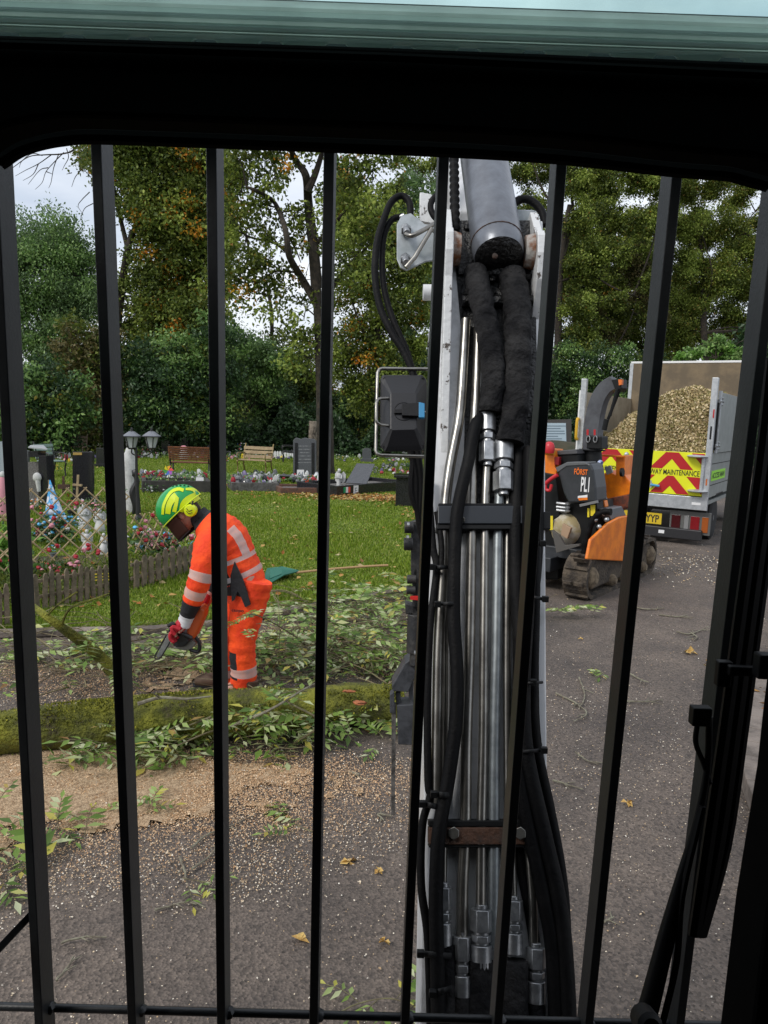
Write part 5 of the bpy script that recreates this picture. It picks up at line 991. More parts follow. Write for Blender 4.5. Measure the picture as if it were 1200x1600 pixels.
def track(v0):
    root = bpy.data.objects.new('track', None); S.collection.objects.link(root); root.parent = chp; w_ = .27
    n_ = 40; prof = []
    def path(t):
        r_ = HT/2; Ls = LT-2*r_; per = 2*Ls+2*math.pi*r_; s_ = (t % 1)*per
        if s_ < Ls: return (r_+s_, 0.0, 0, -1)
        s_ -= Ls
        if s_ < math.pi*r_: a_ = s_/r_-math.pi/2; return (LT-r_+r_*math.cos(a_), r_+r_*math.sin(a_), math.cos(a_), math.sin(a_))
        s_ -= math.pi*r_
        if s_ < Ls: return (LT-r_-s_, HT-.03*math.sin(math.pi*s_/Ls), 0, 1)
        s_ -= Ls; a_ = s_/r_+math.pi/2; return (r_+r_*math.cos(a_), r_+r_*math.sin(a_), math.cos(a_), math.sin(a_))
    g = MB(); k = 64; vs = []
    for i in range(k):
        u, z, nu, nz_ = path(i/k)
        for off, v in ((0, v0), (0, v0+w_), (-.045, v0+w_), (-.045, v0)): vs.append(CP(u+nu*off, v, z+nz_*off+.0))
    fs = []
    for i in range(k):
        j = (i+1) % k
        for q_ in range(4): fs.append((i*4+q_, i*4+(q_+1) % 4, j*4+(q_+1) % 4, j*4+q_))
    g.add(vs, fs)
    for i in range(k):      # lugs
        if i % 2: continue
        u, z, nu, nz_ = path(i/k); d = V((0, 0, 0))
        tang = CA_*(-nz_)+V((0, 0, nu)); nn_ = CA_*nu+V((0, 0, nz_)); rot = Matrix((tang, CRt, nn_)).transposed()
        for vv_, w2 in ((v0+.07+.03*(i % 4 == 0), .13), (v0+w_-.08, .12)): g.box(CP(u+nu*.008, vv_, z+nz_*.008), (.035, w2, .03), rot)
    g.build('belt', M_mud, root)
    rot = Matrix((CA_, V((0, 0, 1)), CRt)).transposed()
    g = MB(); g.prism([CP(.2, v0+.03, .10), CP(LT-.2, v0+.03, .10), CP(LT-.2, v0+.03, HT-.08), CP(.2, v0+.03, HT-.08)], -CRt*.2); g.build('track_frame', M_mud, root, bevel=.02)
    for u_, r_ in ((.21, .12), (LT-.2, .12), (LT*.35, .07), (LT*.5, .07), (LT*.65, .07), (LT*.8, .07)):
        g = MB(); g.lathe([(.03, .03), (r_*.5, .03), (r_*.85, .0), (r_, -.02), (r_, -.12)], CP(u_, v0+.0, HT/2 if r_ > .1 else .12), 16, rot=rot); g.build('roller', M_mud2, root)
track(0.0); track(1.0)
g = MB(); g.box(CP(.9, .65, .42), (.9, 1.0, .12), Matrix.Rotation(-ca, 3, 'Z')); g.box(CP(.8, .65, .30), (.3, 1.2, .16), Matrix.Rotation(-ca, 3, 'Z')); g.build('chassis', M_ch, chp, bevel=.01)
# orange side cover and its grey cap
cpr('side_cover', [(918, 874), (924, 843), (950, 818), (968, 808), (990, 804), (1000, 806), (1000, 872), (976, 877)], .035, M_or, 'S', -.02, .012)
cpr('cover_cap', [(949, 796), (972, 791), (979, 806), (978, 811), (956, 816)], .10, mat('grey plastic cap', (.13, .14, .15), .5), 'S', .02, .01)
cpr('cover_foot', [(912, 874), (978, 878), (1000, 875), (1000, 881), (975, 886), (914, 880)], .12, M_mud, 'S', .03, .004)
for i, s_ in enumerate(('FORST', 'ST6')):
    p = CS(965, 829+i*9, .025); q_ = CS(976, 829+i*9, .025); txt('lettering', s_, mat('brown lettering', (.2, .05, .01), .6), p, CA_, (0, 0, 1), .045, chp, width=(q_-p).length)
# engine bonnet
bon = cpr('bonnet', [(870, 733), (884, 725), (905, 722), (922, 724), (927, 734), (931, 762), (932, 784), (888, 786), (880, 770)], .32, M_ch, 'E', .35, .02)
cpr('bonnet_lid', [(868, 731), (886, 722), (914, 722), (918, 726), (885, 728), (871, 738)], .3, mat('grey lid', (.10, .105, .11), .5), 'E', .34, .004)
pl = CE(897, 741, .345); pr_ = CE(918, 741, .345); txt('lettering', 'FÖRST', mat('orange lettering', (.8, .16, .01), .5), pl, CRt, (0, 0, 1), .075, bon, width=(pr_-pl).length, bold=.02)
pl = CE(907, 768, .345); pr_ = CE(920, 768, .345); txt('lettering', 'PL1', M_whitep, pl, CRt, (0, 0, 1), .16, bon, width=(pr_-pl).length, bold=.02)
cpr('sticker', [(903, 775), (918, 773), (918, 777), (903, 779)], -.004, M_whitep, 'E', .345, 0, bon); cpr('sticker', [(903, 778), (918, 777), (918, 781), (905, 782)], -.004, M_or, 'E', .345, 0, bon)
cpr('engine_bay', [(866, 786), (932, 784), (934, 800), (930, 860), (905, 878), (862, 880)], .5, M_black, 'E', .5, .01)
cpr('rail', [(905, 788), (932, 782), (933, 786), (906, 792)], .05, mat('grey rail', (.16, .16, .16), .5), 'E', .33, .002)
cpr('feed_housing', [(846, 738), (868, 742), (874, 790), (872, 905), (846, 905)], .5, M_black, 'E', .45, .01)
cpr('feed_tray', [(840, 700), (866, 702), (867, 730), (870, 735), (868, 746), (845, 746), (840, 740)], .25, M_or, 'E', .5, .008)
g = MB(); g.lathe([(.055, -.03), (.062, 0), (.06, .05), (.045, .085), (.015, .10)], CE(858, 704, .45), 16); g.build('red_cap', mat('red plastic cap', (.5, .02, .03), .35), chp)
g = MB(); g.cyl(CE(853, 706, .47), CE(866, 706, .47), .035, n=8); g.build('cap_neck', mat('amber ring', (.6, .3, .02), .4), chp)
g = MB(); g.tube(crv([CE(x, y, .3) for x, y in [(851, 757), (860, 749), (871, 742)]], 4), .022, 10); g.tube(crv([CE(x, y, .3) for x, y in [(852, 752), (853, 764), (859, 766), (862, 757)]], 4), .018, 8); g.build('control_bar', MATS['red plastic cap'], chp)
cpr('radiator', [(868, 706), (903, 710), (903, 728), (870, 726)], .4, M_black, 'E', .6, .01); cpr('tool_tray', [(866, 705), (900, 702), (902, 709), (868, 711)], .4, mat('dark grey tray', (.07, .07, .075), .5), 'E', .58, .006); cpr('rear_lamp', [(866, 714), (874, 714), (873, 727), (866, 726)], .06, MATS['red lens'], 'E', .5, .004)
for a_, b_ in (((855, 806), (864, 828)), ((923, 789), (930, 806)), ((918, 794), (921, 808))): cpr('warning_label', [(a_[0], a_[1]), (b_[0], a_[1]), (b_[0], b_[1]), (a_[0], b_[1])], -.005, mat('yellow label', (.75, .60, .02), .5), 'E', .40, 0)
g = MB(); g.lathe([(.0, .0), (.10, .0), (.16, .05), (.20, .14), (.20, .2)], CE(884, 838, .42), 18, rot=(CA_*1.0+CRt*-.3+V((0, 0, .4))).to_track_quat('Z', 'Y').to_matrix()); g.build('white_drum', mat('dirty white plastic', (.5, .47, .4), .6, col2=(.3, .24, .12), nscale=5), chp)
cpr('funnel', [(879, 818), (892, 825), (886, 842), (876, 836)], .05, mat('tan plastic', (.36, .24, .15), .6), 'E', .3, .004)
cpr('tow_plate', [(862, 828), (873, 836), (882, 852), (905, 850), (906, 853), (869, 864)], .05, mat('dusty dark plate', (.08, .075, .068), .7), 'E', .25, .004)
g = MB(); g.tube(crv([CE(x, y, .3) for x, y in [(912, 868), (916, 848), (921, 826), (930, 808), (944, 800), (955, 800)]], 5), [.035+.004*math.sin(i*1.6) for i in range(26)], 10); g.build('hydraulic_hose', M_hose, chp)
for x, y in ((930, 812), (943, 802), (936, 823), (912, 862), (948, 812)): g = MB(); g.ell(CE(x, y, .3), (.028, .028, .028), n=8); g.build('hose_end', M_zinc, chp)
g = MB()
for y in (787, 793, 798): g.cyl(CE(870, y-1, .44), CE(886, y+1, .44), .018, n=8); g.ell(CE(887, y, .43), (.03, .03, .02), n=8)
g.build('pipe_union', M_zinc, chp)
# chute: base, swan neck, deflector
g = MB(); cb = CE(926, 745, .9); cb0 = CE(929, 790, .9); cb1 = CE(925, 704, .9); g.cyl(cb0, cb1, .12, .105, 18); g.cyl(cb1, cb1+V((0, 0, .015)), .15, .15, 18); g.build('chute_base', M_black, chp, bevel=.006)
g = MB(); path = crv([CE(x, y, .9) for x, y in [(926, 703), (927, 672), (931, 645), (938, 622), (949, 606), (962, 598)]], 6); pr = []
g.tube(path, [.19-.05*i/len(path) for i in range(len(path))], 4, up=None)
g.v = []; g.f = []; g.m = []; g.s = []
for i, p in enumerate(path):
    t = (path[min(i+1, len(path)-1)]-path[max(i-1, 0)]).normalized(); s2 = CA_; n2 = t.cross(s2).normalized(); hw = (.095-.02*i/len(path)); hd_ = .075
    pr.append([p+n2*hw+s2*hd_, p+n2*hw-s2*hd_, p-n2*hw-s2*hd_, p-n2*hw+s2*hd_])
vs = [q for r4 in pr for q in r4]; fs = []
for i in range(len(pr)-1):
    for j in range(4): fs.append((i*4+j, i*4+(j+1) % 4, (i+1)*4+(j+1) % 4, (i+1)*4+j))
fs += [(0, 1, 2, 3), tuple(len(vs)-4+j for j in range(4))]; g.add(vs, fs); g.build('chute', mat('scuffed grey chute', (.075, .08, .09), .45, col2=(.05, .052, .06), nscale=8), chp, bevel=.006)
cpr('deflector', [(955, 593), (970, 592), (971, 606), (965, 612), (960, 606)], .2, M_black, 'E', .8, .005); cpr('marker', [(966, 593), (972, 593), (971, 601), (967, 602)], .05, mat('orange tag', (.7, .16, .02), .5), 'E', .78, 0)
g = MB(); g.cyl(CE(965, 607, .8), CE(953, 650, .8), .018, n=8); g.cyl(CE(969, 607, .85), CE(950, 655, .85), .018, n=8); g.cyl(CE(948, 655, .8), CE(944, 672, .8), .03, n=8); g.build('chute_rod', M_black, chp)
cpr('clamp_collar', [(917, 680), (940, 682), (940, 702), (916, 701)], .2, M_black, 'E', .76, .01)
g = MB()
for x in (919, 930):
    c_ = CE(x, 686, .74); g.tube([c_+CRt*.02*math.cos(a_)+V((0, 0, .035*math.sin(a_))) for a_ in [i*math.pi/8 for i in range(17)]], .006, 6)
g.build('clamp_ring', M_zinc, chp); 
for x in (918, 929): cpr('red_tag', [(x-1.5, 671), (x+1.5, 671), (x+1.5, 680), (x-1.5, 680)], .01, M_redr, 'E', .735, 0)
g = MB(); g.cyl(CE(934, 726, .72), CE(938, 728, .72), .06, n=18); g.build('round_badge', mat('blue white badge', (.08, .14, .4), .5, col2=(.5, .55, .65), nscale=12), chp)
cpr('infeed_hopper', [(942, 744), (948, 735), (962, 742), (962, 712), (976, 712), (976, 742), (986, 754), (984, 772), (950, 782), (941, 765)], .5, M_or, 'E', 1.25, .01)
cpr('hopper_rail', [(938, 710), (977, 712), (977, 715), (938, 713)], .04, M_or, 'E', 1.2, .003); cpr('mirror', [(944, 730), (954, 727), (958, 738), (948, 742)], .02, mat('silver plate', (.5, .5, .5), .3, .6), 'E', 1.1, .003)
g = MB(); g.cyl(CE(970, 738, 1.2), CE(974, 738, 1.2), .05, n=10); g.build('pivot', M_black, chp)
cpr('hopper_base', [(933, 782), (984, 772), (984, 792), (960, 800), (935, 812)], .4, mat('rusty red frame', (.22, .05, .02), .7, col2=(.08, .03, .02), nscale=20), 'E', 1.2, .01)
cpr('guard_block', [(931, 784), (944, 782), (946, 792), (934, 798)], .1, MATS['red plastic cap'] if False else M_or, 'E', .7, .006)
# notice board on posts behind
nb = thing('notice_board', 'grey notice board with a pale blue printed sheet behind the chipper', 'notice board', gp(868, 748))
Yn = gp(868, 748).y; g = MB(); g.prism([PY(x, y, Yn) for x, y in [(846, 656), (893, 655), (893, 700), (846, 700)]], (0, .04, 0)); g.build('board', mat('dark board', (.06, .055, .05), .7), nb, bevel=.005)
g = MB(); g.prism([PY(x, y, Yn) for x, y in [(852, 661), (884, 661), (885, 694), (852, 693)]], (0, -.012, 0)); g.build('sheet', mat('pale blue sheet', (.42, .52, .58), .6), nb)
g = MB()
for i, wd in enumerate((30, 22, 28, 29, 18, 24, 12)): g.prism([PY(x, y, Yn-.014) for x, y in [(854, 665+i*4), (854+wd, 665+i*4), (854+wd, 666.3+i*4), (854, 666.3+i*4)]], (0, -.001, 0))
g.build('print', mat('grey print', (.12, .17, .22), .7), nb); g = MB()
for x in (850, 889): g.prism([PY(x-2, 656, Yn+.04), PY(x+2, 656, Yn+.04), PY(x+2, 752, Yn+.04), PY(x-2, 752, Yn+.04)], (0, .04, 0))
g.build('post', mat('dark board', (.06, .055, .05)), nb)
# earth bank behind
g = MB(); rng = np.random.default_rng(2)
def bank(u, v): x = 3.6+u*7; y = 21.5+v*4; z = -.05+1.35*math.sin(min(v*1.2, 1)*1.57)*(1-.5*abs(u-.4))+.08*math.sin(x*3+v*5); return V((x, y, z))
g.grid(bank, 40, 14); struct(g.build('earth_bank', mat('earth bank', (.05, .042, .022), .95, col2=(.028, .032, .014), nscale=3, bump=.8, bscale=10)))
# ================================================================== cemetery
rng = np.random.default_rng(31); random.seed(31)
ZL = .045
def gl(px, py): p = G(px, py, ZL); return V((p.x, p.y, ZL))
def ppm(Y): return F/Y
def vprism(g, Y, pts, th, mi=0): g.prism([PY(x, y, Y) for x, y in pts], (0, th, 0), mi)
M_gran = mat('polished black granite', (.012, .012, .014), .12, col2=(.03, .03, .033), nscale=60)
M_granr = mat('grey granite', (.10, .105, .115), .45, col2=(.055, .058, .065), nscale=45)
M_stone = mat('pale statue stone', (.55, .55, .54), .75, col2=(.32, .32, .31), nscale=12, nlo=.4, nhi=.75)
M_sgrey = mat('grey statue stone', (.28, .29, .30), .8, col2=(.12, .125, .13), nscale=14)
M_gravel = mat('grave gravel', (.20, .19, .18), .9, col2=(.07, .065, .06), nscale=60, bump=.6, bscale=60)
M_brick = mat('red brown brick edging', (.16, .07, .045), .85, col2=(.08, .05, .035), nscale=14)
M_iron = mat('black cast iron', (.012, .012, .013), .45)
M_wood = mat('varnished red brown slats', (.23, .085, .035), .5, col2=(.14, .05, .022), nscale=10); M_woodg = mat('weathered bench wood', (.20, .14, .10), .85, col2=(.12, .09, .065), nscale=8)
M_woodp = mat('pale bench wood', (.36, .27, .15), .7, col2=(.25, .18, .1), nscale=8)
M_red = mat('red petals', (.33, .012, .025), .6); M_pinkf = mat('pink petals', (.6, .25, .3), .6); M_leafg = mat('flower foliage', (.05, .11, .03), .6)
M_card = mat('white card', (.72, .72, .72), .6); M_gold = mat('gold letters', (.5, .33, .1), .4, .5)
def statue(label, px, py, hpx, m=None, group=None, kneel=False, wing=True, k=1.0, robe=1.0):
    b = gl(px, py); s_ = hpx/F*b.y; t = thing('angel_statue' if wing else 'statue', label, 'statue', b, random.uniform(-.4, .4), group)
    m = m or M_stone; g = MB()
    g.lathe([(.17*s_*robe, 0), (.17*s_*robe, .05*s_), (.14*s_*robe, .07*s_), (.15*s_*robe, .1*s_), (.12*s_*robe, .35*s_), (.09*s_, .52*s_), (.12*s_, .62*s_), (.13*s_, .70*s_), (.10*s_, .77*s_), (.045*s_, .80*s_), (.045*s_, .83*s_)], (0, 0, 0), 14)
    for sx in (-1, 1): g.tube([V((sx*.12*s_, 0, .72*s_)), V((sx*.15*s_, -.06*s_, .58*s_)), V((sx*.02*s_, -.13*s_, .62*s_))], [.035*s_, .032*s_, .025*s_], 8)
    g.build('body', m, t, world=False); g = MB(); g.ell((0, -.01*s_, .90*s_), (.065*s_, .07*s_, .085*s_), n=12); g.ell((0, .015*s_, .92*s_), (.078*s_, .072*s_, .085*s_), n=10, wob=.08); g.build('head', m, t, world=False)
    if wing:
        for sx in (-1, 1):
            g = MB(); g.prism([V((sx*.02*s_, .08*s_, .5*s_)), V((sx*.12*s_, .12*s_, .35*s_)), V((sx*.24*s_, .14*s_, .45*s_)), V((sx*.26*s_, .14*s_, .75*s_)), V((sx*.16*s_, .11*s_, .88*s_)), V((sx*.04*s_, .09*s_, .76*s_))], (0, .03*s_, 0)); g.build('wing', m, t, world=False, bevel=.01*s_)
    return t
def flowers(label, px, py, wpx, hpx, cols, n=30, pot=None, nm='flower_bunch', z=0):
    b = gl(px, py); Y = b.y; w_ = wpx/F*Y; h_ = hpx/F*Y; t = thing(nm, label, 'flowers', b)
    hp = h_*.35 if pot else h_*.1
    if pot: g = MB(); r_ = w_*.28; g.lathe([(r_*.7, 0), (r_, hp), (r_*1.1, hp), (r_*1.1, hp*1.1), (r_*.9, hp*1.1), (r_*.85, hp*.9)], (0, 0, 0), 14); g.build('pot', pot, t, world=False)
    P = np.stack([rng.normal(size=n*6)*w_*.26, rng.normal(size=n*6)*w_*.2, hp+(h_-hp)*rng.uniform(0, .85, n*6)], 1); s_ = w_*.16
    vs, fs = leaves(P, rdir(n*6)+np.array([0, 0, .5]), rdir(n*6), rng.uniform(.6, 1.2, n*6)*s_, np.full(n*6, s_*.35)); o = fastmesh('foliage', vs, fs, M_leafg); o.parent = t
    for ci, c in enumerate(cols):
        g = MB()
        for _ in range(max(3, n//len(cols))):
            p = V((random.gauss(0, w_*.27), random.gauss(0, w_*.2)-.02, hp+(h_-hp)*random.uniform(.25, 1))); r_ = min(w_*random.uniform(.04, .07), .035)
            g.ell(p, (r_, r_, r_*.7), n=6, wob=.25)
        g.build('petals', c, t, world=False)
    return t
def headstone(label, x0, x1, yt, yb, m, top='flat', th=.09, plinth=True, base_y=None, lines=0, slab=None, gold=False):
    b = gl((x0+x1)/2, yb); Y = b.y; t = thing('headstone', label, 'headstone', b); g = MB(); s_ = Y/F; xm = (x0+x1)/2
    if top == 'flat': pts = [(x0, yb), (x1, yb), (x1, yt), (x0, yt)]
    elif top == 'ogee': pts = [(x0, yb), (x1, yb), (x1, yt+5), (x1-4, yt+2), (xm+5, yt+1), (xm, yt), (xm-6, yt+2), (x0+4, yt), (x0, yt+4)]
    else: pts = [(x0, yb), (x1, yb)]+[(xm+(x1-x0)/2*math.cos(a), yt+5-5*math.sin(a)) for a in [i*math.pi/8 for i in range(9)]]
    vprism(g, Y, pts, th); g.build('stone', m, t, bevel=.008)
    if top == 'ogee':
        g = MB(); 
        for xx in (x0+5, x1-5): vprism(g, Y-.02, [(xx-2.2, yb-4), (xx+2.2, yb-4), (xx+2.2, yt+8), (xx-2.2, yt+8)], .02)
        g.build('pilaster', M_gran, t)
    if plinth: g = MB(); vprism(g, Y-.06, [(x0-3, yb), (x1+3, yb), (x1+3, yb-5), (x0-3, yb-5)], th+.14); g.build('plinth', m, t, bevel=.006)
    if lines:
        g = MB()
        for i in range(lines): w_ = (x1-x0)*random.uniform(.18, .32); y_ = yt+(yb-yt)*(.2+.5*i/lines); vprism(g, Y-.003, [(xm-w_, y_), (xm+w_, y_), (xm+w_, y_+1.1), (xm-w_, y_+1.1)], .002)
        g.build('inscription', M_gold if gold else M_sgrey, t)
    return t
# --- benches
def bench(label, px, py, wpx, rz, wood, metal, slats=5, arms=True, hgt=.85, w_=None, gold=False):
    b = gl(px, py); L_ = w_ or wpx/F*b.y; t = thing('bench', label, 'bench', b, rz)
    g = MB()
    for i in range(slats): z_ = hgt*.55+i*hgt*.45/slats; y_ = .22+.05*i*.5; g.box((0, y_, z_+.03), (L_, .022, hgt*.45/slats*.78), Matrix.Rotation(R(-12), 3, 'X'))
    g.build('backrest', wood, t, world=False, bevel=.003)
    g = MB()
    for i in range(4): g.box((0, -.2+i*.11, hgt*.48), (L_, .085, .025))
    g.build('seat', wood, t, world=False, bevel=.003)
    for sx in (-1, 1):
        x = sx*(L_/2-.03); g = MB()
        g.tube(crv([(x, -.25, 0), (x, -.22, hgt*.25), (x, -.24, hgt*.46), (x, .15, hgt*.45), (x, .24, hgt*.7), (x, .34, hgt*1.04)], 4), .022, 6); g.tube(crv([(x, .30, 0), (x, .2, hgt*.25), (x, .16, hgt*.46)], 4), .022, 6)
        if arms: g.tube(crv([(x, -.24, hgt*.46), (x, -.28, hgt*.62), (x, -.2, hgt*.72), (x, .24, hgt*.72)], 4), .018, 6)
        g.build('end_frame', metal, t, world=False)
    return t
bench('weathered plank bench against the dark shrubs at far left', 106, 714, 54, R(5), M_woodg, M_woodg, 3, hgt=.8)
bench('red-brown slatted bench seen from behind beside the third bar', 298, 746, 62, R(186), M_wood, M_iron, 7)
bench('pale wooden bench with curly metal ends and a plaque in its back', 398, 740, 50, R(-14), M_woodp, mat('brass metal', (.2, .15, .06), .5, .5), 3)
bench('small iron garden chair with a faded green and gold back', 80, 745, 16, R(60), mat('faded green panel', (.2, .28, .24), .7), M_iron, 4, w_=.55)
bench('dark iron bench half hidden behind the grey headstone', 452, 722, 22, R(-80), M_iron, M_iron, 4, w_=.9)
# --- lantern post with two heads
b = gl(216, 812); Y = b.y; t = thing('lantern_post', 'black garden lamp post with two glazed lanterns', 'lamp post', b)
g = MB(); c = [PY(x, y, Y) for x, y in [(216, 812), (216, 790), (214, 760), (213, 720), (213, 700)]]; g.tube(c, [.05, .04, .028, .022, .02], 10); g.lathe([(.07, 0), (.06, .05), (.035, .1)], b, 12); g.build('pole', M_iron, t)
g = MB(); g.tube(crv([PY(213, 712, Y), PY(206, 708, Y), PY(206, 700, Y)], 4), .012, 6); g.tube(crv([PY(213, 712, Y), PY(228, 712, Y), PY(237, 706, Y), PY(237, 700, Y)], 4), .012, 6); g.build('arm', M_iron, t)
for hx in (206, 237):
    c0 = PY(hx, 700, Y); s_ = Y/F*1.0; lp = bpy.data.objects.new('lantern', None); S.collection.objects.link(lp); lp.parent = t
    g = MB(); g.lathe([(16*s_, 17.5*s_), (13*s_, 20*s_), (5*s_, 25*s_), (2*s_, 27*s_), (1.8*s_, 31*s_), (.3*s_, 32*s_)], c0, 6); g.lathe([(5*s_, -2*s_), (7*s_, 0), (6.5*s_, 1*s_)], c0, 6)
    for i in range(6): a_ = i*math.pi/3; g.tube([c0+V((6.5*s_*math.cos(a_), 6.5*s_*math.sin(a_), 0)), c0+V((11.5*s_*math.cos(a_), 11.5*s_*math.sin(a_), 18*s_))], .008, 5)
    g.build('lantern_frame', M_iron, lp); g = MB(); g.lathe([(6*s_, 0), (11*s_, 18*s_)], c0, 6); g.build('glass', mat('frosted lantern glass', (.42, .44, .45), .3), lp)
    g = MB(); g.lathe([(15*s_, 18.2*s_), (4.5*s_, 25.2*s_)], c0+V((0, 0, .006)), 6); g.build('solar_roof', mat('grey lantern roof', (.16, .17, .19), .35), lp)
# white column figure behind the lantern post
t = thing('white_column', 'tall slim white stone figure behind the lantern post', 'statue', gl(204, 800)); Yc = gl(204, 800).y
g = MB(); g.tube([PY(x, y, Yc) for x, y in [(206, 802), (205, 770), (203, 740), (202, 715), (203, 700)]], [.09, .10, .12, .11, .06], 12); g.build('body', M_stone, t); g = MB(); g.ell(PY(203, 693, Yc), (.07, .07, .09), n=10); g.build('head', M_stone, t)
t = thing('bronze_horse', 'dark cast ornament rearing beside the white column figure', 'ornament', gl(210, 806)); Yc = gl(212, 800).y-.3
g = MB(); g.tube(crv([PY(x, y, Yc) for x, y in [(208, 806), (212, 790), (208, 770), (214, 752), (209, 738)]], 5), [.03, .06, .07, .05, .03], 8); g.ell(PY(211, 740, Yc), (.06, .04, .07), n=10, wob=.2); g.build('body', M_iron, t)
# --- headstones
headstone('tall leaning black headstone with gold number at top left', 113, 145, 706, 782, M_gran, lines=0)
b = gl(128, 782); tt_ = [o for o in bpy.data.objects if o.get('label', '').startswith('tall leaning black')][0]
g = MB(); vprism(g, b.y-.004, [(114, 707), (128, 707), (128, 711), (114, 711)], .003); g.build('gold_number', M_gold, tt_)
headstone('wide grey headstone with dark pilasters and faint lettering', 458, 494, 684, 746, M_granr, 'ogee', .12, lines=6)
headstone('black headstone with grey cap beneath the pale stump', 405, 431, 676, 705, M_gran, 'arch', .1)
headstone('plain black headstone behind the slatted bench', 292, 320, 682, 708, M_gran)
headstone('low curved black headstone left of the plain one', 280, 294, 684, 712, M_gran, 'arch')
headstone('small dark headstone right of the fourth bar in the distance', 560, 582, 680, 700, M_gran)
headstone('distant dark headstone beside the work light', 590, 608, 684, 712, M_gran, 'arch')
headstone('far dark memorial panel standing behind the garden lamp', 338, 352, 688, 712, M_gran)
# memorial box with grey roof
t = thing('memorial_cabinet', 'tall black memorial lantern box with a silver pitched roof', 'memorial', gl(62, 790)); Yc = gl(62, 790).y
g = MB(); vprism(g, Yc, [(60, 790), (76, 788), (72, 712), (60, 712)], .3); vprism(g, Yc, [(44, 705), (60, 705), (60, 714), (44, 714)], .3); g.build('body', M_gran, t, bevel=.005)
g = MB(); g.prism([PY(44, 700, Yc-.05), PY(74, 703, Yc-.05), PY(68, 697, Yc+.4), PY(48, 697, Yc+.4)], (0, 0, .02)); g.build('roof', mat('silver roof', (.42, .43, .45), .4, .4), t)
g = MB(); g.prism([PY(44, 722, Yc+.1), PY(60, 722, Yc+.1), PY(60, 790, Yc+.1), PY(44, 790, Yc+.1)], (0, .1, 0)); g.build('back_stone', M_gravel, t)
g = MB(); g.ell(PY(58, 746, Yc-.05), (.08, .05, .09), n=12); g.cyl(PY(59, 750, Yc-.05), PY(61, 768, Yc-.05), .045, .03, 12); g.build('vase_and_bloom', M_stone, t)
flowers('orange and white posy in front of the memorial box', 60, 800, 28, 20, [mat('orange petals', (.6, .2, .05), .6), M_stone], 24)
statue('small white cherub bust by the memorial box', 59, 790, 14, wing=False)
# left edge pieces
t = thing('pink_doll', 'pink and white draped figure at the left edge', 'ornament', gl(6, 806)); Yc = gl(6, 806).y
g = MB(); g.tube([PY(4, y, Yc) for y in (806, 790, 770, 750, 742)], [.10, .1, .08, .06, .03], 12); g.build('body', M_pinkf, t); g = MB(); g.ell(PY(4, 742, Yc), (.05, .05, .06), n=10); g.build('head', M_stone, t)
t = thing('grey_panel', 'pale grey tapering stone panel rising at the left edge', 'headstone', gl(2, 760)); Yc = gl(2, 770).y; g = MB(); vprism(g, Yc, [(-20, 760), (8, 760), (6, 716), (3, 690), (-20, 690)], .06); g.build('stone', mat('blue grey stone', (.28, .32, .35), .6), t)
# blue and white cone flag
t = thing('windmill_flag', 'white and blue pointed cloth cone above the blue flowers', 'flag', gl(88, 850)); Yc = gl(88, 850).y
g = MB(); 
def cone(u, v): a_ = u*math.pi-math.pi/2; p0 = PY(78, 750, Yc); c_ = PY(86, 803, Yc); w_ = 15/F*Yc; q = c_+V((w_*math.sin(a_), -w_*.5*math.cos(a_), (1.5*math.sin(a_*3))/F*Yc)); return p0.lerp(q, v)
g.grid(cone, 14, 8); o = g.build('cloth', mat('blue printed cloth', (.62, .65, .72), .7, col2=(.05, .32, .65), nscale=7, nlo=.5, nhi=.54), t); m_ = o.modifiers.new('thickness', 'SOLIDIFY'); m_.thickness = .004
g = MB(); g.cyl(PY(76, 750, Yc), PY(78, 850, Yc), .008, n=6); g.build('pole', M_woodp, t)
M_bluep = mat('blue petals', (.10, .42, .70), .6)
flowers('large pale blue and white flower cushion below the cloth cone', 92, 852, 56, 52, [M_bluep, M_bluep, M_stone, M_red], 80)
flowers('blue-grey cloth flower pot inside the lattice at left', 84, 872, 20, 22, [M_bluep, M_stone], 16, pot=mat('grey pot', (.12, .13, .14), .6))
# grave vase etc between
t = thing('wooden_cross', 'plain pale wooden cross beside the black headstone', 'cross', gl(119, 800)); Yc = gl(119, 800).y; g = MB(); vprism(g, Yc, [(117, 800), (120, 800), (123, 742), (120, 742)], .03); vprism(g, Yc-.01, [(113, 756), (127, 757), (127, 760), (113, 759)], .05); g.build('cross', M_woodp, t)
t = thing('rusty_cross', 'rusty brown grave marker on the far lawn at left', 'grave marker', gl(98, 772)); Yc = gl(98, 772).y; g = MB(); vprism(g, Yc, [(97, 772), (101, 772), (100, 744), (97, 744)], .03); vprism(g, Yc-.01, [(90, 757), (108, 757), (108, 764), (90, 764)], .05); g.build('cross', M_rust, t)
flowers('red flowers in a black pot between the cross and the white angels', 112, 808, 24, 28, [M_red], 14, pot=M_iron)
flowers('red poppies beside the black headstone foot', 158, 800, 26, 18, [M_red], 18)
flowers('mixed greenery behind the white angel ornaments', 140, 806, 44, 26, [M_stone, M_pinkf], 26)
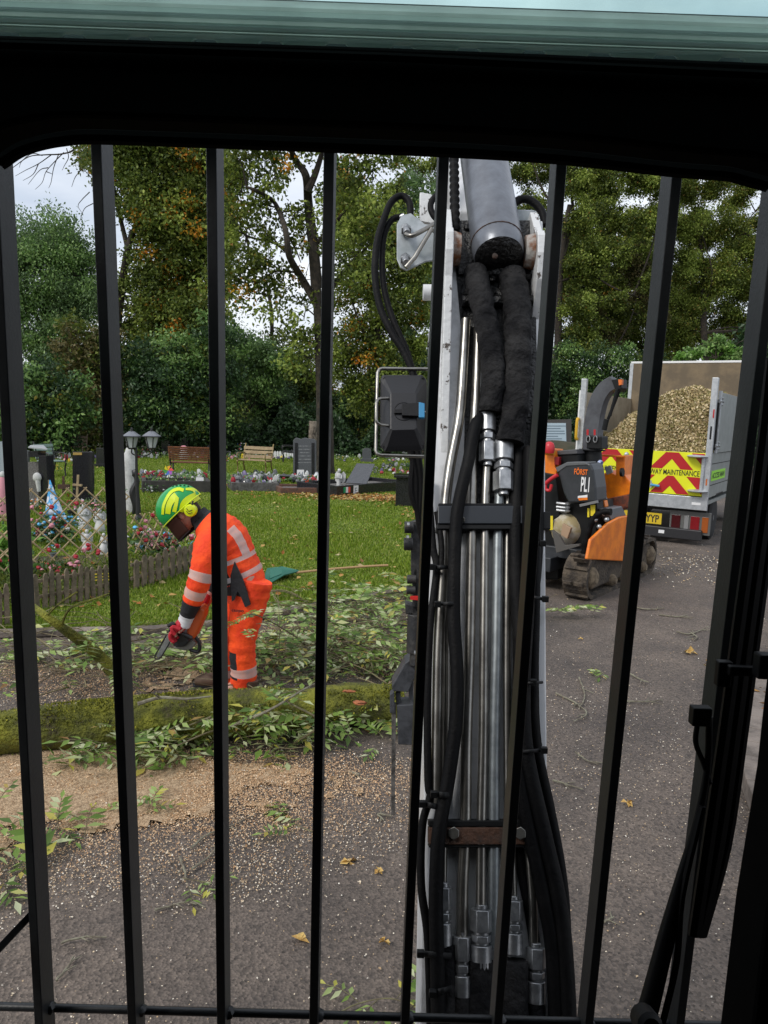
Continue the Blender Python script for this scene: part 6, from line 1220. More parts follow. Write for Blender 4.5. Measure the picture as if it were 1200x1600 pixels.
# four white ornaments
for i, (px, py, h_, lab) in enumerate(((132, 828, 42, 'upper left of the four white angel ornaments behind the lattice'), (156, 832, 38, 'upper right of the four white angel ornaments behind the lattice'), (136, 862, 36, 'lower left white angel ornament, beside the purple flower'), (162, 866, 34, 'lower right white angel ornament, nearest the second bar'), (171, 806, 22, 'small white angel ornament directly behind the second bar'))):
    statue(lab, px, py, h_, M_stone if i else None, robe=1.5)
flowers('scattered red roses and greenery at the left end of the lattice plot', 70, 850, 60, 40, [M_red, M_pinkf, M_stone], 40)
flowers('red rose border in the left grave plot', 90, 905, 70, 26, [M_red, M_pinkf], 34)
flowers('tangle of red and white flowers behind the right trellis', 250, 868, 80, 40, [M_red, M_pinkf, M_stone, M_bluep], 60)
flowers('dark potted greenery behind the right-hand trellis', 222, 868, 30, 34, [M_stone, M_red], 24)
flowers('purple flowers tucked at the picket fence', 143, 905, 20, 14, [mat('purple petals', (.2, .08, .5), .6)], 16)
flowers('blue windmill flower in front of the workman', 302, 858, 14, 26, [M_bluep], 14)
# --- willow lattice panels with roses
def lattice(label, P0, P1, h0, h1, n_, roses, tilt=.0, ext=.1):
    P0, P1 = V(P0), V(P1); t = thing('trellis', label, 'trellis', ((P0+P1)/2)*1.0); g = MB(); dd = (P1-P0); dn = dd.normalized(); nrm = V((-dn.y, dn.x, 0))
    def LP(u, z, o=0): return P0+dd*u+V((0, 0, h0+(h1-h0)*z))+nrm*(o+tilt*z)
    asp = dd.length/(h1-h0); k = n_
    for s_ in (1, -1):
        for i in range(-int(k), int(k*asp)+2):
            # line u*asp*k - s*z*k = i  (square cells)
            pts = []
            for z_ in (0, 1): 
                u_ = (i+ (z_*k if s_ > 0 else -z_*k))/(asp*k) if s_ > 0 else (i+k-z_*k)/(asp*k)
                pts.append((u_, z_))
            (ua, za), (ub, zb) = pts
            if ub == ua: continue
            lo_ = max(0, min(1, 0)); ts_ = [0, 1]
            t0_ = (0-ua)/(ub-ua); t1_ = (1-ua)/(ub-ua); a_, b_ = min(t0_, t1_), max(t0_, t1_); a_ = max(0, a_); b_ = min(1, b_)
            if b_-a_ < .08: continue
            q = [LP(ua+(ub-ua)*x, za+(zb-za)*x, s_*.006) for x in (a_, (a_+b_)/2, b_)]; q = [p+V((random.uniform(-.004, .004), 0, random.uniform(-.006, .006))) for p in q]
            g.tube(q, (.0085, .0055) if False else .0075, 5)
    g.build('lattice', mat('willow lattice', (.42, .33, .18), .75, col2=(.28, .2, .11), nscale=8), t)
    for _ in range(roses):
        u_, z_ = random.uniform(0, 1), random.uniform(0, 1); c_ = LP(u_, z_, -.02 if nrm.y > 0 else .02); g = MB()
        for k_ in range(3): g.ell(c_+V((random.uniform(-.008, .008), -.004*k_, random.uniform(-.008, .008))), (.022-.004*k_, .018, .020-.004*k_), n=8, wob=.2)
        o = g.build('rose', M_red if random.random() < .75 else M_pinkf, t); 
    m_ = 160; U = rng.uniform(0, 1, m_); Z = rng.uniform(0, 1, m_); P = np.array([tuple(LP(u_, z_, .01)) for u_, z_ in zip(U, Z)]); vs, fs = leaves(P, rdir(m_), rdir(m_), rng.uniform(.02, .05, m_), rng.uniform(.012, .025, m_)); fastmesh('ivy_leaves', vs, fs, M_leafg, t)
    return t
def gz(px, py, z): return G(px, py, z)
a0 = gz(52, 955, ZL); a1 = gz(180, 930, ZL); a2 = gz(206, 922, ZL); a3 = gz(303, 893, ZL)
sc_ = F/a0.y
lattice('sagging lattice hung with red roses in front of the blue flowers', a0+V((-.5, .3, 0)), a1+V((.06, .3, 0)), .34, 1.02, 4.2, 26, tilt=.1)
lattice('right-hand lattice of red roses behind the workman\'s helmet', a1+V((.1, .3, 0)), a3+V((.05, .25, 0)), .36, .74, 2.6, 20, tilt=.06)
lattice('short piece of lattice at the left edge of the plot', gl(-90, 930), gl(-5, 930)+V((.05, .2, 0)), .2, .9, 4, 6)
# --- low picket fence
def pickets(label, A, B_, n_, h_, grp=None):
    A, B_ = V(A), V(B_); t = thing('picket_fence', label, 'fence', (A+B_)/2, group=grp); dd = B_-A; dn = dd.normalized(); nrm = V((dn.y, -dn.x, 0)); an = math.atan2(dn.y, dn.x)
    for i in range(n_):
        p = A+dd*((i+.5)/n_); w_ = dd.length/n_*.62; hh = h_*random.uniform(.88, 1.06); tl_ = random.uniform(-.05, .05)*hh; g = MB()
        g.prism([p-dn*w_/2, p+dn*w_/2, p+dn*(w_/2+tl_)+V((0, 0, hh*.9)), p+dn*(w_*.2+tl_)+V((0, 0, hh)), p-dn*(w_*.2-tl_)+V((0, 0, hh)), p-dn*(w_/2-tl_)+V((0, 0, hh*.9))], nrm*.02); g.build('picket', M_pick, t, bevel=.002)
    g = MB()
    for z_ in (h_*.3, h_*.72): g.prism([A+V((0, 0, z_)), B_+V((0, 0, z_)), B_+V((0, 0, z_+.03)), A+V((0, 0, z_+.03))], -nrm*.02)
    g.build('rail', M_pick, t); return t
M_pick = mat('weathered picket wood', (.20, .155, .105), .9, col2=(.11, .09, .06), nscale=10, bump=.4, bscale=50)
pickets('low weathered picket fence round the left grave plot', a0, a1, 12, .34); pickets('low picket fence behind the workman at right of the second bar', a2, a3, 9, .33)
pickets('low picket fence at the far left edge beside the leafy plant', gl(-60, 990), gl(17, 978), 6, .34)
g = MB(); 
for i in range(3): p = gz(147, 928, ZL)+V((0, -.03, .14+.03*i)); g.tube([p, p+V((.16, .02, .01))], .006, 5)
tag(g.build('yellow_ribbon', mat('yellow ribbon', (.6, .45, .03), .6)), 'bright yellow ribbon tied round the left picket fence', 'ribbon')
# plot soil + greenery inside
g = MB(); g.add([a0+V((-1.5, .05, .012)), a1+V((0, .04, .012)), a3+V((0, .05, .012)), a3+V((.1, 1.6, .012)), a1+V((0, 2.2, .012)), a0+V((-1.5, 2.2, .012))], [(0, 1, 2, 3, 4, 5)]); o = g.build('grave_soil', M_soil); struct(o)
rng = np.random.default_rng(77)
n = 5200; X = rng.uniform(a0.x-1.4, a3.x, n); Yq = np.interp(X, [a0.x, a1.x, a3.x], [a0.y, a1.y, a3.y])+rng.uniform(.06, 1.6, n); P = np.stack([X, Yq, .05+rng.uniform(0, .16, n)], 1)
vs, fs = leaves(P, rdir(n)+np.array([0, 0, .4]), rdir(n), rng.uniform(.03, .07, n), rng.uniform(.012, .03, n)); stuff(fastmesh('ground_cover', vs, fs, LF['olive']), 'low leafy ground cover growing in the fenced grave plot', 'ground cover')
n = 260; P = np.array([tuple(gl(8, 905))])+np.stack([rng.normal(size=n)*.12, rng.normal(size=n)*.1, rng.uniform(.05, .5, n)], 1); t = thing('leafy_plant', 'broad-leaved green plant at the left edge by the picket fence', 'plant', gl(8, 905)); vs, fs = leaves(P, rdir(n)+np.array([0, -.3, -.2]), rdir(n)+np.array([0, 0, .6]), rng.uniform(.1, .2, n), rng.uniform(.04, .07, n)); fastmesh('foliage', vs, fs, LF['bright'], t)
# --- row of graves right of the lantern
def kerbset(label, x0, x1, yf, depth, m, h_=.16, tilt=0, nm='grave_plot'):
    b0 = gl(x0, yf); b1 = gl(x1, yf+tilt); t = thing(nm, label, 'grave', (b0+b1)/2); dd = b1-b0; dn = dd.normalized(); bk_ = V((-dn.y, dn.x, 0))*depth; g = MB()
    for a_, c_ in ((b0, b1), (b0+bk_, b1+bk_)): g.prism([a_, c_, c_+V((0, 0, h_)), a_+V((0, 0, h_))], bk_.normalized()*.09)
    for a_ in (b0, b1-dn*.09): g.prism([a_+bk_.normalized()*.092, a_+bk_.normalized()*.092+dn*.09, a_+bk_.normalized()*.092+dn*.09+V((0, 0, h_-.003)), a_+bk_.normalized()*.092+V((0, 0, h_-.003))], bk_-bk_.normalized()*.094)
    g.build('kerb', m, t, bevel=.006); g = MB(); g.add([b0+V((0, 0, h_*.6)), b1+V((0, 0, h_*.6)), b1+bk_+V((0, 0, h_*.6)), b0+bk_+V((0, 0, h_*.6))], [(0, 1, 2, 3)]); g.build('gravel', M_gravel, t); return t, b0, b1
kerbset('dark kerbed grave below the red-brown slatted bench', 222, 330, 770, .8, mat('dark stone kerb', (.05, .045, .04), .8, col2=(.03, .028, .025), nscale=10), .26)
kerbset('grave with grey figures and kerb below the pale bench', 362, 436, 768, .7, mat('grey stone kerb', (.12, .115, .11), .8, col2=(.06, .055, .05), nscale=10), .2)
kerbset('brick-edged grave in front of the wide grey headstone', 438, 497, 772, .9, M_brick, .14)
flowers('crimson flower heap on the kerbed grave', 240, 758, 42, 22, [M_red, mat('crimson petals', (.25, .01, .04), .6)], 40)
flowers('small grey-green posies along the dark kerbed grave', 290, 764, 50, 14, [M_stone, M_sgrey], 26)
# rainbow pinwheel
t = thing('pinwheel', 'rainbow pinwheel beside the crimson flowers', 'pinwheel', gl(263, 764)); Yc = gl(263, 764).y-.1; c0 = PY(263, 735, Yc)
g = MB(); g.cyl(c0, V((c0.x, c0.y+.01, ZL)), .008, n=6); g.build('stick', M_woodp, t)
for i, c in enumerate(((.7, .05, .05), (.75, .35, .02), (.75, .65, .03), (.1, .5, .1), (.1, .25, .7), (.4, .1, .5))):
    g = MB(); a_ = i*math.pi/3; r_ = 9/F*Yc; g.prism([c0, c0+V((r_*math.cos(a_), -.01, r_*math.sin(a_))), c0+V((r_*.7*math.cos(a_+.8), .01, r_*.7*math.sin(a_+.8)))], (0, -.01, 0)); g.build('sail', mat('sail %d' % i, c, .5), t)
t = thing('white_notice', 'small white card on the dark kerbed grave', 'card', gl(311, 768)); Yc = gl(311, 768).y-.1; g = MB(); vprism(g, Yc, [(306, 746), (318, 746), (318, 756), (306, 756)], .01); g.build('card', M_card, t)
for px, py, h_, lab, m in ((372, 765, 28, 'grey stone figure at the left of the row below the pale bench', M_sgrey), (386, 766, 22, 'squat grey figure second in the row below the pale bench', M_sgrey), (399, 763, 26, 'pale grey winged figure third in the row below the pale bench', M_stone), (408, 760, 24, 'grey figure with bowed head at the right of the row', M_sgrey)):
    statue(lab, px, py, h_, m, robe=1.3)
flowers('grey-green posy between the small grey figures', 394, 764, 24, 16, [M_stone, M_sgrey], 16)
t = thing('number_card', 'white number card leaning on the wide grey headstone', 'card', gl(469, 752)); Yc = gl(469, 752).y-.25; g = MB(); vprism(g, Yc, [(464, 734), (475, 734), (475, 745), (464, 745)], .01); g.build('card', M_card, t)
txt('number', '61', mat('grey print', (.12, .17, .22), .7), PY(466, 743, Yc-.003), (1, 0, 0), (0, 0, 1), 6/F*Yc, t, width=7/F*Yc)
flowers('bright red-orange bloom in front of the grey headstone', 480, 768, 15, 26, [mat('scarlet petals', (.75, .06, .01), .5)], 16, pot=M_iron)
t = thing('grave_tablet', 'flat grey tablet lying on the brick-edged grave', 'tablet', gl(440, 756)); g = MB(); g.box(gl(444, 754)+V((0, 0, .16)), (.55, .35, .05), Matrix.Rotation(R(-15), 3, 'X')); g.build('tablet', M_granr, t, bevel=.008)
# far row, soft toys and white edging
for i, (px, py, w_, h_, cols, lab) in enumerate(((374, 714, 18, 22, [M_red, mat('dark blue cloth', (.03, .05, .2), .7), M_stone], 'red and navy bouquets behind the pale bench'), (398, 706, 22, 18, [mat('cream petals', (.6, .5, .25), .6), M_pinkf], 'cream and pink bouquets behind the pale bench'), (432, 708, 26, 16, [M_stone, mat('yellow petals', (.7, .5, .03), .6)], 'white and yellow flowers right of the black capped headstone'), (445, 690, 12, 26, [mat('teal leaves', (.03, .25, .14), .6)], 'upright teal green artificial plant beside the black headstone'), (246, 706, 40, 12, [mat('cream petals', (.6, .5, .25)), M_stone], 'cream flowers along the far grave row behind the lanterns'), (535, 706, 22, 14, [mat('yellow petals', (.7, .5, .03)), M_stone], 'yellow flowers in the distance right of the fourth bar'), (555, 704, 14, 20, [M_stone], 'leafy pale posy in the far grave row'),
      (610, 736, 18, 26, [mat('violet grey petals', (.16, .13, .25), .6)], 'dusty violet flowers beneath the work light'), (632, 734, 16, 28, [mat('yellow petals', (.7, .5, .03)), M_stone], 'yellow and white flowers beneath the work light'), (575, 706, 16, 12, [M_red, M_stone], 'tiny red flowers in the far row near the work light'), (90, 738, 14, 12, [mat('yellow petals', (.7, .5, .03))], 'yellow flowers under the faded garden chair'), (325, 712, 20, 12, [M_stone, M_pinkf], 'pale flowers at the foot of the plain black headstone'))): flowers(lab, px, py, w_, h_, cols, 20)
t = thing('white_edging', 'row of small white picket boards edging a far grave', 'edging', gl(438, 716)); 
for i in range(9): g = MB(); Yc = gl(438, 716).y; vprism(g, Yc, [(424+i*4, 715), (427.3+i*4, 715), (427.3+i*4, 706), (425.6+i*4, 704.5), (424+i*4, 706)], .02); g.build('board', M_card, t)
t = thing('white_urn', 'pink-topped white urn beside the slatted bench', 'urn', gl(287, 718)); Yc = gl(287, 718).y; g = MB(); g.lathe([(.13, 0), (.16, .1), (.15, .3), (.1, .34)], gl(287, 718), 12); g.build('urn', M_stone, t); g = MB(); g.ell(gl(287, 718)+V((0, 0, .42)), (.14, .14, .1), n=10); g.build('lid', M_pinkf, t)
kerbset('low stone kerbs of a distant grave right of the fourth bar', 538, 590, 712, .7, mat('dark stone kerb', (.05, .045, .04)), .1)
# angled black grave with two white statues
t, b0, b1 = kerbset('black kerbed grave with a flag plate and two white statues', 526, 640, 776, 1.2, M_gran, .24, tilt=-10)
dn = (b1-b0).normalized(); nn_ = V((-dn.y, dn.x, 0))
g = MB()
for i, c in enumerate(((0, .25, .08), (.7, .7, .7), (.6, .04, .03))): g.prism([b0+dn*(.22+i*.075)+V((0, 0, .07)), b0+dn*(.295+i*.075)+V((0, 0, .07)), b0+dn*(.295+i*.075)+V((0, 0, .2)), b0+dn*(.22+i*.075)+V((0, 0, .2))], -nn_*.008, i)
g.build('flag_plate', [mat('flag green', (0, .25, .08)), M_card, mat('flag orange', (.6, .06, .03))], t)
g = MB(); g.prism([b0+dn*.56+V((0, 0, .0)), b0+dn*.72+V((0, 0, .0)), b0+dn*.72+V((0, 0, .22)), b0+dn*.56+V((0, 0, .22))], -nn_*.01); cd_ = g.build('letter_card', M_card, t)
txt('letter', 'E', mat('grey print', (.12, .17, .22)), b0+dn*.60+V((0, 0, .04))-nn_*.011, dn, (0, 0, 1), .13, t)
g = MB(); c_ = b0+dn*1.05+nn_*.35; g.prism([c_+V((-.25, -.2, .24)), c_+V((.25, -.2, .24)), c_+V((.42, .35, .68)), c_+V((-.02, .35, .68))], (0, .05, -.02)); g.build('tablet', M_granr, t, bevel=.006)
statue('white robed statue at the left corner of the black kerbed grave', 529, 768, 36, robe=.8); statue('white praying statue in the middle of the black kerbed grave', 566, 765, 34, robe=.8)
t = thing('black_plinth', 'square black memorial stand beneath the work light', 'plinth', gl(645, 800)); g = MB(); g.box(gl(640, 790)+V((0, 0, .3)), (.6, .5, .6)); g.box(gl(640, 790)+V((0, 0, .62)), (.7, .6, .05)); g.build('plinth', M_gran, t, bevel=.008)
statue('small far white figure in the row behind the black kerbed grave', 548, 712, 16, robe=1.2)
# --- leaf rake lying on the lawn
t = thing('leaf_rake', 'green plastic leaf rake with a long wooden handle lying on the grass', 'rake', gl(440, 908))
g = MB(); g.tube(crv([gl(x, y)+V((0, 0, .06)) for x, y in [(462, 903), (520, 897), (570, 893), (606, 891)]], 4), .014, 8); g.build('handle', mat('rake handle', (.42, .26, .12), .6), t)
g = MB(); c0 = gl(466, 902)+V((0, 0, .07)); 
for i in range(15): e_ = gl(418-4*math.sin(i/14*3.14), 893+i*1.75)+V((0, 0, .03)); g.tube([c0, c0.lerp(e_, .5)+V((0, 0, .03)), e_], [.012, .012, .010], 5)
g.prism([c0, gl(440, 897)+V((0, 0, .09)), gl(422, 897)+V((0, 0, .06)), gl(422, 912)+V((0, 0, .06)), gl(440, 909)+V((0, 0, .09))], (0, 0, -.006)); g.build('head', mat('green plastic', (.02, .13, .09), .6), t)

# more of the crowded far rows
for px, py, w_, h_, cols, lab in ((236, 712, 16, 12, [M_pinkf, M_stone], 'pink and white posy left of the far cream flowers'), (268, 708, 14, 12, [M_red], 'small red bouquet in the far row right of the lanterns'), (352, 726, 16, 16, [M_stone, M_red], 'red and white bouquet just right of the third bar'), (366, 700, 14, 14, [MATS['dark blue cloth'], M_stone], 'navy and white bouquet furthest left behind the pale bench'), (386, 700, 16, 16, [MATS['yellow petals'], M_red], 'yellow and red bouquet behind the pale bench backrest'), (416, 716, 18, 12, [M_pinkf, M_stone], 'pink posy on the grass right of the pale bench'), (430, 700, 10, 12, [M_red], 'red posy at the foot of the black capped headstone'), (500, 752, 12, 14, [M_stone, M_pinkf], 'pale posy at the right foot of the grey headstone'), (530, 720, 14, 10, [M_stone, MATS['yellow petals']], 'yellow and white posy right of the fourth bar on the middle lawn'), (586, 744, 14, 16, [MATS['violet grey petals'], M_stone], 'violet posy at the foot of the leaning tablet'), (545, 762, 16, 14, [M_sgrey, MATS['violet grey petals']], 'grey lilac posy between the two white statues'), (96, 718, 12, 12, [M_stone, M_red], 'red and white posy by the far plank bench'), (150, 792, 18, 20, [M_stone, M_pinkf], 'white bouquet behind the upper angel ornaments'), (236, 770, 30, 14, [M_sgrey, M_stone], 'row of pale pots on the dark kerbed grave'), (318, 760, 22, 16, [M_stone, M_red], 'pale flowers at the right end of the dark kerbed grave'), (426, 758, 20, 14, [M_stone, M_sgrey], 'white pebbly posy on the grey kerbed grave')):
    flowers(lab, px, py, w_, h_, cols, 18)
for x0, x1, yt, yb, m, tp_, lab in ((232, 246, 686, 708, M_gran, 'arch', 'small arched black headstone right of the garden lamp'), (352, 364, 684, 704, M_granr, 'flat', 'small grey headstone just right of the third bar'), (540, 552, 688, 704, M_granr, 'arch', 'tiny grey arched headstone right of the fourth bar'), (612, 628, 690, 716, M_gran, 'flat', 'dark headstone half hidden by the lamp cage'), (30, 44, 704, 760, M_granr, 'flat', 'grey headstone hidden behind the first bar')):
    headstone(lab, x0, x1, yt, yb, m, tp_)

rng = np.random.default_rng(9); random.seed(9); g = MB(); cm = [M_stone, M_red, M_pinkf, MATS['yellow petals'], M_sgrey, M_leafg, M_card, MATS['violet grey petals'], M_gran]
for (xa, xb, ya, yb_, n_) in ((214, 350, 703, 718, 110), (352, 456, 704, 718, 110), (520, 600, 703, 714, 60), (60, 160, 712, 724, 40), (222, 332, 752, 764, 90), (362, 436, 752, 766, 90), (440, 500, 752, 764, 30), (530, 640, 706, 722, 40), (596, 650, 728, 742, 30)):
    for _ in range(int(n_*1.8)):
        p = gl(random.uniform(xa, xb), random.uniform(ya, yb_)); r_ = random.uniform(.03, .085); h_ = random.choice((.7, 1, 1, 1.5)); p.z += r_*h_*.8; r_ *= .85
        if ya > 745: p.z += .14
        g.ell(p, (r_, r_, r_*h_), n=6, mi=random.choice((0, 0, 4, 4, 4, 4, 5, 5, 5, 6, 8, 8, 1, 7)) if ya > 745 else random.choice((0, 0, 0, 1, 2, 3, 4, 5, 5, 5, 6, 7, 8)), wob=.25)
stuff(g.build('grave_ornaments', cm), 'crowd of tiny flowers, pots and ornaments along the grave rows', 'grave ornaments')
n = 5000; xs_ = rng.uniform(0, 1, n); bands = [(214, 456, 703, 718), (520, 640, 703, 720), (222, 436, 752, 766)]; P = []
for i in range(n): a = bands[i % 3]; p = gl(a[0]+(a[1]-a[0])*xs_[i], random.uniform(a[2], a[3])); P.append((p.x, p.y, p.z+random.uniform(0, .16)+(.1 if a[2] > 745 else 0)))
P = np.array(P); vs, fs = leaves(P, rdir(n)+np.array([0, 0, .5]), rdir(n), rng.uniform(.04, .1, n), rng.uniform(.02, .05, n)); stuff(fastmesh('grave_greenery', vs, fs, LF['darklight']), 'small leafy greenery among the grave ornaments', 'greenery')

for x0, x1, yt, yb, m, tp_, lab in ((252, 264, 688, 712, M_gran, 'flat', 'narrow black headstone left of the slatted bench'), (330, 342, 690, 716, M_granr, 'arch', 'grey arched headstone behind the third bar'), (436, 446, 680, 706, M_gran, 'arch', 'slim black headstone behind the green artificial plant'), (498, 512, 700, 738, M_gran, 'flat', 'black headstone behind the fourth bar'), (524, 536, 690, 710, M_gran, 'flat', 'black headstone nearest the right side of the fourth bar'), (566, 580, 700, 722, M_granr, 'arch', 'grey arched headstone left of the lamp cage on the middle lawn'), (84, 96, 696, 716, M_gran, 'arch', 'small black headstone left of the plank bench'), (150, 166, 700, 730, M_gran, 'flat', 'black headstone just left of the second bar')):
    headstone(lab, x0, x1, yt, yb, m, tp_)
# ================================================================== workman
random.seed(12)
FP = gp(385, 1087); YP = FP.y
man = thing('person', 'workman in orange high-visibility clothing and green helmet bending over with a chainsaw', 'person', FP)
def P_(px, py, dy=0): return PY(px, py, YP+dy)
M_orf = mat('orange hi-vis cloth', (1.0, .085, .006), .8, col2=(.78, .045, .005), nscale=9, bump=1.0, bscale=11)
M_refl = mat('reflective band', (.66, .36, .30), .5, col2=(.52, .36, .33), nscale=20); M_refs = mat('silver band', (.42, .46, .50), .4)
M_bkf = mat('black work cloth', (.012, .012, .015), .8, bump=.4, bscale=25); M_skin = mat('skin', (.45, .24, .17), .55)
M_hg = mat('helmet green', (.01, .30, .07), .25); M_hy = mat('helmet yellow', (.60, .72, .01), .25)
# body: one continuous figure (skin modifier), mostly under the clothes
J = [(388, 905, 0, .12), (366, 872, 0, .11), (340, 840, 0, .12), (316, 815, 0, .055), (302, 806, -.0, .055), (288, 800, 0, .085), (281, 815, 0, .06),
     (330, 842, -.2, .06), (316, 900, -.27, .045), (293, 965, -.24, .03), (283, 983, -.24, .032), (330, 846, .18, .06), (336, 905, .2, .045), (322, 945, .05, .03), (316, 955, .03, .032),
     (388, 925, -.11, .09), (376, 1000, -.13, .06), (384, 1064, -.11, .045), (350, 1082, -.14, .045), (384, 925, .12, .09), (355, 1000, .14, .06), (352, 1064, .14, .045), (322, 1082, .14, .045)]
E = [(0, 1), (1, 2), (2, 3), (3, 4), (4, 5), (5, 6), (2, 7), (7, 8), (8, 9), (9, 10), (2, 11), (11, 12), (12, 13), (13, 14), (0, 15), (15, 16), (16, 17), (17, 18), (0, 19), (19, 20), (20, 21), (21, 22)]
# fingers
base = len(J); vs = [P_(x, y, dy) for x, y, dy, r_ in J]; rr = [j[3] for j in J]
for hand, (hx, hy, hz_) in ((10, (283, 983, -.24)), (14, (316, 955, .03))):
    hb = P_(hx, hy, hz_)
    for k in range(5):
        ln = (.085, .095, .10, .09, .06)[k]; off = V((-.02+.0*k, -.03+.018*k, -.01)) if k < 4 else V((.01, -.035, .0)); d1 = V((-.45, .05*(k-1.5), -.8)).normalized() if k < 4 else V((-.7, -.6, -.2)).normalized(); d2 = V((.35, 0, -.9)).normalized()
        a = hb+off; i0 = len(vs); vs += [a, a+d1*ln*.25, a+d1*ln*.25+d2*ln*.2]; rr += [.008, .006, .005]; E += [(hand, i0), (i0, i0+1), (i0+1, i0+2)]
me = bpy.data.meshes.new('body'); inv = wmat(man).inverted(); me.from_pydata([tuple(inv @ v) for v in vs], E, []); ob = bpy.data.objects.new('body', me); S.collection.objects.link(ob); ob.parent = man; me.materials.append(M_skin)
sk = ob.modifiers.new('skin', 'SKIN'); 
if not me.skin_vertices: 
    bm_ = None
for i, sv in enumerate(me.skin_vertices[0].data if me.skin_vertices else []): sv.radius = (rr[i], rr[i]); sv.use_root = (i == 0)
sb = ob.modifiers.new('sub', 'SUBSURF'); sb.levels = 1; sb.render_levels = 2; sk.use_smooth_shade = True
# jacket: torso sweep with bands
TW = [(387, 935, .122, .175), (383, 915, .134, .182), (376, 895, .142, .182), (369, 878, .136, .178), (363, 862, .138, .178), (354, 847, .15, .20), (342, 834, .145, .215), (331, 824, .12, .20), (321, 816, .09, .13), (313, 810, .066, .075)]
tp = crv([P_(x, y, 0) for x, y, a, b in TW], 5); tr_ = []
for i in range(len(tp)):
    k = i/5; j = min(int(k), len(TW)-2); f_ = k-j; w_ = 1+.02*math.sin(i*2.1)
    tr_.append(((TW[j][2]*(1-f_)+TW[j+1][2]*f_)*w_, (TW[j][3]*(1-f_)+TW[j+1][3]*f_)*w_))
def tmi(i, j):      # 0 orange 1 reflective 2 black 3 silver
    n_ = 28; back = math.cos(2*math.pi*(j+.5)/n_)   # +1 back, -1 belly
    k = i+(-2.0 if False else 0)
    if k in (9, 10): return 3 if back < .0 else 1
    if k in (16, 17): return 3 if back < .0 else 1
    if back < -.15 and k < 16: return 2 if k > 3 else 0
    if 18 <= k <= 27 and abs(abs(math.sin(2*math.pi*(j+.5)/n_))-.62) < .09: return 1
    if k >= 41: return 2
    return 0
g = MB(); g.tube(tp, tr_, 28, up=(.79, 0, .61), mis=tmi)
jk = g.build('jacket', [M_orf, M_refl, M_bkf, M_refs], man)
def arm(name, pts, cols):
    c = crv([P_(x, y, dy) for x, y, dy, r_ in pts], 5); r_ = []
    for i in range(len(c)):
        k = i/5; j = min(int(k), len(pts)-2); f_ = k-j; r_.append((pts[j][3]*(1-f_)+pts[j+1][3]*f_)*(1+.035*math.sin(i*2.3)))
    g = MB(); g.tube(c, r_, 18, mis=lambda i, j: cols(i)); return g.build(name, [M_orf, M_refl, M_bkf, mat('white cuff', (.6, .6, .62), .7)], man)
arm('sleeve', [(336, 838, -.12, .085), (326, 852, -.20, .09), (321, 874, -.25, .082), (315, 897, -.27, .074), (309, 915, -.27, .070), (302, 936, -.26, .064), (296, 952, -.25, .052), (291, 966, -.24, .044), (286, 978, -.24, .042)],
    lambda i: 1 if i in (14, 15, 16, 21, 22, 23) else (2 if 26 <= i <= 32 else (3 if i > 32 else 0)))
arm('sleeve', [(340, 842, .1, .085), (346, 868, .18, .085), (347, 890, .2, .078), (336, 910, .17, .065), (325, 925, .1, .05), (320, 935, .07, .042)], lambda i: 2 if 15 <= i <= 20 else (1 if i in (21, 22) else (3 if i > 22 else 0)))
g = MB(); g.tube(crv([P_(x, y, -.195+.0*i) for i, (x, y) in enumerate([(306, 796), (312, 805), (316, 818)])], 3), .0, 4) if False else None
g.tube(crv([P_(322, 816, 0), P_(314, 810, 0), P_(307, 803, 0)], 3), [.078, .072, .066], 16); g.build('collar', M_bkf, man)
# trousers
def leg(dy, pts, cols):
    c = crv([P_(x, y, dy+d) for x, y, d, a, b in pts], 5); r_ = []
    for i in range(len(c)):
        k = i/5; j = min(int(k), len(pts)-2); f_ = k-j; w_ = 1+.035*math.sin(i*2.0+dy*9); r_.append(((pts[j][3]*(1-f_)+pts[j+1][3]*f_)*w_, (pts[j][4]*(1-f_)+pts[j+1][4]*f_)*w_))
    g = MB(); g.tube(c, r_, 20, up=(1, 0, 0), mis=lambda i, j: cols(i, j)); return g.build('trouser_leg', [M_orf, M_refl, M_bkf], man)
lc = lambda i, j: 1 if i in (23, 24, 25) else (2 if (math.cos(2*math.pi*(j+.5)/20) < -.35 and (5 > i > 0 or 17 < i < 27)) else 0)
leg(-.10, [(396, 905, 0, .125, .10), (390, 930, 0, .125, .10), (384, 965, -.01, .105, .09), (379, 1000, -.02, .085, .08), (379, 1025, -.02, .082, .078), (381, 1048, -.01, .083, .08), (380, 1068, 0, .085, .08)], lc)
leg(.12, [(392, 905, 0, .125, .10), (380, 930, 0, .12, .10), (366, 965, 0, .10, .09), (355, 1000, 0, .085, .08), (353, 1030, 0, .08, .078), (353, 1050, 0, .08, .08), (352, 1068, 0, .085, .08)], lc)
g = MB(); pk = [P_(x, y, -.215) for x, y in [(366, 878), (378, 903), (386, 925), (391, 945), (383, 949), (376, 932), (371, 924), (366, 938), (362, 940), (360, 900)]]; g.prism(pk, (0, .02, 0)); g.build('black_panel', M_bkf, jk)
g = MB(); g.ell(P_(376, 903, 0), (.135, .175, .15), rot=Matrix.Rotation(R(-20), 3, 'Y'), n=20); g.build('seat_of_trousers', M_orf, man)
txt('lettering', 'ctopo', M_bkf, P_(362, 957, -.215), (1, 0, -.03), (0, 0, 1), .022, man, width=.075, ext=.004, bold=.02)
